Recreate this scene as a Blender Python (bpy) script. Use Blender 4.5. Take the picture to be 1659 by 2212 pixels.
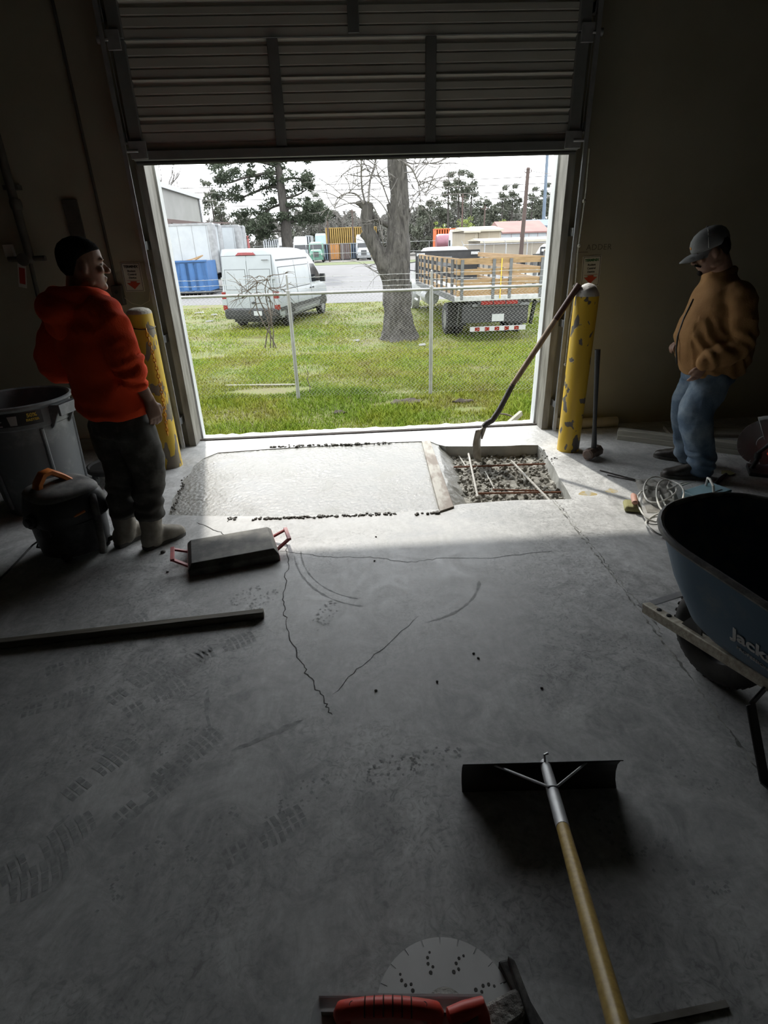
import bpy, bmesh, math, random
import numpy as np
from mathutils import Vector, Matrix, Euler, noise
from mathutils.geometry import tessellate_polygon

for _o in list(bpy.data.objects):
    bpy.data.objects.remove(_o, do_unlink=True)
scene = bpy.context.scene
COL = scene.collection
R = math.radians
rnd = random.Random(7)

# ------------------------------------------------------------------ camera
IMW, IMH = 1659.0, 2212.0
FPX = 1189.0
CAM_PITCH, CAM_ROLL, CAM_YAW, CAM_H = R(26.1), R(1.85), R(2.8), 1.62
_fw = Vector((math.sin(CAM_YAW)*math.cos(CAM_PITCH), math.cos(CAM_YAW)*math.cos(CAM_PITCH), -math.sin(CAM_PITCH)))
_rt = Vector((math.cos(CAM_YAW), -math.sin(CAM_YAW), 0))
_up = _rt.cross(_fw)
CR = _rt*math.cos(CAM_ROLL) - _up*math.sin(CAM_ROLL)
CU = _up*math.cos(CAM_ROLL) + _rt*math.sin(CAM_ROLL)
CF = _fw
CC = Vector((0, 0, CAM_H))
cam_data = bpy.data.cameras.new('camera')
cam = bpy.data.objects.new('camera', cam_data)
COL.objects.link(cam)
cam.matrix_world = Matrix(((CR.x, CU.x, -CF.x, CC.x), (CR.y, CU.y, -CF.y, CC.y), (CR.z, CU.z, -CF.z, CC.z), (0, 0, 0, 1)))
cam_data.sensor_fit = 'VERTICAL'
cam_data.sensor_height = 36.0
cam_data.sensor_width = 27.0
cam_data.lens = 36.0*FPX/IMH
cam_data.clip_start = 0.02
cam_data.clip_end = 600
scene.camera = cam

def ray(px, py):
    return CR*((px-IMW/2)/FPX) - CU*((py-IMH/2)/FPX) + CF
def PZ(px, py, z=0.0):            # where a pixel's direction meets the level z
    d = ray(px, py); return CC + d*((z-CC.z)/d.z)
def PY(px, py, y):                # where it meets the upright plane at distance y
    d = ray(px, py); return CC + d*((y-CC.y)/d.y)
def PT(px, py, t):
    return CC + ray(px, py)*t

# ------------------------------------------------------------------ sky, sun, exposure
world = bpy.data.worlds.new('sky'); scene.world = world
world.use_nodes = True
_bg = world.node_tree.nodes['Background']
_bg.inputs['Color'].default_value = (0.93, 0.965, 1.0, 1)
_bg.inputs['Strength'].default_value = 4.4
SUN_SLOPE = 0.225                 # sideways drift of the shadows per metre into the room
sun_data = bpy.data.lights.new('sun_offscreen', 'SUN')
sun_data.energy = 3.3
sun_data.angle = R(1.6)
sun_data.color = (1.0, 0.955, 0.87)
sun = bpy.data.objects.new('sun_offscreen', sun_data); COL.objects.link(sun)
_sd = Vector((SUN_SLOPE, -1.0, -1.075)).normalized()       # direction the light travels
sun.rotation_euler = _sd.to_track_quat('-Z', 'Y').to_euler()
sun.location = (0, 20, 30)
vs = scene.view_settings
vs.view_transform = 'Standard'; vs.look = 'None'; vs.gamma = 1.0; vs.use_curve_mapping = False
vs.exposure = 0.0

# ------------------------------------------------------------------ mesh collecting
class MB:
    def __init__(s): s.v = []; s.f = []
    def add(s, vs_, fs):
        n = len(s.v); s.v.extend([tuple(p) for p in vs_]); s.f.extend([tuple(i+n for i in f) for f in fs]); return s
    def box(s, x0, x1, y0, y1, z0, z1, mat=None):
        v = [(x0,y0,z0),(x1,y0,z0),(x1,y1,z0),(x0,y1,z0),(x0,y0,z1),(x1,y0,z1),(x1,y1,z1),(x0,y1,z1)]
        if mat is not None: v = [tuple(mat @ Vector(p)) for p in v]
        return s.add(v, [(0,3,2,1),(4,5,6,7),(0,1,5,4),(1,2,6,5),(2,3,7,6),(3,0,4,7)])
    def bar(s, a, b, w, h, up=(0,0,1)):
        a = Vector(a); b = Vector(b); d = (b-a); L = d.length; d.normalize()
        u = Vector(up); sx = d.cross(u)
        if sx.length < 1e-5: sx = d.cross(Vector((1,0,0)))
        sx.normalize(); u = sx.cross(d).normalized()
        m = Matrix(((sx.x,d.x,u.x,a.x),(sx.y,d.y,u.y,a.y),(sx.z,d.z,u.z,a.z),(0,0,0,1)))
        return s.box(-w/2, w/2, 0, L, -h/2, h/2, m)
    def loft(s, rings, cap=True, closed=False):
        n = len(rings[0]); base = len(s.v); vs_ = []
        for r_ in rings: vs_.extend([tuple(p) for p in r_])
        fs = []; m = len(rings)
        for i in range(m if closed else m-1):
            i2 = (i+1) % m
            for j in range(n):
                j2 = (j+1) % n
                fs.append((i*n+j, i*n+j2, i2*n+j2, i2*n+j))
        if cap and not closed:
            fs.append(tuple(range(n-1, -1, -1))); fs.append(tuple((m-1)*n+j for j in range(n)))
        return s.add(vs_, fs)
    def tube(s, pts, r, n=8, closed=False, squash=None, cap=True):
        pts = [Vector(p) for p in pts]; m = len(pts)
        rr = r if isinstance(r, (list, tuple)) else [r]*m
        rings = []; prev = None
        for i, p in enumerate(pts):
            if closed: t = pts[(i+1) % m] - pts[i-1]
            elif i == 0: t = pts[1]-pts[0]
            elif i == m-1: t = pts[-1]-pts[-2]
            else: t = (pts[i+1]-pts[i]).normalized() + (pts[i]-pts[i-1]).normalized()
            if t.length < 1e-9: t = Vector((0,0,1))
            t.normalize()
            if prev is None:
                a = Vector((0,0,1)) if abs(t.z) < 0.9 else Vector((1,0,0))
                u = t.cross(a).normalized()
            else:
                u = prev - t*prev.dot(t)
                if u.length < 1e-6: u = t.orthogonal()
                u.normalize()
            prev = u; w = t.cross(u)
            rings.append([p + (u*math.cos(2*math.pi*k/n) + w*math.sin(2*math.pi*k/n))*rr[i] for k in range(n)])
        return s.loft(rings, cap, closed)
    def cyl(s, a, b, r0, r1=None, n=16):
        return s.tube([a, b], [r0, r0 if r1 is None else r1], n)
    def lathe(s, prof, n=24, c=(0,0,0), axis='z', cap=True):
        rings = []
        for (r_, h) in prof:
            ring = []
            for k in range(n):
                a = 2*math.pi*k/n; x, y = r_*math.cos(a), r_*math.sin(a)
                if axis == 'z': p = (c[0]+x, c[1]+y, c[2]+h)
                elif axis == 'x': p = (c[0]+h, c[1]+x, c[2]+y)
                else: p = (c[0]+y, c[1]+h, c[2]+x)
                ring.append(p)
            rings.append(ring)
        return s.loft(rings, cap)
    def prism(s, poly, d0, d1, fn):
        # poly of 2D points pushed between depths d0 and d1; fn(u, v, d) -> point
        n = len(poly)
        v = [fn(u, w, d0) for u, w in poly] + [fn(u, w, d1) for u, w in poly]
        f = [tuple(range(n-1, -1, -1)), tuple(range(n, 2*n))] + [(i, (i+1) % n, n+(i+1) % n, n+i) for i in range(n)]
        return s.add(v, f)
    def ball(s, c, r, n=12, m=8, sc=(1,1,1), rot=None):
        rings = []
        for i in range(m+1):
            t = math.pi*i/m
            t = min(max(t, 0.02), math.pi-0.02)
            ring = []
            for k in range(n):
                a = 2*math.pi*k/n
                p = Vector((sc[0]*r*math.sin(t)*math.cos(a), sc[1]*r*math.sin(t)*math.sin(a), -sc[2]*r*math.cos(t)))
                if rot is not None: p = rot @ p
                ring.append(p + Vector(c))
            rings.append(ring)
        return s.loft(rings, True)
    def xf(s, m):
        s.v = [tuple(m @ Vector(p)) for p in s.v]; return s

def mesh_from(name, mb, smooth=40):
    me = bpy.data.meshes.new(name)
    me.from_pydata(mb.v, [], mb.f)
    me.validate()
    bm = bmesh.new(); bm.from_mesh(me); bmesh.ops.recalc_face_normals(bm, faces=bm.faces); bm.to_mesh(me); bm.free()
    finish_mesh(me, smooth)
    return me
def finish_mesh(me, smooth):
    if smooth:
        me.polygons.foreach_set('use_smooth', [True]*len(me.polygons))
        if smooth < 180: me.set_sharp_from_angle(angle=R(smooth))
    me.update()

def link(o, parent=None):
    COL.objects.link(o)
    if parent is not None: o.parent = parent
    return o
def setp(o, label=None, cat=None, group=None, kind=None):
    if label: o['label'] = label
    if cat: o['category'] = cat
    if group: o['group'] = group
    if kind: o['kind'] = kind
    return o
def thing(name, label, cat, loc=(0,0,0), rotz=0.0, group=None):
    o = bpy.data.objects.new(name, None); o.empty_display_size = 0.1
    COL.objects.link(o); o.location = loc; o.rotation_euler = (0, 0, rotz)
    return setp(o, label, cat, group)
def root_matrix(o):
    m = Matrix.Identity(4)
    while o is not None:
        m = Matrix.LocRotScale(o.location, o.rotation_euler, o.scale) @ m
        o = o.parent
    return m
def obj(name, mb, mat, parent=None, smooth=40, bevel=0, world_pts=False, label=None, kind=None):
    if world_pts and parent is not None: mb.xf(root_matrix(parent).inverted())
    o = bpy.data.objects.new(name, mesh_from(name, mb, smooth))
    o.data.materials.append(mat)
    link(o, parent)
    if bevel:
        b = o.modifiers.new('bevel', 'BEVEL'); b.width = bevel; b.segments = 2; b.limit_method = 'ANGLE'; b.angle_limit = R(35)
    return setp(o, label, None, None, kind)
def inst(name, src, parent, loc=(0,0,0), rot=(0,0,0), sc=(1,1,1)):
    o = bpy.data.objects.new(name, src.data); link(o, parent)
    for m in src.modifiers:
        b = o.modifiers.new(m.name, 'BEVEL'); b.width = m.width; b.segments = m.segments; b.limit_method = 'ANGLE'; b.angle_limit = m.angle_limit
    o.location = loc; o.rotation_euler = rot; o.scale = sc
    return o
def solo(name, mb, mat, label, cat, loc=(0,0,0), rotz=0.0, group=None, smooth=40, bevel=0, kind=None, world_pts=False):
    # a thing that is one mesh
    if world_pts: mb.xf((Matrix.Translation(loc) @ Matrix.Rotation(rotz, 4, 'Z')).inverted())
    o = obj(name, mb, mat, None, smooth, bevel)
    o.location = loc; o.rotation_euler = (0, 0, rotz)
    return setp(o, label, cat, group, kind)
def copy_tree(o, parent=None):
    c = o.copy(); COL.objects.link(c); c.parent = parent
    for ch in list(o.children): copy_tree(ch, c)
    return c
def np_mesh(name, verts, faces, mat, parent=None, smooth=False):
    # verts (n,3), faces (m,k) arrays
    me = bpy.data.meshes.new(name)
    nv, nf, k = len(verts), len(faces), faces.shape[1]
    me.vertices.add(nv); me.vertices.foreach_set('co', np.asarray(verts, np.float32).ravel())
    me.loops.add(nf*k); me.loops.foreach_set('vertex_index', np.asarray(faces, np.int32).ravel())
    me.polygons.add(nf)
    me.polygons.foreach_set('loop_start', np.arange(0, nf*k, k, dtype=np.int32))
    me.polygons.foreach_set('loop_total', np.full(nf, k, np.int32))
    if smooth: me.polygons.foreach_set('use_smooth', np.ones(nf, bool))
    me.update(calc_edges=True)
    me.materials.append(mat)
    o = bpy.data.objects.new(name, me)
    return link(o, parent)
def remeshed(mb, voxel, smooth_it=4, factor=0.5, disp=None):
    # melt overlapping shapes into one continuous skin
    me = bpy.data.meshes.new('tmp'); me.from_pydata(mb.v, [], mb.f)
    bm = bmesh.new(); bm.from_mesh(me); bmesh.ops.recalc_face_normals(bm, faces=bm.faces); bm.to_mesh(me); bm.free()
    o = bpy.data.objects.new('tmp', me); COL.objects.link(o)
    m = o.modifiers.new('r', 'REMESH'); m.mode = 'VOXEL'; m.voxel_size = voxel; m.use_smooth_shade = True
    if smooth_it:
        s_ = o.modifiers.new('s', 'SMOOTH'); s_.iterations = smooth_it; s_.factor = factor
    dg = bpy.context.evaluated_depsgraph_get()
    res = bpy.data.meshes.new_from_object(o.evaluated_get(dg), depsgraph=dg)
    bpy.data.objects.remove(o, do_unlink=True)
    if disp:
        n = len(res.vertices)
        co = np.empty(n*3, np.float32); no = np.empty(n*3, np.float32)
        res.vertices.foreach_get('co', co); res.vertices.foreach_get('normal', no)
        co = co.reshape(-1, 3); no = no.reshape(-1, 3)
        d = np.array([disp(Vector(p)) for p in co], np.float32)
        co = co + no*d[:, None]
        res.vertices.foreach_set('co', co.ravel()); res.update()
    res.polygons.foreach_set('use_smooth', np.ones(len(res.polygons), bool))
    return res
def mobj(name, me, mat, parent, label=None):
    me.materials.clear(); me.materials.append(mat)
    o = bpy.data.objects.new(name, me); link(o, parent)
    if label: o['label'] = label
    return o
_text_cache = {}
def text_part(name, txt, size, mat, parent, M4, depth=0.0006, align='CENTER', shear=0.0, bold=0.0, spacing=1.0):
    cu = bpy.data.curves.new('txt', 'FONT'); cu.body = txt; cu.size = size; cu.extrude = depth
    cu.align_x = align; cu.align_y = 'CENTER'; cu.shear = shear; cu.offset = bold; cu.space_character = spacing
    cu.resolution_u = 3
    t = bpy.data.objects.new('txt', cu); COL.objects.link(t)
    dg = bpy.context.evaluated_depsgraph_get()
    me = bpy.data.meshes.new_from_object(t.evaluated_get(dg), depsgraph=dg)
    bpy.data.objects.remove(t, do_unlink=True)
    me.transform(M4); me.materials.clear(); me.materials.append(mat)
    o = bpy.data.objects.new(name, me); link(o, parent)
    return o

# ------------------------------------------------------------------ materials
def nd(nt, t, **kw):
    n = nt.nodes.new(t)
    for k, v in kw.items(): setattr(n, k, v)
    return n
def ramp(nt, stops, interp='LINEAR'):
    n = nt.nodes.new('ShaderNodeValToRGB'); n.color_ramp.interpolation = interp
    e = n.color_ramp.elements
    while len(e) < len(stops): e.new(0.5)
    for i, (p, c) in enumerate(stops):
        e[i].position = p
        e[i].color = (c[0], c[1], c[2], 1) if isinstance(c, (tuple, list)) else (c, c, c, 1)
    return n
def new_mat(name):
    m = bpy.data.materials.new(name); m.use_nodes = True
    nt = m.node_tree; b = nt.nodes['Principled BSDF']
    return m, nt, b
def coords(nt, sc=(1,1,1), kind='Object'):
    tc = nd(nt, 'ShaderNodeTexCoord'); mp = nd(nt, 'ShaderNodeMapping'); mp.inputs['Scale'].default_value = sc
    nt.links.new(tc.outputs[kind], mp.inputs['Vector']); return mp.outputs['Vector']
def noise_tex(nt, vec, scale, detail=4, rough=0.55, dist=0.0):
    n = nd(nt, 'ShaderNodeTexNoise'); n.inputs['Scale'].default_value = scale; n.inputs['Detail'].default_value = detail
    n.inputs['Roughness'].default_value = rough; n.inputs['Distortion'].default_value = dist
    nt.links.new(vec, n.inputs['Vector']); return n
def pm(name, c1, c2=None, scale=8, rough=0.6, metal=0.0, bump=0.0, bscale=None, sc=(1,1,1), lo=0.35, hi=0.65, rough2=None, spec=0.5, kind='Object'):
    """Two-tone procedural surface with optional relief."""
    m, nt, b = new_mat(name); L = nt.links
    b.inputs['Metallic'].default_value = metal; b.inputs['Roughness'].default_value = rough
    b.inputs['Specular IOR Level'].default_value = spec
    vec = coords(nt, sc, kind)
    n = noise_tex(nt, vec, scale, 5)
    if c2 is None: c2 = tuple(x*0.8 for x in c1)
    rp = ramp(nt, [(lo, c1), (hi, c2)]); L.new(n.outputs['Fac'], rp.inputs['Fac']); L.new(rp.outputs['Color'], b.inputs['Base Color'])
    if rough2 is not None:
        rr = ramp(nt, [(lo, rough), (hi, rough2)]); L.new(n.outputs['Fac'], rr.inputs['Fac']); L.new(rr.outputs['Color'], b.inputs['Roughness'])
    if bump:
        n2 = noise_tex(nt, vec, bscale or scale*4, 4); bp = nd(nt, 'ShaderNodeBump'); bp.inputs['Strength'].default_value = bump
        bp.inputs['Distance'].default_value = 0.01
        L.new(n2.outputs['Fac'], bp.inputs['Height']); L.new(bp.outputs['Normal'], b.inputs['Normal'])
    return m
def dusty(name, c, dust=(0.33,0.32,0.29), rough=0.6, scale=6, amount=0.5, metal=0.0):
    """Surface with pale cement dust lying on upward faces and in patches."""
    m, nt, b = new_mat(name); L = nt.links
    b.inputs['Roughness'].default_value = rough; b.inputs['Metallic'].default_value = metal
    vec = coords(nt)
    n = noise_tex(nt, vec, scale, 6, 0.65)
    rp = ramp(nt, [(0.62-0.3*amount, 0.0), (0.80-0.2*amount, 1.0)]); L.new(n.outputs['Fac'], rp.inputs['Fac'])
    mx = nd(nt, 'ShaderNodeMix', data_type='RGBA')
    L.new(rp.outputs['Color'], mx.inputs['Factor']); mx.inputs[6].default_value = (*c, 1); mx.inputs[7].default_value = (*dust, 1)
    L.new(mx.outputs[2], b.inputs['Base Color'])
    return m

def floor_mat():
    m, nt, b = new_mat('concrete_floor'); L = nt.links
    vec = coords(nt)
    big = noise_tex(nt, vec, 0.9, 6, 0.6, 0.6)
    mid = noise_tex(nt, vec, 5.0, 8, 0.7, 1.4)
    fine = noise_tex(nt, vec, 38, 6, 0.7)
    stv = coords(nt, (9, 2.2, 1)); st = noise_tex(nt, stv, 3.0, 6, 0.7, 1.0)
    r1 = ramp(nt, [(0.30, (0.36,0.362,0.355)), (0.5, (0.46,0.463,0.455)), (0.72, (0.58,0.58,0.565))]); L.new(big.outputs['Fac'], r1.inputs['Fac'])
    r2 = ramp(nt, [(0.36, 0.76), (0.5, 1.0), (0.66, 1.22)]); L.new(mid.outputs['Fac'], r2.inputs['Fac'])
    r3 = ramp(nt, [(0.3, 0.88), (0.7, 1.12)]); L.new(fine.outputs['Fac'], r3.inputs['Fac'])
    r4 = ramp(nt, [(0.42, 0.95), (0.60, 1.04)]); L.new(st.outputs['Fac'], r4.inputs['Fac'])
    def mul(a, c):
        x = nd(nt, 'ShaderNodeMix', data_type='RGBA', blend_type='MULTIPLY'); x.inputs['Factor'].default_value = 1
        L.new(a, x.inputs[6]); L.new(c, x.inputs[7]); return x.outputs[2]
    sv = noise_tex(nt, vec, 24, 5, 0.62, 2.6); rs = ramp(nt, [(0.36, 0.70), (0.47, 1.0), (0.60, 1.10)]); L.new(sv.outputs['Fac'], rs.inputs['Fac'])
    msk = noise_tex(nt, vec, 1.3, 3, 0.5); rmk = ramp(nt, [(0.40, 0.0), (0.58, 1.0)]); L.new(msk.outputs['Fac'], rmk.inputs['Fac'])
    mm = nd(nt, 'ShaderNodeMix', data_type='RGBA'); L.new(rmk.outputs['Color'], mm.inputs['Factor']); mm.inputs[6].default_value = (1,1,1,1); L.new(rs.outputs['Color'], mm.inputs[7])
    col = mul(mul(mul(mul(r1.outputs['Color'], r2.outputs['Color']), r3.outputs['Color']), r4.outputs['Color']), mm.outputs[2])
    # ochre stains, few and small
    oc = noise_tex(nt, vec, 2.3, 3, 0.5); ro = ramp(nt, [(0.70, 0.0), (0.76, 0.5)]); L.new(oc.outputs['Fac'], ro.inputs['Fac'])
    mo = nd(nt, 'ShaderNodeMix', data_type='RGBA'); L.new(ro.outputs['Color'], mo.inputs['Factor']); L.new(col, mo.inputs[6]); mo.inputs[7].default_value = (0.50,0.40,0.22,1)
    L.new(mo.outputs[2], b.inputs['Base Color'])
    rr = ramp(nt, [(0.35, 0.42), (0.65, 0.72)]); L.new(mid.outputs['Fac'], rr.inputs['Fac']); L.new(rr.outputs['Color'], b.inputs['Roughness'])
    bp = nd(nt, 'ShaderNodeBump'); bp.inputs['Strength'].default_value = 0.25; bp.inputs['Distance'].default_value = 0.004
    L.new(mid.outputs['Fac'], bp.inputs['Height']); L.new(bp.outputs['Normal'], b.inputs['Normal'])
    return m
def wet_mat():
    m, nt, b = new_mat('wet_concrete'); L = nt.links
    vec = coords(nt)
    n = noise_tex(nt, vec, 3.0, 5, 0.6, 0.5); n2 = noise_tex(nt, coords(nt, (1.5, 1, 1)), 75, 4, 0.65, 0.8)
    r1 = ramp(nt, [(0.3, (0.20,0.198,0.178)), (0.7, (0.28,0.276,0.25))]); L.new(n.outputs['Fac'], r1.inputs['Fac']); L.new(r1.outputs['Color'], b.inputs['Base Color'])
    rr = ramp(nt, [(0.35, 0.14), (0.65, 0.30)]); L.new(n.outputs['Fac'], rr.inputs['Fac']); L.new(rr.outputs['Color'], b.inputs['Roughness'])
    rm = ramp(nt, [(0.30, 0.35), (0.68, 1.0)]); L.new(n.outputs['Fac'], rm.inputs['Fac'])
    mu = nd(nt, 'ShaderNodeMath', operation='MULTIPLY'); L.new(rm.outputs['Color'], mu.inputs[0]); L.new(n2.outputs['Fac'], mu.inputs[1])
    bp = nd(nt, 'ShaderNodeBump'); bp.inputs['Strength'].default_value = 0.8; bp.inputs['Distance'].default_value = 0.006
    L.new(mu.outputs[0], bp.inputs['Height']); L.new(bp.outputs['Normal'], b.inputs['Normal'])
    return m
def chipped(name, paint, under, scale=9, thr=0.62, rough=0.45, sc=(1,1,1), worn=None):
    m, nt, b = new_mat(name); L = nt.links
    b.inputs['Roughness'].default_value = rough
    vec = coords(nt, sc)
    n = noise_tex(nt, vec, scale, 3, 0.5, 0.3); n2 = noise_tex(nt, vec, scale*0.25, 4)
    mi = nd(nt, 'ShaderNodeMath', operation='MULTIPLY_ADD'); L.new(n2.outputs['Fac'], mi.inputs[0]); mi.inputs[1].default_value = 0.45; L.new(n.outputs['Fac'], mi.inputs[2])
    rp = ramp(nt, [(thr+0.22, 0.0), (thr+0.235, 1.0)]); L.new(mi.outputs[0], rp.inputs['Fac'])
    pt = ramp(nt, [(0.3, tuple(x*0.82 for x in paint)), (0.7, paint)]); L.new(n2.outputs['Fac'], pt.inputs['Fac'])
    un = ramp(nt, [(0.42, under), (0.6, tuple(x*1.9 for x in under))]); L.new(n.outputs['Fac'], un.inputs['Fac'])
    mx = nd(nt, 'ShaderNodeMix', data_type='RGBA'); L.new(rp.outputs['Color'], mx.inputs['Factor']); L.new(pt.outputs['Color'], mx.inputs[6]); L.new(un.outputs['Color'], mx.inputs[7])
    L.new(mx.outputs[2], b.inputs['Base Color'])
    bp = nd(nt, 'ShaderNodeBump'); bp.invert = True; bp.inputs['Strength'].default_value = 0.6; bp.inputs['Distance'].default_value = 0.003
    L.new(rp.outputs['Color'], bp.inputs['Height']); L.new(bp.outputs['Normal'], b.inputs['Normal'])
    return m
def grass_mat(name, stops, scale, bump=0.0):
    m, nt, b = new_mat(name); L = nt.links
    b.inputs['Roughness'].default_value = 0.75; b.inputs['Specular IOR Level'].default_value = 0.25
    vec = coords(nt)
    n = noise_tex(nt, vec, scale, 5, 0.6); n2 = noise_tex(nt, vec, scale*13, 3)
    ad = nd(nt, 'ShaderNodeMath', operation='MULTIPLY_ADD'); L.new(n2.outputs['Fac'], ad.inputs[0]); ad.inputs[1].default_value = 0.35
    sb = nd(nt, 'ShaderNodeMath', operation='SUBTRACT'); L.new(n.outputs['Fac'], sb.inputs[0]); sb.inputs[1].default_value = 0.175
    L.new(sb.outputs[0], ad.inputs[2])
    rp = ramp(nt, stops); L.new(ad.outputs[0], rp.inputs['Fac']); L.new(rp.outputs['Color'], b.inputs['Base Color'])
    return m

MT = {}
MT['floor'] = floor_mat()
MT['wet'] = wet_mat()
MT['wall'] = pm('painted_concrete_wall', (0.42,0.395,0.30), (0.36,0.335,0.25), 1.6, 0.8, bump=0.12, bscale=60)
MT['ceiling'] = pm('dark_roof_deck', (0.16,0.16,0.15), (0.11,0.11,0.10), 2, 0.8)
MT['door'] = pm('painted_door_steel', (0.62,0.62,0.56), (0.53,0.53,0.48), 2.0, 0.42, sc=(0.6,1,3))
MT['door_dark'] = pm('dusty_galvanised_stile', (0.27,0.28,0.275), (0.20,0.21,0.205), 3.0, 0.5, metal=0.3)
MT['galv'] = pm('galvanised_steel', (0.52,0.53,0.54), (0.38,0.39,0.40), 9, 0.45, metal=0.55)
MT['jamb'] = pm('weathered_jamb_steel', (0.26,0.25,0.22), (0.13,0.12,0.10), 5, 0.6, metal=0.1, sc=(3,3,0.6), bump=0.2)
MT['jamb_white'] = pm('white_outer_jamb', (0.66,0.68,0.68), (0.50,0.52,0.53), 4, 0.55, sc=(2,2,0.5))
MT['rubber'] = pm('black_rubber', (0.018,0.018,0.018), (0.035,0.034,0.032), 12, 0.7)
MT['yellow'] = chipped('chipped_yellow_paint', (0.66,0.43,0.030), (0.06,0.052,0.045), 12.5, 0.590, sc=(1,1,0.62))
MT['yellow_worn'] = chipped('worn_yellow_paint', (0.62,0.42,0.035), (0.10,0.085,0.06), 10.5, 0.535, sc=(1,1,0.5))
MT['chain'] = pm('orange_plastic_chain', (0.75,0.36,0.02), (0.60,0.24,0.015), 20, 0.4)
MT['cap_concrete'] = pm('rough_concrete_cap', (0.55,0.52,0.44), (0.40,0.38,0.32), 20, 0.9, bump=0.5, bscale=70)
MT['cap_white'] = pm('white_mortar_cap', (0.72,0.71,0.68), (0.55,0.54,0.51), 18, 0.8, bump=0.5, bscale=50)
MT['sign'] = pm('white_sign_plastic', (0.70,0.69,0.62), (0.62,0.61,0.54), 10, 0.5)
MT['ink'] = pm('black_ink', (0.02,0.02,0.02), (0.03,0.03,0.03), 10, 0.6)
MT['ink_green'] = pm('green_ink', (0.03,0.16,0.05), (0.03,0.13,0.04), 10, 0.6)
MT['ink_red'] = pm('red_ink', (0.62,0.09,0.04), (0.52,0.07,0.03), 10, 0.6)
MT['pencil'] = pm('grey_pencil_marks', (0.15,0.14,0.11), (0.20,0.185,0.14), 30, 0.9)
MT['red_tag'] = pm('red_tag', (0.45,0.05,0.04), (0.38,0.04,0.03), 10, 0.5)
MT['pipe_dark'] = pm('dark_painted_pipe', (0.10,0.095,0.08), (0.07,0.065,0.055), 10, 0.6)
MT['pvc'] = pm('cream_pvc', (0.62,0.55,0.40), (0.52,0.46,0.33), 6, 0.5)
MT['lumber_grey'] = pm('dusty_grey_timber', (0.34,0.33,0.28), (0.24,0.23,0.195), 6, 0.8, sc=(0.5,6,6), bump=0.3, bscale=10)
MT['wood_dark'] = pm('old_dark_wood', (0.17,0.155,0.12), (0.10,0.09,0.07), 6, 0.75, sc=(0.6,8,8), bump=0.3, bscale=12)
MT['wood_wet'] = pm('cement_smeared_board', (0.36,0.34,0.29), (0.15,0.11,0.075), 3.2, 0.6, sc=(4,1.6,3), bump=0.2, lo=0.42, hi=0.6)
MT['handle_wood'] = pm('worn_ash_handle', (0.36,0.27,0.18), (0.24,0.165,0.11), 8, 0.6, sc=(6,6,1))
MT['handle_brown'] = pm('brown_painted_handle', (0.10,0.045,0.032), (0.07,0.030,0.022), 8, 0.5)
MT['handle_black'] = pm('black_handle', (0.020,0.022,0.025), (0.035,0.036,0.038), 8, 0.5)
MT['iron'] = pm('dark_iron', (0.11,0.10,0.095), (0.07,0.065,0.06), 14, 0.55, metal=0.6, bump=0.2)
MT['iron_rust'] = pm('rusty_sledge_steel', (0.17,0.115,0.09), (0.08,0.07,0.065), 12, 0.6, metal=0.4)
MT['steel_worn'] = pm('worn_shovel_steel', (0.40,0.385,0.35), (0.24,0.22,0.19), 10, 0.5, metal=0.45)
MT['rebar'] = pm('rusty_rebar', (0.25,0.10,0.05), (0.17,0.08,0.05), 30, 0.8, bump=0.4, bscale=120)
MT['rebar_grey'] = pm('cement_coated_rebar', (0.52,0.51,0.47), (0.38,0.36,0.32), 30, 0.75, bump=0.4, bscale=120)
MT['gravel'] = pm('broken_concrete_gravel', (0.36,0.35,0.31), (0.17,0.16,0.135), 9, 0.9, bump=0.6, bscale=60)
MT['gravel_dark'] = pm('dark_wet_crumbs', (0.12,0.11,0.09), (0.07,0.065,0.055), 20, 0.7)
MT['pit_wall'] = pm('cut_concrete_edge', (0.44,0.44,0.41), (0.33,0.33,0.30), 8, 0.85, bump=0.3)
MT['crack'] = pm('painted_recess_shade', (0.055,0.055,0.05), (0.08,0.08,0.075), 30, 0.95)  # flat dark colour standing in for the shade inside cracks and drilled holes
MT['joint'] = pm('chipped_joint_filler', (0.40,0.40,0.37), (0.16,0.16,0.15), 18, 0.9, lo=0.44, hi=0.56)
MT['print'] = pm('boot_print_dirt', (0.27,0.275,0.27), (0.44,0.445,0.44), 30, 0.85)
MT['print_pale'] = pm('pale_boot_dust', (0.42,0.42,0.40), (0.34,0.34,0.33), 60, 0.9)
MT['track_steel'] = pm('brown_threshold_steel', (0.085,0.065,0.055), (0.05,0.04,0.035), 10, 0.6)
MT['lip'] = pm('pale_outer_apron', (0.58,0.58,0.55), (0.46,0.46,0.43), 6, 0.85, bump=0.3)
# ================================================================== THE ROOM
WY = 4.95                                  # inner face of the door wall
OX0, OX1 = -1.46, 1.745                    # clear opening
PIT = [(-1.31,4.54),(-1.355,4.36),(-1.345,4.20),(-1.36,4.05),(-1.335,3.88),(-1.345,3.70),(-1.315,3.56),(-1.30,3.44),
       (-1.08,3.395),(-0.86,3.365),(-0.55,3.33),(-0.24,3.312),(0.0,3.298),(0.22,3.285),(0.54,3.30),(0.60,3.335),(0.70,3.362),(0.90,3.372),(1.06,3.378),(1.26,3.362),(1.456,3.347),
       (1.485,3.55),(1.50,3.72),(1.535,3.93),(1.55,4.10),(1.582,4.28),(1.576,4.462),(1.44,4.482),(1.30,4.478),(1.05,4.505),(0.78,4.545),(0.72,4.60),(0.66,4.70),
       (0.30,4.725),(-0.10,4.715),(-0.50,4.712),(-0.90,4.69),(-1.22,4.665)]
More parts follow.
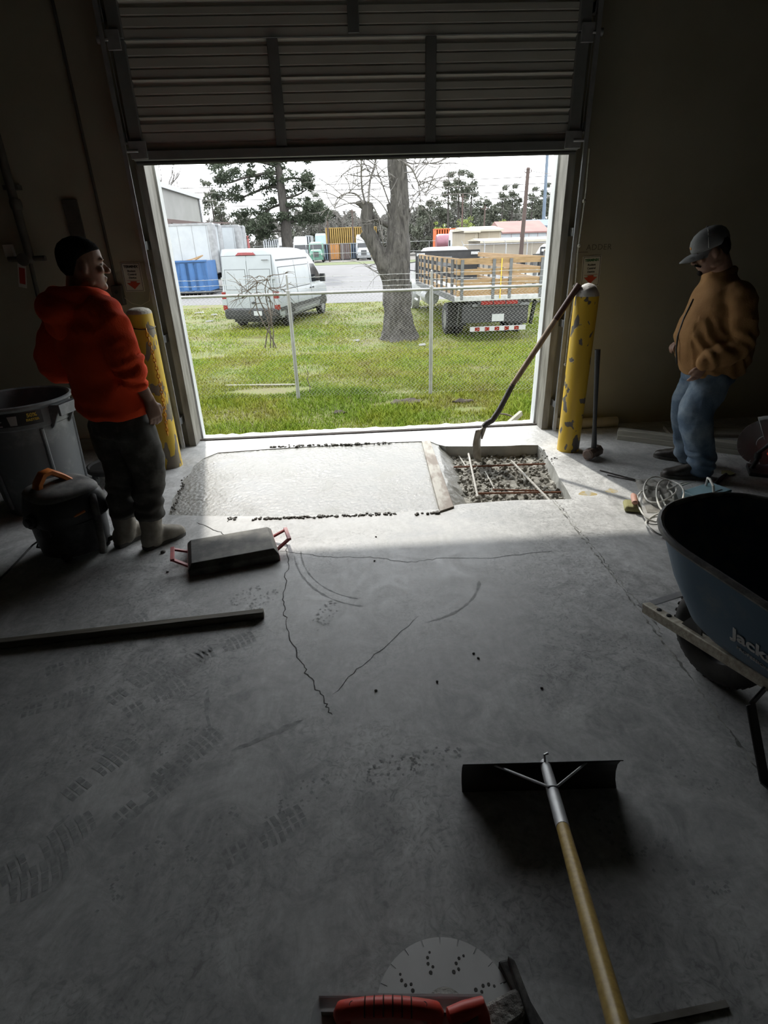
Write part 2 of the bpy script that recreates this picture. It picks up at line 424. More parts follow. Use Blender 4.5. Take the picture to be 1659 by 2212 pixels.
def make_floor():
    outer = [(-7,-8),(7,-8),(7,WY),(OX1,WY),(OX1,WY+0.07),(OX0,WY+0.07),(OX0,WY),(-7,WY)]
    a = [Vector((x,y,0)) for x,y in outer]; b = [Vector((x,y,0)) for x,y in PIT]
    tris = tessellate_polygon([a, b]); allv = a + b
    mb = MB(); mb.add(allv, [tuple(t) for t in tris])
    me = bpy.data.meshes.new('floor'); me.from_pydata(mb.v, [], mb.f)
    bm = bmesh.new(); bm.from_mesh(me); bmesh.ops.recalc_face_normals(bm, faces=bm.faces)
    for f in bm.faces:
        if f.normal.z < 0: f.normal_flip()
    bm.to_mesh(me); bm.free()
    me.materials.append(MT['floor'])
    o = bpy.data.objects.new('floor', me); link(o); o['kind'] = 'structure'
    return o
FLOOR = make_floor()
# cut edge of the trench, with a slightly ragged arris
mb = MB(); n = len(PIT)
top = [(x, y, -0.0005) for x, y in PIT]
mid = [(x+rnd.uniform(-.006,.006), y+rnd.uniform(-.006,.006), -0.035) for x, y in PIT]
low = [(x+rnd.uniform(-.01,.01), y+rnd.uniform(-.01,.01), -0.16) for x, y in PIT]
mb.loft([top, mid, low], cap=False)
obj('trench_edge', mb, MT['pit_wall'], FLOOR, smooth=0)
# broken chamfers along the trench rim
def ribbon(name, pts, w, mat, z=0.0006, jitter=0.3, parent=FLOOR, kind=None):
    mb = MB(); L = []; Rr = []
    for i, p in enumerate(pts):
        p = Vector((p[0], p[1])); a = Vector(pts[max(i-1,0)][:2]); b = Vector(pts[min(i+1,len(pts)-1)][:2])
        d = (b-a); d.normalize(); nrm = Vector((-d.y, d.x))
        ww = w*(1+rnd.uniform(-jitter, jitter))
        if i in (0, len(pts)-1): ww *= 0.25
        L.append((p.x+nrm.x*ww/2, p.y+nrm.y*ww/2, z)); Rr.append((p.x-nrm.x*ww/2, p.y-nrm.y*ww/2, z))
    k = len(pts)
    mb.add(L+Rr, [(i, i+1, k+i+1, k+i) for i in range(k-1)])
    return obj(name, mb, mat, parent, smooth=0, kind=kind)
def jag(a, b, n, amp, seed):
    r_ = random.Random(seed); a = Vector(a); b = Vector(b); d = b-a; nn = Vector((-d.y, d.x)).normalized()
    return [tuple(a + d*(i/n) + nn*(r_.uniform(-amp, amp) if 0 < i < n else 0)) for i in range(n+1)]
def path(pix, seed, sub=6, amp=0.008):
    pts = [tuple(PZ(x, y)[:2]) for x, y in pix]; out = []
    for i in range(len(pts)-1):
        s_ = jag(pts[i], pts[i+1], sub, amp, seed+i); out += s_ if i == 0 else s_[1:]
    return out
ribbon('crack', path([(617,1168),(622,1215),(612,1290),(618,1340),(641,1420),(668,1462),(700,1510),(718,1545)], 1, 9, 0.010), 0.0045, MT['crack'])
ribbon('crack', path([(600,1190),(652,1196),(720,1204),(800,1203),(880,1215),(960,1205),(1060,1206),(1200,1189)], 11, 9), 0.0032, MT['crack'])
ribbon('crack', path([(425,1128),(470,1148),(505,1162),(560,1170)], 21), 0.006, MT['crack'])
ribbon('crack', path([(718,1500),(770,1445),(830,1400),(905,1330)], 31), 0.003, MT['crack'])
ribbon('control_joint', jag((1.322,3.345),(1.318,2.4),40,0.006,41)+jag((1.318,2.37),(1.30,1.60),40,0.006,42)+jag((1.298,1.57),(1.262,0.7),50,0.006,43), 0.009, MT['joint'], jitter=0.75)
ribbon('control_joint', jag((1.340,3.345),(1.330,1.9),70,0.01,51), 0.006, MT['joint'], jitter=0.9)
# circular scuff strokes left by a trowelling machine, and drag marks
def arc_px(cx, cy, rx, ry, a0, a1, n=26):
    return [tuple(PZ(cx+rx*math.cos(R(a)), cy+ry*math.sin(R(a)))[:2]) for a in [a0+(a1-a0)*i/n for i in range(n+1)]]
for (a, w, mt) in ((arc_px(800,1190,165,120,175,95), .010, 'print'), (arc_px(800,1190,150,105,180,100), .007, 'print'), (arc_px(860,1255,175,95,0,70), .012, 'print')):
    ribbon('scuff_mark', a, w, MT[mt], z=0.0004, jitter=0.8)
for pix, w in (([(450,1490),(446,1530),(455,1600)],.016),([(655,1555),(590,1585),(500,1622)],.02),([(335,1720),(290,1760),(240,1812)],.02),([(450,1485),(410,1505),(362,1522)],.012),([(150,1760),(105,1800)],.01)):
    ribbon('scuff_mark', path(pix, 71, 5, 0.003), w, MT['print'], z=0.0004, jitter=0.5)
MT['ochre'] = pm('ochre_marking_paint', (0.46,0.36,0.16), (0.44,0.43,0.38), 14, 0.9, lo=0.45, hi=0.58)
for pix in ([(1250,1068),(1262,1066),(1275,1066),(1290,1068)], [(1308,1062),(1322,1060),(1335,1062)]):
    ribbon('paint_stain', [tuple(PZ(x, y)[:2]) for x, y in pix], 0.075, MT['ochre'], z=0.0003, jitter=0.3)
# boot prints pressed into the dust
def boot_print(kind):
    mb = MB(); z = 0.0006
    def quad(x0, x1, y0, y1, sk=0):
        mb.add([(x0, y0, z), (x1, y0+sk, z), (x1, y1+sk, z), (x0, y1, z)], [(0,1,2,3)])
    if kind == 0:                       # heavy lug sole
        for k in range(6):
            y = k*0.026; w = 0.050*math.sqrt(max(0.1, 1-((y-0.075)/0.105)**2))
            quad(-w, -0.012, y, y+0.018, 0.004); quad(-0.008, 0.010, y+0.002, y+0.020); quad(0.014, w, y+0.004, y+0.020, -0.004)
        for k in range(3):
            quad(-0.034, -0.004, -0.11+k*0.026, -0.092+k*0.026); quad(0.002, 0.034, -0.11+k*0.026, -0.092+k*0.026)
    elif kind == 1:                     # fine bar sole
        for k in range(13):
            y = -0.11+k*0.021; w = 0.044*(1 if k > 5 else 0.78)*math.sqrt(max(0.15, 1-((k-6.0)/7.2)**2))
            quad(-w, w, y, y+0.010, rnd.uniform(-.004,.004))
    else:                               # dotted sole
        for k in range(48):
            a = rnd.uniform(-0.045, 0.045); b_ = rnd.uniform(-0.12, 0.12)
            if abs(a) < 0.045*math.sqrt(max(0.1, 1-(b_/0.13)**2)): quad(a, a+rnd.uniform(.006,.012), b_, b_+rnd.uniform(.006,.012), rnd.uniform(-.003,.003))
    return mb
PR = [obj('boot_print', boot_print(k), MT['print'], FLOOR, smooth=0) for k in range(3)]
spots = [(330,1510,0,-50),(210,1668,0,-35),(320,1720,0,-40),(395,1640,0,-42),(135,1640,2,-60),(115,1520,0,-70),(35,1520,2,-75),(290,1480,0,-40),
         (560,1815,0,-60),(90,1840,0,-50),(280,1885,2,-35),(440,1810,2,-45),(640,1720,2,-60),(20,1930,0,-60),(925,1640,2,-80),(830,1660,2,-75),(260,1590,2,-70),(380,1600,2,-70),
         (560,1300,2,-40),(480,1400,0,-60),(160,1430,0,-60),(300,1290,2,-60),(1510,1890,2,30),(1500,1680,2,40),(1390,1400,2,70),(1340,1810,2,20),(700,1330,2,-20),(250,1360,0,-50),(520,1290,2,-45)]
for i, (px, py, k, a) in enumerate(spots):
    p = PZ(px, py, 0)
    if i < 3: o = PR[k] if k == i else inst('boot_print', PR[k], FLOOR)
    else: o = inst('boot_print', PR[k], FLOOR)
    o.location = (p.x, p.y, 0); o.rotation_euler = (0, 0, R(a))
for k in (1, 2):
    if PR[k].location.length < 1e-6: PR[k].location = (-0.6-0.2*k, 1.9, 0); PR[k].rotation_euler = (0, 0, R(-40))

# walls, ceiling
def struct(name, mb, mat, smooth=0, bevel=0, parent=None):
    o = obj(name, mb, mat, parent, smooth, bevel); 
    if parent is None: o['kind'] = 'structure'
    return o
TOPZ = 6.0
mb = MB(); mb.box(-7, OX0-0.004, WY, WY+0.2, 0, TOPZ); mb.box(OX1+0.004, 7, WY, WY+0.2, 0, TOPZ); mb.box(OX0-0.004, OX1+0.004, WY, WY+0.2, 3.05, TOPZ)
WALLF = struct('wall_front', mb, MT['wall'])
struct('wall_left', MB().box(-7.2, -7, -8, WY+0.2, 0, TOPZ), MT['wall'])
struct('wall_right', MB().box(7, 7.2, -8, WY+0.2, 0, TOPZ), MT['wall'])
struct('wall_back', MB().box(-7.2, 7.2, -8.2, -8, 0, TOPZ), MT['wall'])
struct('ceiling', MB().box(-7.2, 7.2, -8.2, WY+0.2, TOPZ, TOPZ+0.2), MT['ceiling'])
mb = MB(); mb.box(-7, -1.95, WY-0.035, WY, 0.0, 0.10)
struct('baseboard_left', mb, MT['lumber_grey'])
# door frame: weathered steel channels, whiter reveal on the weather side
mb = MB()
for x0, x1 in ((OX0-0.055, OX0), (OX1, OX1+0.055)):
    mb.box(x0, x1, WY-0.075, WY-0.001, 0, 3.12)
mb.box(OX0-0.003, OX0+0.006, WY-0.075, WY+0.14, 0, 3.05); mb.box(OX1-0.006, OX1+0.003, WY-0.075, WY+0.12, 0, 3.05)
FR = struct('trim_1', mb, MT['jamb'], bevel=0.004)
mb = MB()
mb.box(OX0-0.004, OX0+0.022, WY+0.14, WY+0.23, -0.02, 3.05); mb.box(OX1-0.022, OX1+0.004, WY+0.12, WY+0.23, -0.02, 3.05)
struct('trim_2', mb, MT['jamb_white'], bevel=0.003)
# overhead sectional door, raised part way
door = bpy.data.objects.new('door_1', None); COL.objects.link(door); door['kind'] = 'structure'; door.location = (0, WY-0.10, 2.19)
DX0, DX1 = -1.50, 1.785
def section(z0, h, nribs, mat):
    # ribbed steel skin: profile in (depth toward the room = -y, height)
    prof = [(0.0, z0)]
    pitch = h/nribs
    for k in range(nribs):
        b0 = z0 + k*pitch
        prof += [(-0.002, b0+0.012), (-0.002, b0+pitch*0.26), (0.006, b0+pitch*0.28), (0.006, b0+pitch*0.31), (-0.002, b0+pitch*0.33), (-0.002, b0+pitch*0.56),
                 (0.006, b0+pitch*0.58), (0.006, b0+pitch*0.61), (-0.002, b0+pitch*0.63), (-0.002, b0+pitch*0.80), (0.014, b0+pitch*0.84), (0.014, b0+pitch*0.93), (-0.012, b0+pitch*0.985), (-0.012, b0+pitch)]
    mb = MB(); k = len(prof)
    A = [(DX0+0.02, d, z) for d, z in prof] + [(DX1-0.02, d, z) for d, z in prof]
    mb.add(A, [(i, i+1, k+i+1, k+i) for i in range(k-1)])
    mb.box(DX0+0.02, DX1-0.02, 0.03, 0.045, z0, z0+h)
    mb.box(DX0+0.02, DX1-0.02, -0.002, 0.03, z0, z0+0.004)
    return mb
for i, (z0, h, nr) in enumerate(((0.06, 0.645, 3), (0.71, 0.62, 3), (1.335, 0.62, 3))):
    obj('door_section', section(z0, h, nr, None), MT['door'], door, smooth=20)
    xs = (-0.425, 0.668) if i != 1 else (0.135,)
    for x in xs:
        obj('stile', MB().box(x-0.038, x+0.038, -0.030, -0.004, z0+0.01, z0+h-0.005), MT['door_dark'], door, bevel=0.004)
    for x0, x1 in ((DX0, DX0+0.085), (DX1-0.085, DX1)):
        obj('end_stile', MB().box(x0, x1, -0.034, 0.045, z0, z0+h-0.003), MT['door_dark'], door, bevel=0.004)
    for x, s_ in ((DX0+0.02, -1), (DX1-0.02, 1)):
        hb = MB(); hb.box(x-0.045, x+0.045, -0.048, -0.030, z0+h-0.06, z0+h+0.05); hb.cyl((x+s_*0.03, -0.045, z0+h-0.005), (x+s_*0.10, -0.045, z0+h-0.005), 0.010, n=10); hb.lathe([(0.024,-0.012),(0.024,0.012)], 12, (x+s_*0.09, -0.045, z0+h-0.005), 'x')
        obj('roller_hinge', hb, MT['galv'], door, bevel=0.002)
mb = MB(); mb.box(DX0, DX1, -0.04, 0.05, 0.012, 0.075)
obj('bottom_bar', mb, MT['door_dark'], door, bevel=0.006)
obj('weather_seal', MB().tube([(DX0+0.01,0.004,0.006),(DX1-0.01,0.004,0.006)], 0.020, 10), MT['rubber'], door)
for x, s_ in ((DX0+0.05, -1), (DX1-0.05, 1)):
    hb = MB(); hb.box(x-0.06, x+0.06, -0.052, -0.036, 0.02, 0.13); hb.cyl((x, -0.05, 0.07), (x+s_*0.09, -0.05, 0.07), 0.011, n=10)
    obj('bottom_bracket', hb, MT['galv'], door, bevel=0.002)
# vertical tracks with their brackets, lift cables
for x, s_ in ((DX0-0.055, -1), (DX1+0.055, 1)):
    t = bpy.data.objects.new('trim_3' if s_ < 0 else 'trim_4', None); COL.objects.link(t); t['kind'] = 'structure'; t.location = (x, WY-0.14, 0)
    mb = MB(); mb.box(-0.003, 0.003, -0.03, 0.03, 0.02, 4.4); mb.box(-0.028, 0.0, -0.033, -0.027, 0.02, 4.4) if s_ > 0 else mb.box(0.0, 0.028, -0.033, -0.027, 0.02, 4.4)
    mb.box(-0.012, 0.012, 0.026, 0.030, 0.02, 4.4)
    obj('track', mb, MT['galv'], t)
    mb = MB(); mb.box(-0.05*(s_ > 0)-0.0, 0.05*(s_ < 0)+0.0, 0.1, 0.139, 0.0, 4.4)
    for z in (0.25, 0.95, 1.65, 2.35, 3.05):
        b = MB(); b.box(-0.02, 0.02, 0.028, 0.139, z-0.03, z+0.03); b.cyl((0, 0.06, z), (s_*0.03, 0.06, z), 0.009, n=8)
        obj('track_bracket', b, MT['galv'], t)
    obj('lift_cable', MB().tube([(-s_*0.035, 0.02, 2.24), (-s_*0.02, 0.02, 4.4)], 0.003, 6), MT['galv'], t)
    if s_ > 0:
        b = MB(); b.tube([(0.012,-0.05,2.2),(0.02,-0.055,1.9),(0.012,-0.05,1.5),(0.024,-0.06,1.2),(0.012,-0.05,0.95),(0.015,-0.05,0.62)], 0.007, 7)
        for z in (0.62, 1.25, 1.55, 1.86): b.ball((0.016,-0.053,z), 0.016, 8, 6)
        obj('pull_rope', b, MT['lumber_grey'], t)
# threshold: rusted guide angle then the pale outer lip
mb = MB(); mb.box(OX0, OX1, WY+0.07, WY+0.135, -0.05, -0.004); mb.box(OX0, OX1, WY+0.070, WY+0.080, -0.004, 0.012)
struct('trim_5', mb, MT['track_steel'])
mb = MB(); nx = 60
rows = []
for j, (y, z) in enumerate(((WY+0.135, -0.02), (WY+0.135, 0.002), (WY+0.22, 0.0), (WY+0.30, -0.02), (WY+0.34, -0.12))):
    rows.append([(OX0-0.3+(OX1-OX0+0.6)*i/nx, y+(rnd.uniform(-.012,.03) if j >= 2 else 0), z+(rnd.uniform(-.006,.006) if j >= 2 else 0)) for i in range(nx+1)])
k = nx+1
mb.add(sum(rows, []), [(j*k+i, j*k+i+1, (j+1)*k+i+1, (j+1)*k+i) for j in range(4) for i in range(nx)])
struct('trim_6', mb, MT['lip'])

# ================================================================== OUTDOOR GROUND
G = -1.0
def ground_z(y):
    pts = [(5.0,-0.10),(5.4,-0.20),(6.0,-0.42),(7.0,-0.75),(8.0,-0.97),(9.0,-1.0),(400,-1.0)]
    for (a, za), (b, zb) in zip(pts, pts[1:]):
        if y <= b: return za + (zb-za)*(y-a)/(b-a)
    return G
MT['soil'] = grass_mat('lawn_soil', [(0.30,(0.055,0.075,0.010)), (0.46,(0.080,0.095,0.014)), (0.60,(0.095,0.090,0.025)), (0.72,(0.060,0.050,0.030))], 0.9)
MT['grass'] = grass_mat('grass_blades', [(0.26,(0.095,0.160,0.010)), (0.40,(0.140,0.205,0.013)), (0.53,(0.195,0.225,0.020)), (0.64,(0.195,0.185,0.038)), (0.75,(0.105,0.085,0.042))], 0.55)
MT['asphalt'] = pm('worn_grey_asphalt', (0.1085,0.1085,0.1120), (0.0875,0.0875,0.0896), 0.5, 0.85, bump=0.2, bscale=20)
MT['far_lot'] = pm('gravel_lot', (0.1330,0.1260,0.1155), (0.1050,0.1015,0.0910), 0.7, 0.9)
MT['verge'] = pm('far_grass_verge', (0.0525,0.0770,0.0140), (0.0735,0.0875,0.0210), 0.6, 0.85)
def edge_y(x): return 28.9 - 0.20*x
mb = MB(); xs = [-60]+[i*0.8-12 for i in range(40)]+[60]
ys = [4.9,5.2,5.4,5.7,6.0,6.5,7.0,7.5,8.0,8.5]+[9+i*0.8 for i in range(26)]
rows = []
for y in ys:
    rows.append([(x, y, ground_z(y) + (noise.noise(Vector((x*0.7, y*0.7, 0)))*0.03 if y > 5.3 else 0)) for x in xs])
rows.append([(x, edge_y(x) if abs(x) < 30 else 29, G) for x in xs])
k = len(xs); mb.add(sum(rows, []), [(j*k+i, j*k+i+1, (j+1)*k+i+1, (j+1)*k+i) for j in range(len(rows)-1) for i in range(k-1)])
struct('lawn_ground', mb, MT['soil'], smooth=180)
def flat(name, poly, z, mat):
    mb = MB(); mb.add([(x, y, z) for x, y in poly], [tuple(range(len(poly)))]); return struct(name, mb, mat)
flat('asphalt_lot', [(-80,22),(80,22),(80,92),(-80,92)], G-0.03, MT['asphalt'])
flat('far_verge', [(-80,84),(80,84),(80,97),(-80,97)], G-0.01, MT['verge'])
flat('far_lot', [(-200,96),(200,96),(200,300),(-200,300)], G+0.0, MT['far_lot'])
# grass itself: blades too many to count
def grass_field():
    rs = np.random.RandomState(3)
    P = []
    def scatter(n, x0, x1, y0, y1):
        x = rs.uniform(x0, x1, n); y = rs.uniform(y0, y1, n); P.append(np.stack([x, y], 1))
    scatter(26000, -2.6, 3.2, 5.4, 8.2)
    scatter(52000, -3.8, 4.4, 7.4, 11.0)
    scatter(68000, -4.6, 5.6, 10.6, 15.0)
    scatter(42000, -6.5, 7.8, 15.0, 21.0)
    scatter(22000, -9.0, 10.0, 21.0, 28.5)
    P_ = np.concatenate(P); x, y = P_[:, 0], P_[:, 1]
    keep = y < (28.9-0.20*x-0.1)
    # bare and trodden patches
    nz = np.array([noise.noise(Vector((a*0.55+9, b*0.55, 3.0))) for a, b in P_])
    keep &= (nz < 0.42) | (rs.uniform(size=len(x)) < 0.25)
    for (cx, cy, rx, ry) in ((0.95, 9.8, 0.42, 0.16), (2.0, 9.2, 0.30, 0.12), (-1.7, 11.1, 0.9, 0.30), (0.55, 9.75, 0.25, 0.08)):
        keep &= ((x-cx)/rx)**2 + ((y-cy)/ry)**2 > 1
    x, y, nz = x[keep], y[keep], nz[keep]; n = len(x)
    z = np.interp(y, [5.0,5.4,6.0,7.0,8.0,9.0,400], [-0.10,-0.20,-0.42,-0.75,-0.97,-1.0,-1.0]) - 0.01
    tall = np.interp(y, [5.4, 8.5, 14, 28], [0.055, 0.075, 0.060, 0.05])
    lush = np.array([noise.noise(Vector((a*0.9, b*0.9, 11.0))) for a, b in zip(x, y)])
    h = tall*rs.uniform(0.5, 1.4, n)*(1+0.9*np.clip(lush, -0.5, 0.8))
    w = np.interp(y, [5.4, 10, 28], [0.008, 0.012, 0.026])*rs.uniform(0.7, 1.4, n)
    a = rs.uniform(0, 2*np.pi, n); lx, ly = np.cos(a), np.sin(a); ln = rs.uniform(0.2, 1.1, n)*h
    b = rs.uniform(0, 2*np.pi, n); dx, dy = np.cos(b)*ln, np.sin(b)*ln
    v = np.empty((n, 5, 3))
    v[:, 0] = np.stack([x-lx*w/2, y-ly*w/2, z], 1); v[:, 1] = np.stack([x+lx*w/2, y+ly*w/2, z], 1)
    v[:, 2] = np.stack([x-lx*w*.38+dx*.4, y-ly*w*.38+dy*.4, z+h*.62], 1); v[:, 3] = np.stack([x+lx*w*.38+dx*.4, y+ly*w*.38+dy*.4, z+h*.62], 1)
    v[:, 4] = np.stack([x+dx, y+dy, z+h], 1)
    i0 = np.arange(n)*5
    f = np.concatenate([np.stack([i0, i0+1, i0+3], 1), np.stack([i0, i0+3, i0+2], 1), np.stack([i0+2, i0+3, i0+4], 1)])
    o = np_mesh('grass', v.reshape(-1, 3), f, MT['grass'])
    return setp(o, 'bright green and yellow uncut grass outside the doorway', 'grass', None, 'stuff')
grass_field()
# ================================================================== TRENCH: wet concrete, gravel, rebar, boards
def height_grid(name, x0, x1, y0, y1, nx, ny, fz, mat, label, cat, smooth=180, kind=None):
    vs_ = np.array([(x0+(x1-x0)*i/nx, y0+(y1-y0)*j/ny, 0) for j in range(ny+1) for i in range(nx+1)])
    vs_[:, 2] = [fz(a, b) for a, b in vs_[:, :2]]
    k = nx+1
    fs = np.array([(j*k+i, j*k+i+1, (j+1)*k+i+1, (j+1)*k+i) for j in range(ny) for i in range(nx)])
    c = np.array([(x0+x1)/2, (y0+y1)/2, 0]); o = np_mesh(name, vs_-c, fs, mat, None, smooth > 0); o.location = c
    return setp(o, label, cat, None, kind)
def wet_z(x, y):
    s_ = x - (0.60 + 0.075*(y-3.9) + 0.02*noise.noise(Vector((y*7, 0, 2))))
    base = -0.006 + (0.0030*noise.noise(Vector((x*44, y*34, 0))) + 0.0016*noise.noise(Vector((x*80, y*66, 4))))*(0.45+0.9*max(0, noise.noise(Vector((x*2.2, y*2.6, 7)))+.35))
    if s_ > 0.07: base -= (s_-0.07)*0.75 + 0.008*noise.noise(Vector((x*18, y*18, 8)))
    return max(base, -0.15)
height_grid('wet_concrete', -1.42, 0.86, 3.24, 4.77, 340, 228, wet_z, MT['wet'], 'freshly poured shiny wet grey concrete filling the floor trench', 'concrete')
def grav_z(x, y):
    return -0.105 + 0.022*noise.noise(Vector((x*9, y*9, 1))) + 0.020*noise.noise(Vector((x*24, y*24, 5)))
def gravel():
    mb = MB(); nx, ny = 100, 120; x0, x1, y0, y1 = 0.58, 1.64, 3.28, 4.62
    vs_ = [(x0+(x1-x0)*i/nx, y0+(y1-y0)*j/ny, grav_z(x0+(x1-x0)*i/nx, y0+(y1-y0)*j/ny)) for j in range(ny+1) for i in range(nx+1)]
    k = nx+1; mb.add(vs_, [(j*k+i, j*k+i+1, (j+1)*k+i+1, (j+1)*k+i) for j in range(ny) for i in range(nx)])
    r_ = random.Random(5)
    for q in range(900):
        x, y = r_.uniform(0.66, 1.58), r_.uniform(3.32, 4.56); s_ = r_.uniform(0.006, 0.020)
        mb.ball((x, y, grav_z(x, y)+s_*0.3), s_, 5, 3, (r_.uniform(.7,1.5), r_.uniform(.7,1.5), r_.uniform(.5,1)), Euler((r_.uniform(0,3), r_.uniform(0,3), r_.uniform(0,3))).to_matrix())
    o = obj('gravel_bed', mb, MT['gravel'], None, 30); return setp(o, 'rough broken grey gravel at the bottom of the open trench', 'gravel', None, 'stuff')
gravel()
def rod(name, a, b, r_, mat, label, cat, ribs=True, group=None):
    a = Vector(a); b = Vector(b); L = (b-a).length; m = int(L/0.02) if ribs else 2
    pts = [a.lerp(b, i/m) for i in range(m+1)]; rr = [r_*(1.12 if i % 2 else 0.95) for i in range(m+1)] if ribs else r_
    c = (a+b)/2; c.z = min(a.z, b.z)
    return solo(name, MB().tube([p-c for p in pts], rr, 8), mat, label, cat, c, 0, group)
rz = -0.068
rod('rebar', PZ(980,1009,rz), PZ(1178,1002,rz), 0.0075, MT['rebar'], 'rusty reinforcing bar crossing the gravel below the shovel blade', 'rebar')
rod('rebar', PZ(1030,1066,rz), PZ(1212,1063,rz), 0.0075, MT['rebar'], 'long rusty reinforcing bar in gravel along the near trench edge', 'rebar')
rod('rebar', PZ(1064,1058,rz-.012), PZ(1172,1060,rz-.012), 0.0065, MT['rebar'], 'short orange rusty reinforcing bar lying beside a longer one', 'rebar')
rod('rebar', PZ(1012,980,rz+.016), PZ(1032,1074,rz+.016), 0.0085, MT['rebar_grey'], 'cement coated reinforcing bar running along the gravel beside the poured concrete', 'rebar')
rod('rebar', PZ(1105,996,rz+.016), PZ(1187,1081,rz+.016), 0.0085, MT['rebar_grey'], 'pale cement coated reinforcing bar slanting over the open gravel', 'rebar')
rod('rebar', PZ(987,978,-.085), PZ(1008,1010,-.085), 0.006, MT['rebar_grey'], 'thin half buried reinforcing bar next to the trench corner', 'rebar')
rod('rebar', PZ(1048,1018,-.085), PZ(1068,1056,-.085), 0.005, MT['rebar_grey'], 'thin half buried reinforcing bar in the middle of the gravel', 'rebar')
# screed board between wet concrete and gravel
a0, a1, b1, b0 = PZ(911,953,.012), PZ(929,951,.012), PZ(981,1094,.012), PZ(950,1104,.012)
mb = MB(); mb.add([(p.x, p.y, z) for z in (-0.028, 0.012) for p in (a0, a1, b1, b0)], [(0,3,2,1),(4,5,6,7),(0,1,5,4),(1,2,6,5),(2,3,7,6),(3,0,4,7)])
c = (a0+b1)/2; c.z = -0.028
solo('screed_board', mb, MT['wood_wet'], 'cement smeared timber board laid across the trench as a stop', 'board', c, 0, bevel=0.004, world_pts=True)
# crumbs of concrete along the pour's edges
mb = MB(); r_ = random.Random(9)
def crumbs(p0, p1, n, w, s0, s1):
    for i in range(n):
        t = r_.random(); p = Vector(p0).lerp(Vector(p1), t); p.y += r_.gauss(0, w); p.x += r_.gauss(0, w); s_ = r_.uniform(s0, s1)
        mb.ball((p.x, p.y, s_*0.35), s_, 6, 4, (r_.uniform(.8,1.6), r_.uniform(.7,1.2), r_.uniform(.5,.9)), Euler((0, 0, r_.uniform(0,3))).to_matrix())
crumbs(PZ(580,966), PZ(850,957), 90, 0.012, .005, .014)
crumbs(PZ(545,1122), PZ(855,1110), 170, 0.008, .004, .011)
crumbs(PZ(488,1122), PZ(515,1121), 14, 0.012, .004, .010)
crumbs(PZ(895,1112), PZ(945,1108), 12, 0.006, .007, .016)
crumbs(PZ(400,1030), PZ(372,1105), 40, 0.012, .004, .010)
crumbs(PZ(1170,968), PZ(1200,1000), 12, 0.03, .004, .009)
setp(obj('concrete_crumbs', mb, MT['gravel_dark'], None, 30), 'dark crumbs of spilled concrete along the edges of the pour', 'crumbs', None, 'stuff')
# loose pebbles on the floor
def pebble(px, py, s_, label):
    p = PZ(px, py); mb = MB(); mb.ball((0, 0, s_*0.55), s_, 8, 6, (1.2, 0.9, 0.65), Euler((0.2, 0.1, rnd.uniform(0,3))).to_matrix())
    for i, v in enumerate(mb.v): mb.v[i] = tuple(Vector(v)*(1+0.12*noise.noise(Vector(v)*90)))
    return solo('pebble', mb, MT['gravel_dark'], label, 'pebble', (p.x, p.y, -0.001), 0)
pebble(353,1194,.014,'small grey pebble on the floor beside the tan boots')
pebble(362,1236,.007,'tiny dark pebble on the floor below the red handle')
for (x, y) in ((809,1212),(1023,1412),(1033,1422),(944,1473),(812,1492),(476,1348),(1170,1487),(812,1160)):
    o = pebble(x, y, .006, 'tiny dark pebble scattered on the open concrete floor'); o['group'] = 'tiny pebbles on open floor'

# ================================================================== BOLLARDS
def bollard(name, x, y, h, r_, mat, label, cap, white):
    t = thing(name, label, 'bollard', (x, y, 0))
    obj('post', MB().lathe([(r_, -0.0), (r_, h)], 40), mat, t)
    if white:
        mb = MB(); mb.lathe([(r_*1.0, h-0.004), (r_*0.98, h+0.012), (r_*0.86, h+0.040), (r_*0.62, h+0.066), (r_*0.34, h+0.080), (0.004, h+0.086)], 28)
        for i, v in enumerate(mb.v):
            v = Vector(v)
            if v.z > h+0.005: mb.v[i] = tuple(v*1.0 + Vector((0,0,1))*0.012*noise.noise(v*22))
    else:
        mb = MB(); mb.lathe([(r_*1.0, h-0.004), (r_*0.97, h+0.014), (r_*0.80, h+0.030), (r_*0.45, h+0.040), (0.004, h+0.043)], 28)
    obj('dome_cap', mb, cap, t, 60)
    return t
BL = (-1.545, 4.40); BR = (1.785, 4.315); BRAD = 0.089
t = bollard('bollard', BL[0], BL[1], 1.20, BRAD, MT['yellow_worn'], 'worn yellow bollard with an orange chain and rough concrete cap', MT['cap_concrete'], False)
# chain hanging down the bollard, one link each
link_me = None
cx, cy = BL[0]+0.055, BL[1]-0.088
z = 1.085; q = 0
lk = MB(); pts = []
for k in range(14):
    a = 2*math.pi*k/14; pts.append((0.010*math.cos(a), 0, 0.019*math.sin(a)+(0.0)))
lk.tube(pts, 0.0042, 6, closed=True)
ch = thing('chain', 'orange plastic chain hanging down the worn yellow bollard', 'chain', (cx, cy, 0.28))
first = None
while z > 0.30:
    if first is None: first = obj('chain_link', lk, MT['chain'], ch); o = first
    else: o = inst('chain_link', first, ch)
    o.location = (0.018*math.sin(q*0.13), 0.0, z-0.28); o.rotation_euler = (0, 0, R(20 if q % 2 else 110)); z -= 0.030; q += 1
obj('chain_loop', MB().tube([(BL[0]+0.092*math.cos(a)-cx, BL[1]+0.092*math.sin(a)-cy, 1.10-0.28+0.006*math.sin(2*a)) for a in [2*math.pi*k/24 for k in range(24)]], 0.0035, 6, closed=True), MT['iron'], ch)
bollard('bollard', BR[0], BR[1], 1.215, BRAD, MT['yellow'], 'yellow bollard with a lumpy white mortar cap and a shovel against it', MT['cap_white'], True)

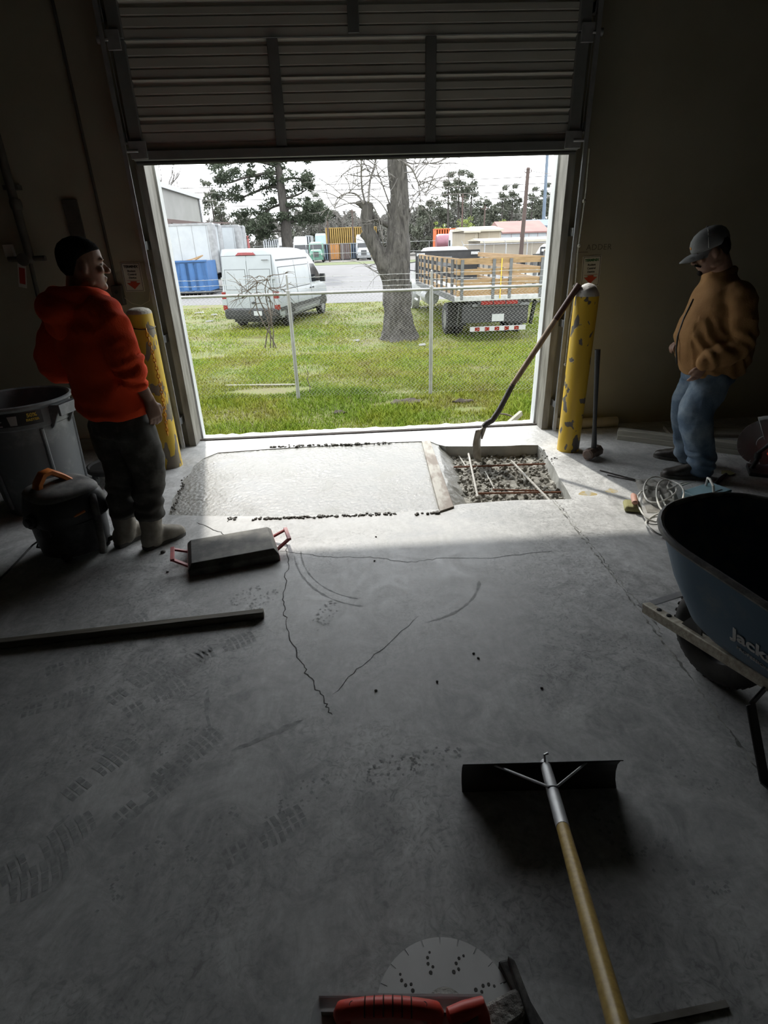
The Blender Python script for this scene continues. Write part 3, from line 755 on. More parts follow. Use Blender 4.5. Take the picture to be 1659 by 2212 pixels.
# ================================================================== SHOVEL leaning on the bollard, SLEDGEHAMMER
top = Vector((BR[0]-0.098, BR[1]-0.01, 1.255)); tip = PZ(1040,998,-0.088); sock = PY(1052,914,4.36)
t = thing('shovel', 'long handled shovel leaning on the yellow bollard, blade in the trench', 'shovel', (tip.x, tip.y, -0.09))
ext = (top-sock).normalized()
k1 = sock.lerp(top, 0.30)
mid = sock.lerp(top, 0.14) + Vector((0.012, 0, -0.03))
obj('handle', MB().tube([k1, sock.lerp(top, 0.62), top+ext*0.03], [0.021, 0.022, 0.020], 14), MT['handle_wood'], t, world_pts=True)
obj('grip', MB().tube([sock.lerp(top, 0.80), top+ext*0.05], [0.0235, 0.0225], 14), MT['handle_brown'], t, world_pts=True)
obj('socket', MB().tube([k1+ext*0.02, mid, sock.lerp(top,0.05)+Vector((0.012,0,-0.028)), sock, sock+Vector((-0.030,0,-0.03))], [0.0215, 0.023, 0.024, 0.025, 0.022], 14), MT['iron'], t, world_pts=True)
# dished blade seen nearly edge on
rings = []
bt = sock + Vector((-0.035, 0.0, -0.035)); bd = (tip - bt); BLEN = bd.length; bd.normalize()
wv = Vector((0.47, 0.883, 0)); wv = (wv - bd*wv.dot(bd)).normalized(); nv = bd.cross(wv).normalized()
for i in range(11):
    s_ = i/10; w = 0.105*(1 if s_ < 0.55 else math.sqrt(max(0.02, 1-((s_-0.55)/0.455)**2)))
    row = []
    for j in range(9):
        u = (j-4)/4; dish = 0.030*(u*u) + 0.022*math.sin(s_*math.pi)
        row.append(bt + bd*(s_*BLEN) + wv*(u*w) + nv*(-dish))
    rings.append(row)
mb = MB(); k = 9; F = [(i*k+j, i*k+j+1, (i+1)*k+j+1, (i+1)*k+j) for i in range(10) for j in range(8)]
mb.add(sum(rings, []), F)
o = obj('blade', mb, MT['steel_worn'], t, 60, world_pts=True)
sm = o.modifiers.new('solid', 'SOLIDIFY'); sm.thickness = 0.003
mb = MB(); mb.tube([bt+wv*0.105, bt+wv*0.03+nv*0.006, bt-wv*0.03+nv*0.006, bt-wv*0.105], 0.006, 8); mb.tube([sock+Vector((-.02,0,-.02)), bt+bd*0.10+nv*(-0.004)], [0.022, 0.006], 10)
obj('step', mb, MT['steel_worn'], t, world_pts=True)

hp = PZ(1281,992,0.0); ht = PY(1291,755,4.12)
t = thing('sledgehammer', 'sledgehammer standing on its head beside the yellow bollard', 'hammer', (hp.x, hp.y+0.02, 0))
hd = Vector((0.80, 0.60, 0))
c0 = Vector((0, 0, 0.052)); hl = 0.085
def ring_at(c, d, r_, n=8):
    u = d.cross(Vector((0,0,1))).normalized(); w = d.cross(u)
    return [c + (u*math.cos(2*math.pi*(k+.5)/n) + w*math.sin(2*math.pi*(k+.5)/n))*r_ for k in range(n)]
obj('head', MB().loft([ring_at(c0-hd*hl, hd, .034), ring_at(c0-hd*(hl-.008), hd, .048), ring_at(c0-hd*.035, hd, .047), ring_at(c0-hd*.03, hd, .042), ring_at(c0+hd*.03, hd, .042), ring_at(c0+hd*.035, hd, .047), ring_at(c0+hd*(hl-.008), hd, .048), ring_at(c0+hd*hl, hd, .034)]), MT['iron_rust'], t, 30)
top = ht - Vector((hp.x, hp.y+0.02, 0))
obj('handle', MB().tube([Vector((0,0,.02)), Vector((0,0,.12)).lerp(top, .0), Vector((0,0,0.1)).lerp(top, .25), Vector((0,0,.1)).lerp(top, .8), top], [.016, .021, .0155, .0185, .021], 12), MT['handle_black'], t)

# ================================================================== THINGS ON THE DOOR WALL
def sign(name, cx, cz, w, h, label, head_mat, tilt):
    t = thing(name, label, 'sign', (cx, WY-0.004, cz))
    M = Matrix.Rotation(tilt, 4, 'Y')
    obj('panel', MB().box(-w/2, w/2, -0.002, 0.003, -h/2, h/2, M), MT['sign'], t)
    bd_ = MB()
    for (x0, x1, z0, z1) in ((-w/2+.006, w/2-.006, h/2-.009, h/2-.006), (-w/2+.006, w/2-.006, -h/2+.006, -h/2+.009), (-w/2+.006, -w/2+.009, -h/2+.006, h/2-.006), (w/2-.009, w/2-.006, -h/2+.006, h/2-.006)):
        bd_.box(x0, x1, -0.0032, -0.0015, z0, z1, M)
    obj('border', bd_, MT['ink'], t)
    face = M @ Matrix.Translation((0, -0.0030, 0)) @ Matrix.Rotation(R(90), 4, 'X')
    text_part('heading', 'TERMINIX', w*0.165, head_mat, t, face @ Matrix.Translation((0, h*0.36, 0)), bold=0.0012)
    for i, s_ in enumerate(('Rodent', 'Control', 'Device')):
        text_part('text_line', s_, w*0.14, MT['ink'], t, face @ Matrix.Translation((0, h*(0.21-0.115*i), 0)), bold=0.0006)
    obj('rule', MB().box(-w*.36, w*.36, -0.0032, -0.0015, -h*.125, -h*.115, M), MT['ink_red'], t)
    a = [(-.16,-.14),(.16,-.14),(.16,-.20),(.36,-.20),(0,-.42),(-.36,-.20),(-.16,-.20)]
    obj('arrow', MB().prism([(u*w, v*h) for u, v in a], -0.0034, -0.0015, lambda u, v, d: tuple(M @ Vector((u, d, v)))), MT['ink_red'], t, 0)
    return t
sign('sign', -1.728, 1.425, 0.150, 0.215, 'white sign with red down arrow and black heading beside conduit box', MT['ink'], R(1))
sign('sign', 2.055, 1.350, 0.158, 0.235, 'white sign with green heading and red arrow behind the mortar capped bollard', MT['ink_green'], R(-2))
g = thing('wall_writing', 'faint pencilled capital letters on the wall above the green headed sign', 'writing', (2.05, WY-0.001, 1.53))
fm = Matrix.Rotation(R(90), 4, 'X')
text_part('letters', 'L', 0.075, MT['pencil'], g, Matrix.Translation((-0.16, 0, -0.01)) @ fm, depth=0.0003)
text_part('letters', 'ADDER', 0.062, MT['pencil'], g, Matrix.Translation((0.05, 0, 0.0)) @ fm, depth=0.0003, spacing=1.1)
obj('underline', MB().box(-0.14, -0.04, -0.0004, 0.0002, -0.035, -0.030), MT['pencil'], g)
# conduit, switch box, wire loop to the door sensor
t = thing('conduit', 'thin grey conduit running down the wall to a dark switch box', 'conduit', (-1.865, WY-0.018, 1.30))
obj('tube', MB().tube([(0,0,4.6),(0.0,0,0.06)], 0.011, 8), MT['pipe_dark'], t)
obj('switch_box', MB().box(-0.035, 0.045, -0.045, 0.016, -0.08, 0.07), MT['pipe_dark'], t, bevel=0.005)
obj('button', MB().lathe([(0.012,0),(0.012,-0.012)], 12, (0.006,-0.045,0.02), 'y'), MT['rubber'], t)
wl = [(0.04,-0.01,-0.02),(0.09,-0.005,-0.07),(0.16,0.0,-0.09),(0.235,0.0,-0.055),(0.262,0.0,0.04),(0.275,-0.01,0.16)]
obj('wire', MB().tube(wl, 0.003, 6), MT['pvc'], t)
obj('sensor', MB().box(0.262, 0.300, -0.03, 0.014, 0.10, 0.20), MT['sign'], t, bevel=0.003)
# dark wall panel
solo('wall_panel', MB().box(-0.055, 0.055, -0.02, 0.0, 0, 0.40), MT['pipe_dark'], 'narrow black panel fixed on the wall behind the person in red', 'panel', (-2.075, WY, 1.58), 0, bevel=0.003)
# sprinkler drain pipe with valve and red tag
t = thing('drain_pipe', 'dark vertical pipe on the wall with a valve and red tag', 'pipe', (-2.46, WY-0.065, 0.5))
obj('riser', MB().tube([(0.03,0,5.4),(0.005,0,1.10)], 0.030, 12), MT['pipe_dark'], t)
obj('lower_pipe', MB().tube([(0.0,0,1.10),(-0.03,0,0.62),(-0.03,0.0,0.55),(0.06,0,0.0)], [0.016,0.015,0.013,0.012], 10), MT['pipe_dark'], t)
v = MB(); v.tube([(-0.16,0,1.085),(0.12,0,1.085)], 0.020, 10); v.ball((0,0,1.085), 0.038, 10, 8); v.tube([(0,-0.01,1.08),(0,-0.09,1.08)], 0.009, 8); v.lathe([(0.012,-0.09),(0.045,-0.095),(0.045,-0.105),(0.012,-0.11)], 16, (0,0,1.08), 'y')
obj('valve', v, MT['pipe_dark'], t)
obj('coupling', MB().lathe([(0.036,0),(0.042,0.02),(0.042,0.05),(0.036,0.07)], 14, (0.012,0,1.42)), MT['pipe_dark'], t)
obj('bracket', MB().box(-0.05, 0.06, 0.0, 0.06, 1.55, 1.58), MT['pipe_dark'], t)
M = Matrix.Translation((-0.065,-0.055,0.965)) @ Matrix.Rotation(R(14), 4, 'Y')
tg = obj('tag', MB().box(-0.030, 0.030, -0.002, 0.0, -0.085, 0.085, M), MT['sign'], t)
obj('tag_face', MB().box(-0.020, 0.022, -0.004, -0.001, -0.058, 0.06, M), MT['red_tag'], tg)
solo('wall_box', MB().box(-0.035, 0.035, -0.035, 0.0, 0, 0.09), MT['sign'], 'small pale box on the wall left of the dark pipe', 'box', (-2.62, WY, 1.60), 0, bevel=0.004)
# small stuff along the wall foot on the right
solo('pvc_pipe', MB().lathe([(0.046,-0.235),(0.046,0.235),(0.040,0.235),(0.040,-0.235)], 24, (0,0,0.046), 'x', cap=False), MT['pvc'], 'short cream plastic pipe lying against the wall foot', 'pipe', (2.215, 4.87, 0))
solo('block', MB().box(-0.035, 0.035, -0.03, 0.03, 0, 0.10), MT['pvc'], 'small pale block standing at the foot of the door track', 'block', (1.925, 4.90, 0), 0, bevel=0.004)
p0 = PZ(1332,950,0); p1 = PZ(1605,985,0)
d = (p1-p0); ang = math.atan2(d.y, d.x)
solo('timber', MB().box(0, d.length, 0, 0.09, 0, 0.045), MT['lumber_grey'], 'grey timber length on the floor, lower of two near the wall', 'timber', (p0.x, p0.y, 0), ang, bevel=0.003)
solo('timber', MB().box(-0.005, d.length+0.05, 0.002, 0.085, 0, 0.045), MT['lumber_grey'], 'grey timber length stacked on top of another near the wall', 'timber', (p0.x, p0.y, 0.045), ang, bevel=0.003)
solo('sheet_board', MB().box(0, 1.0, 0, 0.22, 0, 0.03), MT['lumber_grey'], 'wide dusty board lying flat behind the stacked timbers', 'board', (2.78, 4.52, 0), R(-14), bevel=0.003)
# ================================================================== KNEE BOARD, POLE
MT['board_black'] = dusty('black_dusty_board', (0.03,0.030,0.028), (0.17,0.165,0.14), 0.7, 5, 0.75)
MT['red_paint'] = pm('dull_red_paint', (0.42,0.085,0.085), (0.30,0.06,0.06), 12, 0.5)
MT['red_plastic'] = pm('red_plastic', (0.70,0.075,0.05), (0.58,0.055,0.04), 12, 0.45)
q = [PZ(403,1250,0.0), PZ(599,1213,0.0), PZ(588,1158,0.0), PZ(413,1183,0.0)]
c = sum(q, Vector())/4
ang = math.atan2((q[1]-q[0]).y, (q[1]-q[0]).x)
W_ = 0.50; D_ = 0.33
t = thing('kneeling_board', 'black dusty kneeling board with a red metal handle at each end', 'board', (c.x+0.005, c.y, 0), ang)
def rr(w, d, z): return [(-w/2,-d/2,z),(w/2,-d/2,z),(w/2,d/2,z),(-w/2,d/2,z)]
obj('tray', MB().loft([rr(W_, D_, 0.0), rr(W_, D_, 0.032)]), MT['red_paint'], t, 0, bevel=0.003)
obj('pad', MB().loft([rr(W_-.004, D_+.004, 0.004), rr(W_-.004, D_+.004, 0.045), rr(W_-.05, D_-.05, 0.075)]), MT['board_black'], t, 0, bevel=0.003)
for s_ in (-1, 1):
    hb = MB(); x0 = s_*(W_/2-0.005); x1 = s_*(W_/2+0.075)
    hb.bar((x0, -0.085, 0.03), (x1, -0.062, 0.075), 0.022, 0.012); hb.bar((x0, 0.085, 0.03), (x1, 0.062, 0.075), 0.022, 0.012); hb.bar((x1, -0.075, 0.078), (x1, 0.075, 0.078), 0.022, 0.014)
    obj('handle', hb, MT['red_paint'], t, bevel=0.002)
    obj('end_plate', MB().box(x0-0.004, x0+0.004, -0.15, 0.15, 0.0, 0.045), MT['red_paint'], t)
a = PZ(570,1324,0.022); b = PZ(-160,1408,0.022)
d = (b-a); c = Vector((a.x, a.y, 0))
solo('wooden_pole', MB().box(0, d.length, -0.019, 0.019, 0, 0.038), MT['wood_dark'], 'long square dark wooden pole lying on the floor below the boots', 'pole', c, math.atan2(d.y, d.x), bevel=0.004)

# ================================================================== TRASH CAN
MT['grey_plastic'] = dusty('grey_bin_plastic', (0.13,0.14,0.145), (0.27,0.28,0.27), 0.55, 4, 0.35)
MT['black_label'] = pm('black_sticker', (0.018,0.018,0.02), (0.03,0.03,0.03), 10, 0.4)
MT['yellow_print'] = pm('yellow_print', (0.60,0.42,0.05), (0.5,0.36,0.05), 10, 0.5)
MT['white_print'] = pm('grey_white_print', (0.45,0.45,0.43), (0.36,0.36,0.34), 10, 0.5)
TC = Vector((-2.245, 3.78, 0))
t = thing('trash_can', 'large round grey plastic trash can without a lid behind the vacuum', 'trash can', TC, R(-19))
t.scale = (1.04, 1.04, 0.965)
mb = MB(); mb.lathe([(0.05,0.012),(0.225,0.012),(0.23,0.0),(0.245,0.0),(0.25,0.03),(0.262,0.25),(0.278,0.60),(0.281,0.63),(0.292,0.64),(0.298,0.755),(0.310,0.765),(0.318,0.775),(0.318,0.79),(0.306,0.795),(0.292,0.785),(0.270,0.60),(0.250,0.22),(0.238,0.03),(0.05,0.022)], 56, cap=True)
obj('body', mb, MT['grey_plastic'], t, 35)
for k in range(10):                       # venting channels and ribs
    a = R(-60+k*36); 
    if k % 2: 
        rb = MB(); r0, r1 = 0.258, 0.280; ca, sa = math.cos(a), math.sin(a)
        rb.tube([(r0*ca, r0*sa, 0.06), (r1*ca, r1*sa, 0.62)], 0.012, 8); obj('rib', rb, MT['grey_plastic'], t)
for s_ in (0, 180):                       # grab handles under the rim
    M = Matrix.Rotation(R(s_+6), 4, 'Z'); hb = MB()
    hb.box(0.285, 0.360, -0.085, 0.085, 0.735, 0.765, M); hb.box(0.345, 0.362, -0.085, 0.085, 0.69, 0.765, M)
    hb.loft([[M @ Vector(p) for p in ((0.27,-0.085,0.60),(0.29,-0.085,0.62),(0.355,-0.085,0.74),(0.28,-0.085,0.74))], [M @ Vector(p) for p in ((0.27,-0.07,0.60),(0.29,-0.07,0.62),(0.355,-0.07,0.74),(0.28,-0.07,0.74))]])
    hb.loft([[M @ Vector(p) for p in ((0.27,0.085,0.60),(0.29,0.085,0.62),(0.355,0.085,0.74),(0.28,0.085,0.74))], [M @ Vector(p) for p in ((0.27,0.07,0.60),(0.29,0.07,0.62),(0.355,0.07,0.74),(0.28,0.07,0.74))]])
    obj('handle', hb, MT['grey_plastic'], t, bevel=0.003)
lb = MB(); A0 = R(-20); n = 14
for (r_, ) in ((0.3015,),):
    v = []
    for k in range(n+1):
        a = A0 - R(62)*k/n; v += [(r_*math.cos(a)*0.985, r_*math.sin(a)*0.985, 0.665), (r_*math.cos(a), r_*math.sin(a), 0.75)]
    lb.add(v, [(2*k, 2*k+2, 2*k+3, 2*k+1) for k in range(n)])
lab = obj('label', lb, MT['black_label'], t)
def on_can(deg, z, r_=0.3035):
    a = R(deg); return Matrix.Translation((r_*math.cos(a), r_*math.sin(a), z)) @ Matrix.Rotation(a+R(90), 4, 'Z') @ Matrix.Rotation(R(90), 4, 'X')
text_part('label_print', '50%', 0.034, MT['yellow_print'], lab, on_can(-31, 0.728), bold=0.001)
text_part('label_print', 'FASTER', 0.022, MT['yellow_print'], lab, on_can(-31, 0.698), bold=0.001)
for q in range(5): obj('label_print', MB().box(-0.040, 0.040-0.012*(q % 2), -0.0012, 0.0012, 0.672+q*0.015, 0.679+q*0.015, Matrix.Rotation(R(-70+90), 4, 'Z') @ Matrix.Translation((0, -0.302, 0))), MT['white_print'], lab)
obj('label_print', MB().prism([(-.025,.03),(.025,.03),(.018,-.03),(-.018,-.03)], -.0012, .0012, lambda u, v, d: tuple(on_can(-51, 0.705) @ Vector((u, v, d)))), MT['white_print'], lab)
# dolly under the can
mb = MB()
t2 = thing('bin_dolly', 'round dark plastic dolly with casters standing behind the vacuum', 'dolly', (TC.x+0.33, TC.y+0.38, 0))
obj('deck', MB().lathe([(0.02,0.085),(0.17,0.085),(0.185,0.095),(0.185,0.125),(0.17,0.13),(0.16,0.115),(0.02,0.115)], 32), MT['rubber'], t2)
for k in range(4):
    a = R(45+90*k); x, y = 0.14*math.cos(a), 0.14*math.sin(a)
    cb = MB(); cb.lathe([(0.032,-0.012),(0.036,-0.008),(0.036,0.008),(0.032,0.012)], 16, (x,y,0.036), 'x'); cb.box(x-.02,x+.02,y-.015,y+.015,0.05,0.09)
    obj('caster', cb, MT['grey_plastic'], t2)

# ================================================================== SHOP VACUUM
MT['vac_black'] = dusty('black_vacuum_plastic', (0.022,0.022,0.024), (0.10,0.10,0.095), 0.5, 5, 0.35)
MT['vac_lid'] = dusty('dusty_vacuum_lid', (0.05,0.05,0.05), (0.26,0.255,0.235), 0.7, 4, 0.85)
MT['orange'] = pm('orange_plastic', (0.62,0.20,0.04), (0.52,0.15,0.03), 8, 0.45)
VC = Vector((-1.72, 3.03, 0))
t = thing('shop_vacuum', 'black shop vacuum with orange carrying handle beside the tan boots', 'vacuum', VC, R(-40))
obj('drum', MB().lathe([(0.17,0.03),(0.185,0.04),(0.195,0.10),(0.200,0.20),(0.203,0.235),(0.19,0.24)], 36), MT['vac_black'], t, 35)
def sq(r_, z, p=3.2, n=36): return [(r_*math.copysign(abs(math.cos(2*math.pi*k/n))**(2/p), math.cos(2*math.pi*k/n)), r_*math.copysign(abs(math.sin(2*math.pi*k/n))**(2/p), math.sin(2*math.pi*k/n)), z) for k in range(n)]
obj('motor_head', MB().loft([sq(.195,.235), sq(.205,.25), sq(.203,.30), sq(.185,.37), sq(.17,.395)]), MT['vac_black'], t, 40)
obj('lid', MB().loft([sq(.178,.385), sq(.176,.400), sq(.160,.418), sq(.12,.432), sq(.05,.438)]), MT['vac_lid'], t, 50)
hp_ = [(-0.02,-0.115,.40),(-0.02,-0.098,.455),(-0.02,-0.060,.500),(-0.02,-0.02,.505),(-0.02,0.030,.465),(-0.02,0.065,.428)]
mb = MB()
rings = []
for i, p in enumerate(hp_):
    a_ = Vector(hp_[max(i-1,0)]); b_ = Vector(hp_[min(i+1,len(hp_)-1)]); d_ = (b_-a_).normalized(); n_ = Vector((1,0,0)); o_ = n_.cross(d_)
    w_, h_ = 0.032+0.010*abs(i-2.5)/2.5, 0.017
    rings.append([Vector(p)+n_*w_*sx+o_*h_*sy for sx, sy in ((-1,-.6),(-.7,-1),(.7,-1),(1,-.6),(1,.6),(.7,1),(-.7,1),(-1,.6))])
mb.loft(rings); obj('handle', mb, MT['orange'], t, 50)
obj('orange_trim', MB().tube([(0.200*math.cos(R(a)), 0.200*math.sin(R(a)), .262+.0006*(a+60)) for a in range(-62, 10, 6)], 0.009, 8), MT['orange'], t)
pb = MB(); M = Matrix.Rotation(R(-78), 4, 'Z')
pb.tube([M @ Vector((0.19,0,.285)), M @ Vector((0.235,0,.285))], [0.042,0.040], 20); pb.tube([M @ Vector((0.20,0,.285)), M @ Vector((0.250,0,.285))], [0.024,0.024], 16)
obj('hose_port', pb, MT['vac_black'], t)
for k in range(4):
    a = R(45+90*k); x, y = 0.165*math.cos(a), 0.165*math.sin(a)
    cb = MB(); cb.ball((x, y, 0.025), 0.025, 12, 8); cb.box(x-.03,x+.03,y-.03,y+.03,0.035,0.065); obj('caster', cb, MT['rubber'], t)
for s_ in (-1, 1):
    M = Matrix.Rotation(R(90*s_+30), 4, 'Z'); obj('latch', MB().box(0.196, 0.214, -0.025, 0.025, 0.19, 0.275, M), MT['vac_black'], t, bevel=0.003)
obj('hose', MB().tube([(0.17,0.09,.36),(0.215,0.07,.33),(0.245,0.05,.24),(0.25,0.04,.12),(0.245,0.03,0.035)], 0.020, 12), MT['vac_lid'], t)
cp = [PZ(95,1160,0.12), PZ(70,1178,0.008), PZ(45,1205,0.006), PZ(15,1236,0.006), PZ(-12,1262,0.006), PZ(-40,1300,0.006)]
obj('power_cord', MB().tube(cp, 0.0055, 8), MT['rubber'], t, world_pts=True)
hk = [PZ(100,1172,0.05), PZ(82,1172,0.05), PZ(80,1182,0.05), PZ(100,1184,0.05)]
obj('cord_hook', MB().tube(hk, 0.006, 6), MT['rubber'], t, world_pts=True)

# ================================================================== WHEELBARROW
MT['blue_tray'] = dusty('blue_tray_steel', (0.055,0.115,0.175), (0.16,0.185,0.19), 0.42, 4, 0.28, metal=0.1)
MT['tray_inside'] = dusty('cement_dusted_tray', (0.055,0.105,0.155), (0.20,0.20,0.19), 0.8, 5, 0.4)
MT['rim_steel'] = dusty('scuffed_tray_rim', (0.10,0.10,0.10), (0.30,0.29,0.26), 0.5, 14, 0.5)
MT['ash_bar'] = pm('weathered_ash_bar', (0.42,0.385,0.31), (0.27,0.235,0.18), 7, 0.7, sc=(7,1,7), bump=0.3, bscale=12)
MT['black_steel'] = pm('black_painted_steel', (0.022,0.023,0.025), (0.04,0.04,0.042), 10, 0.45)
MT['tyre'] = pm('dusty_tyre', (0.035,0.034,0.032), (0.075,0.072,0.066), 9, 0.85)
MT['letter_white'] = pm('white_lettering', (0.62,0.62,0.60), (0.50,0.50,0.48), 20, 0.5)
WC = Vector((1.385, 1.632, 0)); WA = R(108)         # wheel centre, heading (local +x = forward)
t = thing('wheelbarrow', 'blue steel wheelbarrow with wooden handles and a pneumatic tyre', 'wheelbarrow', WC, WA-R(0))
# tray: rounded rectangles from floor pan to rim; local x forward, y to the left
def rrect(x0, x1, hw, rf, rb, z, n=8, tilt=0.0):
    pts = []
    for cx_, cy_, r_, a0 in ((x1-rf, hw-rf, rf, 0), (x0+rb, hw-rb, rb, 90), (x0+rb, -hw+rb, rb, 180), (x1-rf, -hw+rf, rf, 270)):
        for k in range(n+1):
            a = R(a0+90*k/n); x = cx_+r_*math.cos(a); y = cy_+r_*math.sin(a); pts.append(Vector((x, y, z + tilt*(x+0.25))))
    return pts
outer = [rrect(-0.50,0.02,0.185,.13,.08,.300,tilt=.02), rrect(-0.56,0.085,0.225,.17,.10,.345,tilt=.03), rrect(-0.64,0.185,0.278,.23,.13,.48,tilt=.06), rrect(-0.72,0.265,0.318,.275,.16,.635,tilt=.08)]
inner = [[p*1.0 for p in rrect(-0.71,0.257,0.310,.268,.155,.636,tilt=.08)], rrect(-0.63,0.178,0.271,.225,.125,.482,tilt=.06), rrect(-0.555,0.08,0.22,.165,.095,.350,tilt=.03), rrect(-0.495,0.01,0.18,.125,.075,.308,tilt=.02)]
mb = MB(); mb.loft(outer, cap=False); n0 = len(mb.v); mb.add(outer[0], [tuple(range(len(outer[0])-1, -1, -1))])
obj('tray', mb, MT['blue_tray'], t, 50)
mb = MB(); mb.loft(inner, cap=False); mb.add(inner[-1], [tuple(range(len(inner[-1])))])
obj('tray_lining', mb, MT['tray_inside'], t, 50)
rim = [p + Vector((0,0,0.0)) for p in rrect(-0.722,0.268,0.321,.278,.162,.637,tilt=.08)]
obj('rim', MB().tube(rim, 0.0125, 8, closed=True), MT['rim_steel'], t)
for s_ in (1, -1):
    f0 = Vector((0.275, s_*0.110, 0.190)); f1 = Vector((-0.95, s_*0.272, 0.415))
    hb = MB(); hb.bar(f0, f1, 0.038, 0.044); obj('handle', hb, MT['ash_bar'], t, bevel=0.004)
    for q in range(2):
        p = f0.lerp(f1, 0.06+0.045*q); obj('bolt', MB().lathe([(0.010,0.0),(0.010,0.005),(0.003,0.007)], 8, (p.x, p.y, p.z+0.022)), MT['black_steel'], t)
    # leg: flat steel loop down to the floor
    la = f0.lerp(f1, 0.52); lb_ = f0.lerp(f1, 0.80)
    lg = MB(); y0 = s_*0.222
    lp = [(la.x+0.06, la.y, la.z-0.03), (-0.30, s_*0.240, 0.22), (-0.425, s_*0.262, 0.012), (-0.56, s_*0.262, 0.012), (-0.68, s_*0.245, 0.36)]
    for a_, b_ in zip(lp, lp[1:]): lg.bar(a_, b_, 0.042, 0.007, up=(1,0,0.2))
    obj('leg', lg, MT['black_steel'], t, bevel=0.002)
    bl = MB(); bl.loft([[(-0.02, s_*0.14, 0.225), (0.10, s_*0.125, 0.22), (0.10, s_*0.118, 0.22), (-0.02, s_*0.133, 0.225)], [(-0.02, s_*0.175, 0.34), (0.02, s_*0.165, 0.34), (0.02, s_*0.158, 0.34), (-0.02, s_*0.168, 0.34)]])
    obj('tray_riser', bl, MT['black_steel'], t)
    obj('axle_bracket', MB().box(-0.03, 0.03, s_*0.075-0.006, s_*0.075+0.006, 0.175, 0.235), MT['black_steel'], t)
obj('nose_bar', MB().bar((0.285, -0.13, 0.19), (0.285, 0.13, 0.19), 0.03, 0.006), MT['galv'], t)
wt = obj('tyre', MB().lathe([(0.105,-0.030),(0.120,-0.042),(0.155,-0.050),(0.182,-0.042),(0.198,-0.020),(0.200,0.0),(0.198,0.020),(0.182,0.042),(0.155,0.050),(0.120,0.042),(0.105,0.030)], 48, (0,0,0.20), 'y', cap=False), MT['tyre'], t)
tr = MB()
for k in range(36):
    a = 2*math.pi*k/36; M = Matrix.Translation((0,0,0.20)) @ Matrix.Rotation(a, 4, 'Y')
    for s_ in (-1, 1): tr.box(0.180, 0.1995, s_*0.017-0.011, s_*0.017+0.011, -0.008+0.008*(s_>0), 0.004+0.008*(s_>0), M)
obj('tread', tr, MT['tyre'], wt, kind='stuff')
obj('wheel_rim', MB().lathe([(0.02,-0.035),(0.045,-0.035),(0.055,-0.012),(0.095,-0.012),(0.110,-0.030),(0.110,0.030),(0.095,0.012),(0.055,0.012),(0.045,0.035),(0.02,0.035)], 32, (0,0,0.20), 'y'), MT['black_steel'], t)
obj('axle', MB().cyl((0,-0.10,0.20), (0,0.10,0.20), 0.009, n=10), MT['galv'], t)
# lettering on the tray's left side, reading from nose to handles
def on_tray(x, s_):     # s_: 0 at the lower ring, 1 at the rim, on the left flank
    a = Vector((x, 0.278, .48+.06*(x+.25))); b = Vector((x, 0.318, .635+.08*(x+.25))); c_ = Vector((x, 0.225, .345+.03*(x+.25)))
    p = a.lerp(b, s_) if s_ >= 0 else a.lerp(c_, -s_)
    n_up = (b-a).normalized() if s_ >= 0 else (a-c_).normalized()
    ex = Vector((-1, 0, -0.05)).normalized(); ez = ex.cross(n_up).normalized(); ey = ez.cross(ex)
    p = p + ez*0.0025*(1 if ez.y > 0 else -1)
    return Matrix(((ex.x,ey.x,ez.x,p.x),(ex.y,ey.y,ez.y,p.y),(ex.z,ey.z,ez.z,p.z),(0,0,0,1)))
text_part('lettering', 'Jackson', 0.074, MT['letter_white'], t, on_tray(-0.190, -0.30), align='LEFT', bold=0.0022, depth=0.001)
text_part('lettering', 'PROFESSIONAL TOOLS', 0.020, MT['letter_white'], t, on_tray(-0.205, -0.70), align='LEFT', bold=0.0002, depth=0.001)

# ================================================================== CONCRETE PLACER RAKE (held by the photographer)
MT['rake_black'] = pm('black_rake_steel', (0.035,0.034,0.030), (0.055,0.053,0.046), 9, 0.55, metal=0.2)
MT['handle_yellow'] = pm('varnished_yellow_handle', (0.52,0.36,0.10), (0.40,0.27,0.065), 9, 0.38, sc=(10,10,0.8))
bl0, bl1 = PZ(998,1711,0.0), PZ(1331,1702,0.0)
c = (bl0+bl1)/2; bx = (bl1-bl0).normalized(); L_ = (bl1-bl0).length; by = Vector((-bx.y, bx.x, 0))
t = thing('concrete_rake', 'concrete placer rake with black blade and long yellow handle', 'rake', (c.x, c.y, 0))
prof = [(0.0,0.0),(0.018,0.02),(0.026,0.05),(0.024,0.085),(0.012,0.115),(-0.004,0.135)]
mb = MB(); A = [bl0+by*d_+Vector((0,0,z_)) for d_, z_ in prof]; B = [bl1+by*d_+Vector((0,0,z_)) for d_, z_ in prof]
k = len(prof); mb.add(A+B, [(i, i+1, k+i+1, k+i) for i in range(k-1)])
o = obj('blade', mb, MT['rake_black'], t, 60, world_pts=True)
sm = o.modifiers.new('solid', 'SOLIDIFY'); sm.thickness = 0.003
h0 = c + by*0.012 + Vector((0,0,0.108)) + bx*0.012
h2 = PT(1333,2206,0.82); hd = (h2-h0).normalized()
h1 = h0 + hd*0.40
obj('ferrule', MB().tube([h0, h0.lerp(h1,.5), h1], [0.0165,0.0175,0.0170], 16), MT['galv'], t, world_pts=True)
obj('handle', MB().tube([h1-hd*0.01, h1.lerp(h2,.5), h2+hd*0.30], [0.0160,0.0170,0.0175], 18), MT['handle_yellow'], t, world_pts=True)
bj = h0+hd*0.20
mb = MB(); s1 = bl0.lerp(bl1, .20)+by*.022+Vector((0,0,.098)); s2 = bl0.lerp(bl1, .80)+by*.022+Vector((0,0,.098))
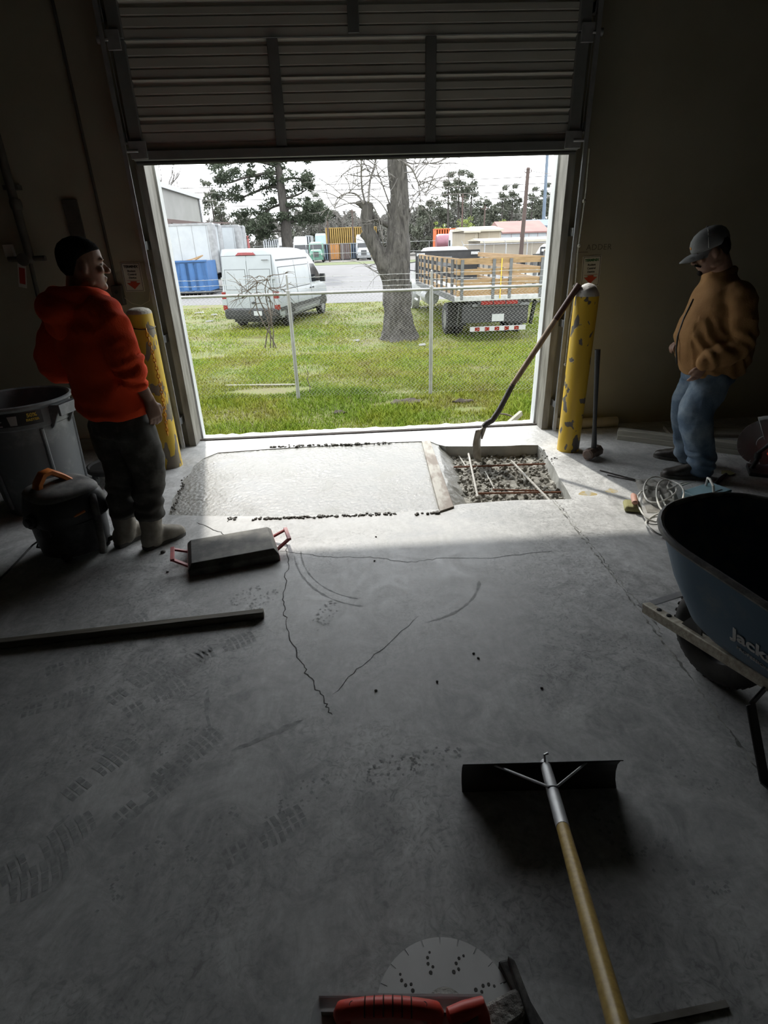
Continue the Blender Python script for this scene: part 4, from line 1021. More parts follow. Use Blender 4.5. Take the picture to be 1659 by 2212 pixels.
mb.tube([s1, bj-bx*.012+Vector((0,.006,.014)), bj+Vector((0,.006,.015)), bj+bx*.012+Vector((0,.006,.014)), s2], 0.0042, 8); obj('brace', mb, MT['galv'], t, world_pts=True)
hk = c + by*0.0 + Vector((0,0,.137)) + bx*0.006
obj('hook', MB().tube([hk+Vector((0,0,-.02)), hk, hk+by*.012+Vector((0,0,.012)), hk+by*.016+bx*.012+Vector((0,0,.014))], 0.0042, 8), MT['galv'], t, world_pts=True)
a = PZ(1345,2214,0.008); b = PZ(1572,2166,0.008)
solo('steel_bar', MB().bar(Vector((0,0,.003)), (b-a).to_3d()+Vector((0,0,.003)), 0.014, 0.006), MT['steel_worn'], 'short dark steel bar on the floor beside the rake handle', 'bar', (a.x, a.y, 0))

# ================================================================== CUT-OFF SAW lying in front, HAND FLOAT
MT['blade_steel'] = pm('diamond_blade_steel', (0.42,0.42,0.41), (0.33,0.33,0.32), 3, 0.5, metal=0.5)
MT['float_steel'] = pm('dull_float_metal', (0.50,0.51,0.51), (0.40,0.41,0.41), 6, 0.4, metal=0.1)
MT['crust'] = pm('cement_crusted_metal', (0.34,0.33,0.30), (0.13,0.125,0.115), 22, 0.9, bump=0.7, bscale=70)
MT['guard_dark'] = dusty('dusty_black_guard', (0.03,0.03,0.03), (0.16,0.155,0.14), 0.7, 12, 0.5)
def saw_blade(Rb, th, nseg=17):
    mb = MB(); ring = []
    for k in range(nseg):
        a0 = 2*math.pi*k/nseg; st_ = 2*math.pi/nseg
        for da, q_ in ((0,1),(.0015,.895),(.024,.895),(.0255,1))+tuple((st_*j_/6, 1) for j_ in range(1, 6)):
            ring.append((Rb*q_*math.cos(a0+da), Rb*q_*math.sin(a0+da)))
    for z in (-th/2, th/2): pass
    top = [(x, y, th/2) for x, y in ring]; bot = [(x, y, -th/2) for x, y in ring]
    mb.loft([bot, top], cap=True)
    return mb
bc = PZ(963,2196,0.030)
t = thing('cutoff_saw', 'dusty handheld cut-off saw lying down with a slotted diamond blade', 'saw', (bc.x, bc.y, 0))
M = Matrix.Translation((0,0,0.050)) @ Matrix.Rotation(R(-7), 4, 'X')
bd_ = obj('blade', saw_blade(0.160, 0.003, 21).xf(M), MT['blade_steel'], t, 30)
hm = MB()
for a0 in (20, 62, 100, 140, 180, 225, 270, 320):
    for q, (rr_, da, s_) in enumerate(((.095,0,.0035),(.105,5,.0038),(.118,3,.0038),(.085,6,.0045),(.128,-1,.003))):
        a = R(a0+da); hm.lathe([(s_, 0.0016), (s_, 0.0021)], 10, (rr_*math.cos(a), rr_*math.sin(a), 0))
obj('drill_holes', hm.xf(M), MT['crack'], bd_, 0, kind='stuff')  # flat dark discs on the blade paint the shade inside its drilled holes
obj('flange', MB().lathe([(0.045,0.001),(0.045,0.010),(0.03,0.016),(0.01,0.018)], 24).xf(M), MT['crust'], t)
gp = [PZ(1075,2080,.05)-bc, PZ(1108,2068,.06)-bc, PZ(1140,2150,.06)-bc, PZ(1178,2214,.06)-bc, PZ(1150,2235,.05)-bc, PZ(1110,2150,.05)-bc]
mb = MB(); mb.prism([(p.x, p.y) for p in gp], 0.012, 0.062, lambda u, v, d: (u, v, d)); obj('guard', mb, MT['guard_dark'], t, 0, bevel=0.006)
gp = [PZ(1096,2064,.08)-bc, PZ(1112,2076,.08)-bc, PZ(1170,2225,.08)-bc, PZ(1150,2230,.08)-bc]
mb = MB(); mb.prism([(p.x, p.y) for p in gp], 0.05, 0.085, lambda u, v, d: (u, v, d)); obj('guard_rib', mb, MT['guard_dark'], t, 0, bevel=0.004)
gp = [PZ(1050,2172,.06)-bc, PZ(1112,2138,.06)-bc, PZ(1146,2172,.06)-bc, PZ(1130,2205,.06)-bc, PZ(1080,2240,.06)-bc, PZ(1044,2225,.06)-bc]
mb = MB(); mb.prism([(p.x, p.y) for p in gp], 0.036, 0.075, lambda u, v, d: (u, v, d)); obj('belt_arm', mb, MT['crust'], t, 0, bevel=0.008)
ga, gb = PZ(970,2202,.10)-bc, PZ(1036,2177,.10)-bc
ga = Vector((ga.x, ga.y, .112)); gb = Vector((gb.x, gb.y, .112))
obj('front_grip', MB().tube([ga-(gb-ga)*.05, ga, ga.lerp(gb,.5), gb, gb+(gb-ga)*.05+Vector((0.004,-.012,-.02)), gb+Vector((.012,-.05,-.05))], [.010,.0165,.018,.0165,.013,.010], 14), MT['red_plastic'], t)
# magnesium float with red grip
fz = 0.076
f0 = PZ(690,2150,fz); f1 = PZ(1040,2152,fz); fx = (f1-f0).normalized(); fy = Vector((fx.y, -fx.x, 0))
c = f0.lerp(f1, .5) + fy*0.045
t = thing('hand_float', 'steel hand float with a ridged red grip resting on the saw', 'float', (c.x, c.y, 0.0), math.atan2(fx.y, fx.x))
Lh = (f1-f0).length/2
poly = [(-Lh, .045), (Lh, .045), (Lh+.012, .022), (Lh+.016, -.0), (Lh+.012,-.03), (Lh,-.045), (-Lh,-.045), (-Lh-.012,-.03), (-Lh-.016, 0), (-Lh-.012, .022)]
mb = MB(); mb.prism(poly, fz-.004, fz, lambda u, v, d: (u, v, d)); obj('plate', mb, MT['float_steel'], t, 0, bevel=0.001)
obj('edge_flange', MB().box(-Lh, Lh, 0.040, 0.045, fz, fz+.010), MT['float_steel'], t)
obj('spine', MB().box(-Lh*.95, Lh*.95, 0.008, 0.014, fz, fz+.018), MT['float_steel'], t)
gx0, gx1 = -0.125, 0.075
arch = []
for i in range(17):
    s_ = i/16; x = gx0+(gx1-gx0)*s_; arch.append((x, -0.002, fz+.048+.020*math.sin(math.pi*s_)))
mb = MB(); mb.tube([(gx0,-.002,fz+.004),(gx0-.002,-.002,fz+.036)]+arch+[(gx1+.002,-.002,fz+.036),(gx1,-.002,fz+.004)], [.017,.019]+[.0185]*17+[.019,.017], 14)
gr = obj('grip', mb, MT['red_plastic'], t, 60)
rdg = MB()
for q in range(6):
    i = 4+q*1.6; s_ = i/16; x = gx0+(gx1-gx0)*s_; z = fz+.048+.020*math.sin(math.pi*s_)
    rdg.tube([(x, -.002+.0187*math.cos(a), z+.0187*math.sin(a)) for a in [R(10+16*k) for k in range(11)]], .0016, 5)
obj('grip_ridge', rdg, MT['handle_brown'], gr)
sc_ = MB()
for x in (gx0+.022, gx1-.022): sc_.lathe([(.006,0),(.006,.0008)], 12, (x, .0, fz+.0715))
obj('screw', sc_, MT['handle_black'], gr)

# ================================================================== TOOLS BY THE WHEELBARROW AND THE WALL
p = PZ(1366,1100,0.0)
t = thing('sponge_float', 'small mortar float with olive block and pinkish handle in the sun', 'float', (p.x, p.y+0.01, 0), R(-20))
MT['olive'] = pm('olive_sponge', (0.30,0.29,0.13), (0.22,0.21,0.10), 10, 0.9, bump=0.4)
MT['pink_wood'] = pm('pinkish_wood', (0.48,0.26,0.19), (0.38,0.19,0.14), 10, 0.6)
obj('block', MB().loft([rr(.10,.13,0), rr(.105,.135,.02), rr(.09,.12,.040)]), MT['olive'], t, 0, bevel=0.012)
obj('handle', MB().tube([(0.005,-.055,.062),(0.005,-.05,.066),(0.005,.03,.074),(0.005,.075,.066)], [.012,.019,.020,.014], 14), MT['pink_wood'], t)
obj('post', MB().tube([(0.005,-.02,.03),(0.005,-.02,.06)], .007, 8), MT['iron'], t)
obj('post', MB().tube([(0.005,.05,.03),(0.005,.05,.066)], .007, 8), MT['iron'], t)
# dusty sheet of rubble, blue box, white cable coil, dark hand tool
MT['sack'] = dusty('dusty_sheet', (0.22,0.21,0.19), (0.42,0.41,0.37), 0.9, 8, 0.6)
MT['blue_box'] = pm('pale_blue_plastic', (0.34,0.52,0.58), (0.26,0.42,0.48), 8, 0.5)
MT['white_cable'] = pm('white_cable', (0.66,0.65,0.60), (0.52,0.51,0.47), 12, 0.5)
q = [PZ(1370,1036), PZ(1448,1036), PZ(1478,1110), PZ(1398,1108)]
c = sum(q, Vector())/4; mb = MB(); n = 20; rs_ = []
for j in range(n+1):
    for i in range(n+1):
        u, v = i/n, j/n; pp = (q[0]*(1-u)+q[1]*u)*(1-v)+(q[3]*(1-u)+q[2]*u)*v
        e = min(u, 1-u, v, 1-v); pp = pp - c; rs_.append((pp.x, pp.y, 0.002+0.030*min(1, e*5)*abs(noise.noise(Vector((pp.x*16, pp.y*16, 2))))*2+ (0.004 if e > 0 else 0)))
mb.add(rs_, [(j*(n+1)+i, j*(n+1)+i+1, (j+1)*(n+1)+i+1, (j+1)*(n+1)+i) for j in range(n) for i in range(n)])
solo('crumpled_sheet', mb, MT['sack'], 'crumpled dusty grey sheet under the white cable coil', 'sheet', c, 0, smooth=180)
loops = [(1425,1062,36,30,.045),(1445,1075,30,40,.055),(1415,1085,40,42,.03),(1425,1128,30,26,.02)]
pts = []
for i, (cx_, cy_, rx_, ry_, zz) in enumerate(loops):
    for k in range(0, 22):
        a = R(-60+360*k/22*1.0); p = PZ(cx_+rx_*math.cos(a), cy_+ry_*math.sin(a)*.9, 0.03); pts.append(Vector((p.x, p.y, zz+0.02*math.sin(a*2+i))))
tail = [PZ(1440,1058,.05), PZ(1475,1043,.035), PZ(1500,1040,.03), PZ(1470,1050,.03)]
t = thing('cable_coil', 'loose coil of white cable beside the wheelbarrow tray', 'cable', (pts[0].x, pts[0].y, 0))
sm_ = [(pts[max(i-1,0)]+pts[i]*2+pts[min(i+1,len(pts)-1)])/4 for i in range(len(pts))]
obj('coil', MB().tube(sm_, 0.0058, 8), MT['white_cable'], t, world_pts=True)
obj('tail', MB().tube(tail, 0.0058, 8), MT['white_cable'], t, world_pts=True)
arc = [PZ(1508,1070,.02), PZ(1509,1062,.09), PZ(1518,1056,.13), PZ(1532,1056,.13), PZ(1545,1062,.09)]
p = PZ(1520,1072,0); bx_ = thing('tool_box', 'pale blue flat plastic box behind the wheelbarrow tray', 'box', (p.x, p.y-0.02, 0), R(24))
obj('case', MB().box(-.15, .15, -.08, .08, 0, .055), MT['blue_box'], bx_, bevel=0.008)
obj('groove', MB().box(-.13, .09, -.05, -.04, .054, .0565), MT['black_steel'], bx_)
obj('carry_loop', MB().tube([(-.03,-.07,.05),(-.03,-.05,.11),(.0,.0,.135),(.04,.04,.12),(.06,.05,.05)], .008, 8), MT['white_cable'], bx_)
a, b = PZ(1541,1049,.015), PZ(1568,1024,.012)
t = thing('brick_trowel', 'dark handled tool lying on the floor by the blue jeans', 'trowel', (a.x, a.y, 0))
obj('handle', MB().tube([a, a.lerp(b,.6), b], [.014,.015,.011], 10), MT['handle_black'], t, world_pts=True)
d_ = (b-a).normalized(); s_ = Vector((-d_.y, d_.x, 0)); mb = MB()
mb.add([b+s_*.03, b-s_*.03, b-s_*.045+d_*.06, b+d_*.10, b+s_*.045+d_*.06]+[v+Vector((0,0,-.006)) for v in (b+s_*.03, b-s_*.03, b-s_*.045+d_*.06, b+d_*.10, b+s_*.045+d_*.06)], [(0,1,2,3,4),(9,8,7,6,5)]+[(i,(i+1)%5,5+(i+1)%5,5+i) for i in range(5)])
obj('blade', mb, MT['olive'], t, 0, world_pts=True)
rod('thin_rod', PZ(1296,1016,.006), PZ(1372,1036,.006), .005, MT['iron'], 'thin dark rod on the floor near the sledgehammer', 'rod', ribs=False)
rod('thin_rod', PZ(1312,1026,.006), PZ(1378,1040,.006), .004, MT['iron'], 'second thin dark rod, closer to the crumpled sheet', 'rod', ribs=False)

# second saw standing at the wall, cut by the frame
p = PZ(1640,1010,0); SB = Vector((p.x+0.02, p.y+0.04, 0))
t = thing('cutoff_saw', 'grey dusty cut-off saw standing upright near the stacked timbers', 'saw', SB, R(-28))
MT['guard_grey'] = dusty('grey_dusty_guard', (0.38,0.39,0.39), (0.52,0.52,0.50), 0.65, 7, 0.5)
Mb = Matrix.Translation((0,0.0,0.185)) @ Matrix.Rotation(R(90), 4, 'X')
obj('blade', saw_blade(0.178, 0.0032, 16).xf(Mb), MT['blade_steel'], t, 30)
obj('flange', MB().lathe([(0.055,-0.02),(0.055,0.004),(0.05,0.008)], 28, (0,0,0.185), 'y'), MT['guard_grey'], t)
# guard: half shell around the upper rear of the blade
mb = MB(); inner_, outer_ = [], []
sec = []
for k in range(15):
    a = R(-25+k*10)+R(0)
    ca, sa = math.cos(a), math.sin(a)
    sec.append([(0.03*ca, -0.035, 0.185+0.03*sa), (0.19*ca, -0.035, 0.185+0.19*sa), (0.200*ca, -0.025, 0.185+0.200*sa), (0.200*ca, 0.025, 0.185+0.200*sa), (0.19*ca, 0.035, 0.185+0.19*sa), (0.03*ca, 0.035, 0.185+0.03*sa)])
mb.loft(sec); obj('guard', mb, MT['guard_grey'], t, 30, bevel=0.003)
obj('guard_lever', MB().bar((0.04,-0.045,0.24), (0.005,-0.045,0.395), 0.012, 0.016), MT['black_steel'], t)
obj('front_handle', MB().tube([(-0.07,-0.16,0.02),(-0.05,-0.17,0.10),(-0.05,-0.17,0.16),(0.03,-0.17,0.27),(0.13,-0.16,0.33),(0.26,-0.1,0.33)], .015, 10), MT['handle_black'], t)
obj('front_handle_guard', MB().tube([(-0.05,-0.17,0.115),(-0.05,-0.17,0.155)], .024, 10), MT['handle_black'], t)
obj('engine_cover', MB().loft([rrect(0.10,0.42,0.09,.04,.04,.03), rrect(0.02,0.44,0.115,.04,.04,.12), rrect(0.05,0.42,0.10,.04,.04,.24)]).xf(Matrix.Translation((0,-0.14,0))), MT['red_plastic'], t, 40)
obj('arm', MB().loft([rr(.10,.03,0),rr(.08,.03,.3)]).xf(Matrix.Translation((0.03,-0.06,0.185)) @ Matrix.Rotation(R(90), 4, 'Y')), MT['guard_grey'], t, 30)
obj('foot', MB().box(-0.09, 0.36, -0.26, -0.05, 0.0, 0.03), MT['black_steel'], t, bevel=0.006)
# ================================================================== PEOPLE
MT['skin_a'] = pm('brown_skin', (0.30,0.165,0.105), (0.24,0.13,0.085), 20, 0.55)
MT['skin_b'] = pm('tan_skin', (0.27,0.155,0.105), (0.21,0.115,0.08), 20, 0.55)
MT['hair'] = pm('black_hair', (0.007,0.006,0.005), (0.012,0.010,0.009), 40, 0.95, bump=0.5, bscale=150, spec=0.1)
MT['eye'] = pm('eye_white', (0.55,0.52,0.48), (0.5,0.47,0.43), 10, 0.2)
MT['iris'] = pm('dark_iris', (0.012,0.008,0.006), (0.018,0.012,0.010), 10, 0.2)
MT['hoodie'] = pm('orange_red_fleece', (0.88,0.085,0.022), (0.76,0.065,0.017), 4, 0.9, bump=0.25, bscale=120, spec=0.2)
MT['pants'] = dusty('charcoal_work_pants', (0.055,0.053,0.046), (0.17,0.165,0.145), 0.9, 5, 0.42)
MT['boot_tan'] = dusty('dust_covered_boot', (0.20,0.18,0.145), (0.40,0.37,0.31), 0.85, 5, 0.65)
MT['sole'] = pm('grey_boot_sole', (0.10,0.095,0.085), (0.06,0.058,0.052), 10, 0.8)
MT['jacket'] = pm('tan_duck_jacket', (0.30,0.165,0.066), (0.235,0.125,0.05), 5, 0.85, bump=0.25, bscale=140, spec=0.2)
MT['jeans'] = pm('faded_blue_denim', (0.095,0.14,0.20), (0.27,0.335,0.39), 5.5, 0.85, bump=0.25, bscale=160, lo=0.45, hi=0.72, spec=0.2)
MT['boot_dark'] = dusty('scuffed_dark_boot', (0.035,0.030,0.026), (0.11,0.10,0.085), 0.5, 8, 0.35)
MT['cap_grey'] = pm('grey_cap_cloth', (0.20,0.205,0.21), (0.155,0.16,0.165), 12, 0.9, bump=0.2, bscale=150)
MT['cap_mesh'] = pm('charcoal_cap_mesh', (0.085,0.087,0.09), (0.06,0.061,0.063), 60, 0.9)
MT['emblem'] = pm('orange_stitching', (0.55,0.24,0.05), (0.45,0.18,0.04), 40, 0.7)

def ell(c, a, b, ha, hb, n=28, p=2.3):
    c = Vector(c); a = Vector(a); b = Vector(b); out = []
    for k in range(n):
        t_ = 2*math.pi*k/n; ca, sa = math.cos(t_), math.sin(t_)
        out.append(c + a*ha*math.copysign(abs(ca)**(2/p), ca) + b*hb*math.copysign(abs(sa)**(2/p), sa))
    return out
def smooth_path(pts, rad, sub=4):
    P_ = [Vector(p) for p in pts]; out = []; rr_ = []
    for i in range(len(P_)-1):
        p0, p1, p2, p3 = P_[max(i-1,0)], P_[i], P_[i+1], P_[min(i+2,len(P_)-1)]
        for k in range(sub):
            t_ = k/sub
            out.append(0.5*((2*p1)+(-p0+p2)*t_+(2*p0-5*p1+4*p2-p3)*t_*t_+(-p0+3*p1-3*p2+p3)*t_**3)); rr_.append(rad[i]+(rad[i+1]-rad[i])*t_)
    out.append(P_[-1]); rr_.append(rad[-1]); return out, rr_
def limb(mb, pts, rad, n=16):
    p_, r_ = smooth_path(pts, rad); mb.tube(p_, r_, n); mb.ball(p_[0], r_[0]*0.99, 14, 10); mb.ball(p_[-1], r_[-1]*0.99, 14, 10)
HEAD = [(0.000,-0.010,.076,.020),(.012,-.030,.086,.036),(.035,-.055,.089,.052),(.065,-.078,.087,.061),(.095,-.092,.089,.067),(.125,-.099,.088,.071),(.150,-.101,.094,.073),(.180,-.098,.090,.071),(.205,-.086,.074,.062),(.225,-.060,.046,.044),(.236,-.030,.016,.022)]
def head_mb(M):
    mb = MB(); rings = []
    for z, xb, xf, hw in HEAD: rings.append([M @ Vector(p) for p in ell(((xb+xf)/2,0,z),(1,0,0),(0,1,0),(xf-xb)/2,hw,24,2.15)])
    mb.loft(rings)
    def b(c, r_, sc): 
        m = MB(); m.ball(c, r_, 12, 8, sc); mb.add([M @ Vector(v) for v in m.v], m.f)
    def tb(p, r_):
        m = MB(); m.tube(p, r_, 10); mb.add([M @ Vector(v) for v in m.v], m.f)
    tb([(.084,0,.132),(.098,0,.112),(.112,0,.093),(.116,0,.085)], [.007,.0085,.011,.010]); b((.112,0,.084), .0115, (1,1,.8))
    for s_ in (-1, 1):
        b((.102, s_*.012, .082), .0085, (1.1,1,.8)); b((.082, s_*.032, .140), .016, (.8,1.5,.55)); b((.068, s_*.040, .092), .024, (.8,1,.8))
        b((-.008, s_*.070, .108), .030, (.62,.30,1.0)); b((-.004, s_*.070, .088), .012, (.8,.6,1))
        b((-.005, s_*.050, .040), .028, (1.4,.5,.9))
    b((.092,0,.057), .016, (.55,1.4,.40)); b((.089,0,.046), .016, (.58,1.25,.45)); b((.080,0,.016), .019, (.9,1.2,.9))
    return mb
def hand_mb(mb, wrist, d, palm_n, thumb_dir, size=1.0, curl=0.5, spread=0.016):
    # d: wrist to fingers, palm_n: out of the palm, thumb_dir: side on which the thumb sits
    d = Vector(d).normalized(); th = Vector(thumb_dir); th = (th - d*th.dot(d)).normalized(); pn = Vector(palm_n); pn = (pn-d*pn.dot(d)-th*pn.dot(th)).normalized()
    w = Vector(wrist); s_ = size
    rings = [ell(w+d*x*s_, th, pn, a*s_, b*s_, 14, 2.6) for x, a, b in ((-.02,.026,.020),(.015,.031,.019),(.05,.040,.018),(.085,.041,.016),(.098,.036,.013))]
    mb.loft(rings)
    for k, (off, L_) in enumerate(((.030,.068),(.010,.078),(-.011,.072),(-.031,.056))):
        p = w + d*.088*s_ + th*off*s_; seg = L_*s_/3; ang = 0.0; pts = [p-d*.02*s_, p]
        for j in range(3):
            ang += curl*(0.55 if j == 0 else 0.8); pts.append(pts[-1] + (d*math.cos(ang) + pn*math.sin(ang))*seg)
        mb.tube(pts, [.0095*s_,.0095*s_,.009*s_,.0082*s_,.0068*s_], 9); mb.ball(pts[-1], .0068*s_, 8, 6)
    b0 = w + d*.028*s_ + th*.030*s_; pts = [b0-th*.012*s_, b0+th*.014*s_+d*.02*s_+pn*.006*s_, b0+th*.022*s_+d*.045*s_+pn*.014*s_, b0+th*.018*s_+d*.068*s_+pn*.020*s_]
    mb.tube(pts, [.013*s_,.012*s_,.0105*s_,.008*s_], 9); mb.ball(pts[-1], .008*s_, 8, 6)
def boot(name, heel, toe, mat, parent, ankle, shaft_top, rs, bulk=1.0):
    heel = Vector((*heel, 0)); toe = Vector((*toe, 0)); d = (toe-heel); L_ = d.length; d.normalize(); s_ = Vector((-d.y, d.x, 0)); up = Vector((0,0,1))
    mb = MB(); rings = []
    for u, hw, top in ((0,.020,.05),(.03,.032,.075),(.12,.038,.10),(.30,.037,.108),(.48,.040,.098),(.65,.047,.075),(.80,.048,.060),(.92,.040,.050),(.98,.026,.040),(1.0,.012,.030)):
        c_ = heel + d*L_*u + up*(top/2+.008); rings.append(ell(heel + d*L_*u + up*(top*bulk/2+.008), s_, up, hw*bulk, top*bulk/2, 18, 2.7))
    mb.loft(rings)
    a = Vector(ankle); st = Vector(shaft_top); limb(mb, [heel+d*L_*.26+up*.05, a, st], rs, 16)
    me = remeshed(mb, 0.008, 5, 0.5, lambda p: 0.004*noise.noise(p*Vector((1,1,1))*22))
    inv = root_matrix(parent).inverted(); me.transform(inv)
    o = mobj(name, me, mat, parent)
    sb = MB(); poly = []
    for u, hw in ((-.01,.012),(.0,.028),(.1,.038),(.3,.034),(.5,.038),(.66,.048),(.82,.049),(.94,.038),(1.01,.014)): poly.append((u, hw))
    pl = [(u*L_, w) for u, w in poly] + [(u*L_, -w) for u, w in reversed(poly)]
    sb.prism(pl, 0.0, 0.024, lambda u, v, z: tuple(heel + d*u + s_*v + up*z)); sb.xf(inv)
    m = mesh_from('sole', sb, 40); so = bpy.data.objects.new('sole', m); m.materials.append(MT['sole']); link(so, o)
    return o
def wrinkle(scale, amp, vertical=1.0, seed=0.0, extra=None):
    def f(p):
        q = Vector((p.x*scale, p.y*scale, p.z*scale*vertical+seed))
        v = noise.noise(q) ; w = 1-abs(noise.noise(q*0.55+Vector((3,1,seed))))*2.2
        r_ = amp*(0.55*v + 0.75*max(w, -0.4)*0.6)
        if extra: r_ += extra(p)
        return r_
    return f
def cloth(name, mb, mat, parent, voxel, disp, label=None, it=6):
    me = remeshed(mb, voxel, it, 0.5, disp); me.transform(root_matrix(parent).inverted())
    return mobj(name, me, mat, parent, label)
def put(mb, me_name, mat, parent):
    mb.xf(root_matrix(parent).inverted()); me = mesh_from(me_name, mb, 180); me.materials.append(mat)
    o = bpy.data.objects.new(me_name, me); return link(o, parent)
def frame(fwd, pitch, origin):
    F_ = Vector(fwd).normalized(); L_ = Vector((-F_.y, F_.x, 0)); f = F_*math.cos(pitch) - Vector((0,0,1))*math.sin(pitch); u = F_*math.sin(pitch) + Vector((0,0,1))*math.cos(pitch)
    o = Vector(origin)
    return Matrix(((f.x,L_.x,u.x,o.x),(f.y,L_.y,u.y,o.y),(f.z,L_.z,u.z,o.z),(0,0,0,1)))
def eyes(M, parent, n=1):
    for s_ in (-1, 1):
        mb = MB(); mb.ball((.0775, s_*.031, .118), .0112, 12, 8, (1,1.25,.5)); mb.v = [tuple(M @ Vector(v)) for v in mb.v]
        e = put(mb, 'eye', MT['eye'], parent)
        mb = MB(); mb.ball((.0865, s_*.031, .118), .0044, 10, 8, (.6,1,.9)); mb.v = [tuple(M @ Vector(v)) for v in mb.v]
        put(mb, 'iris', MT['iris'], e)
        mb = MB(); mb.tube([(.0885, s_*.014,.141),(.094, s_*.030,.146),(.085, s_*.052,.139)], [.0018,.0022,.0012], 6); mb.v = [tuple(M @ Vector(v)) for v in mb.v]
        put(mb, 'eyebrow', MT['hair'], parent)

def person_red():
    F_ = Vector((.72,.69,0)); L_ = Vector((-.69,.72,0))
    t = thing('person', 'person in an orange red hooded sweatshirt and dusty charcoal pants, hand at pocket', 'person', (-1.31, 3.02, 0))
    M = frame((.86,.51,0), R(2), (-1.292, 3.035, 1.447))
    # body: head, neck, arms, hands and what is inside the clothes, one skin
    mb = head_mb(M)
    limb(mb, [M @ Vector((-.025,0,.06)), (-1.335,3.02,1.40), (-1.335,3.03,1.25), (-1.30,3.03,0.85)], [.058,.060,.11,.10])
    SR, ER, WR = Vector((-1.185,2.915,1.335)), Vector((-1.125,2.90,1.10)), Vector((-1.088,2.955,0.925))
    SL, EL, WL = Vector((-1.485,3.155,1.325)), Vector((-1.590,3.105,1.085)), Vector((-1.43,3.27,0.98))
    limb(mb, [(-1.30,2.99,1.30), SR, ER, WR], [.06,.045,.040,.028]); limb(mb, [(-1.38,3.08,1.30), SL, EL, WL], [.06,.045,.040,.028])
    hand_mb(mb, WR+Vector((0.004,0.006,-.02)), Vector((.10,.10,-1)), -F_*0.3-Vector((1,0,0))*.6+L_*.5, F_, 1.0, 0.42)
    hand_mb(mb, WL, Vector((.8,.5,-.3)), Vector((0,0,-1)), F_, 1.0, 0.7)
    for hx, kx in (((-1.21,2.975,.78),(-1.195,2.99,.50)), ((-1.37,3.09,.78),(-1.365,3.075,.50))): limb(mb, [(-1.29,3.03,.86), hx, kx, (kx[0]-.04, kx[1]+.0, .2)], [.08,.07,.05,.035])
    me = remeshed(mb, 0.0062, 2, 0.4); me.transform(root_matrix(t).inverted()); body = mobj('body', me, MT['skin_a'], t)
    eyes(M, body)
    # close cropped hair
    hb = MB(); rings = []
    for z, xb, xf, hw in ((.070,-.082,-.048,.050),(.092,-.099,-.034,.066),(.115,-.107,-.022,.075),(.138,-.109,-.004,.0765),(.155,-.110,.030,.0775),(.172,-.109,.066,.0772),(.188,-.104,.0885,.0752),(.210,-.091,.0745,.0645),(.230,-.064,.046,.046),(.242,-.030,.016,.022)):
        rings.append([M @ Vector(p) for p in ell(((xb+xf)/2,0,z),(1,0,0),(0,1,0),(xf-xb)/2,hw,24,2.4)])
    hb.loft(rings); put(hb, 'hair', MT['hair'], t)
    # sweatshirt
    mb = MB(); rings = []
    for z, cx_, cy_, hw, hd in ((.825,-1.292,3.025,.182,.150),(.86,-1.294,3.025,.200,.168),(.93,-1.300,3.025,.196,.165),(1.05,-1.318,3.025,.190,.152),(1.18,-1.333,3.03,.205,.148),(1.28,-1.338,3.035,.212,.140),(1.35,-1.338,3.035,.188,.118),(1.40,-1.335,3.03,.125,.095),(1.435,-1.328,3.03,.080,.082)):
        rings.append(ell((cx_,cy_,z), L_, F_, hw, hd, 30, 2.4))
    mb.loft(rings)
    limb(mb, [(-1.27,2.985,1.32), SR, SR.lerp(ER,.5)+Vector((.006,-.008,0)), ER, ER.lerp(WR,.45)], [.095,.086,.079,.076,.060])
    mb.ball(ER.lerp(WR,.42), .063, 14, 10, (1,1,.5)); mb.ball(ER.lerp(WR,.28), .070, 14, 10, (1,1,.5))
    limb(mb, [(-1.40,3.10,1.31), SL, SL.lerp(EL,.5)+Vector((-.012,0,0)), EL, EL.lerp(WL,.5), WL], [.095,.088,.086,.088,.070,.055])
    # hood heaped on the shoulders
    nc = Vector((-1.335,3.03,1.415))
    mb.tube([nc + (L_*math.cos(a)*.115 + F_*math.sin(a)*.100) + Vector((0,0,.012-.020*math.sin(a))) for a in [R(10*k) for k in range(36)]], .034, 12, closed=True)
    mb.ball(nc - F_*.120 + Vector((0,0,-.045)), .10, 16, 12, (.85,1.25,.75), Matrix.Rotation(math.atan2(F_.y,F_.x), 3, 'Z')); mb.ball(nc-F_*.135+Vector((0,0,-.115)), .075, 14, 10, (.7,1.1,.9), Matrix.Rotation(math.atan2(F_.y,F_.x), 3, 'Z'))
    hd_ = cloth('sweatshirt', mb, MT['hoodie'], t, 0.0105, wrinkle(11, .022, 1.5, 2.0, lambda p: (0.007*math.sin(p.z*85+noise.noise(p*9)*4) if (1.0 < p.z < 1.16 and p.x > -1.19) else 0)), it=4)
    # trousers
    mb = MB(); rings = []
    for z, cx_, cy_, hw, hd in ((.72,-1.285,3.03,.186,.140),(.80,-1.288,3.03,.180,.142),(.88,-1.295,3.03,.170,.135)): rings.append(ell((cx_,cy_,z), L_, F_, hw, hd, 26, 2.4))
    mb.loft(rings)
    limb(mb, [(-1.215,2.985,.76), (-1.192,2.978,.64), (-1.182,2.99,.50), (-1.215,2.995,.36), (-1.238,3.0,.235)], [.112,.106,.090,.082,.080])
    limb(mb, [(-1.362,3.075,.76), (-1.368,3.07,.64), (-1.362,3.065,.50), (-1.392,3.058,.36), (-1.412,3.055,.235)], [.112,.106,.090,.082,.080])
    cloth('trousers', mb, MT['pants'], t, 0.011, wrinkle(15, .012, 0.8, 6.0, lambda p: 0.006*math.sin(p.z*70+noise.noise(p*8)*5)*(1 if p.z < .42 else .2)))
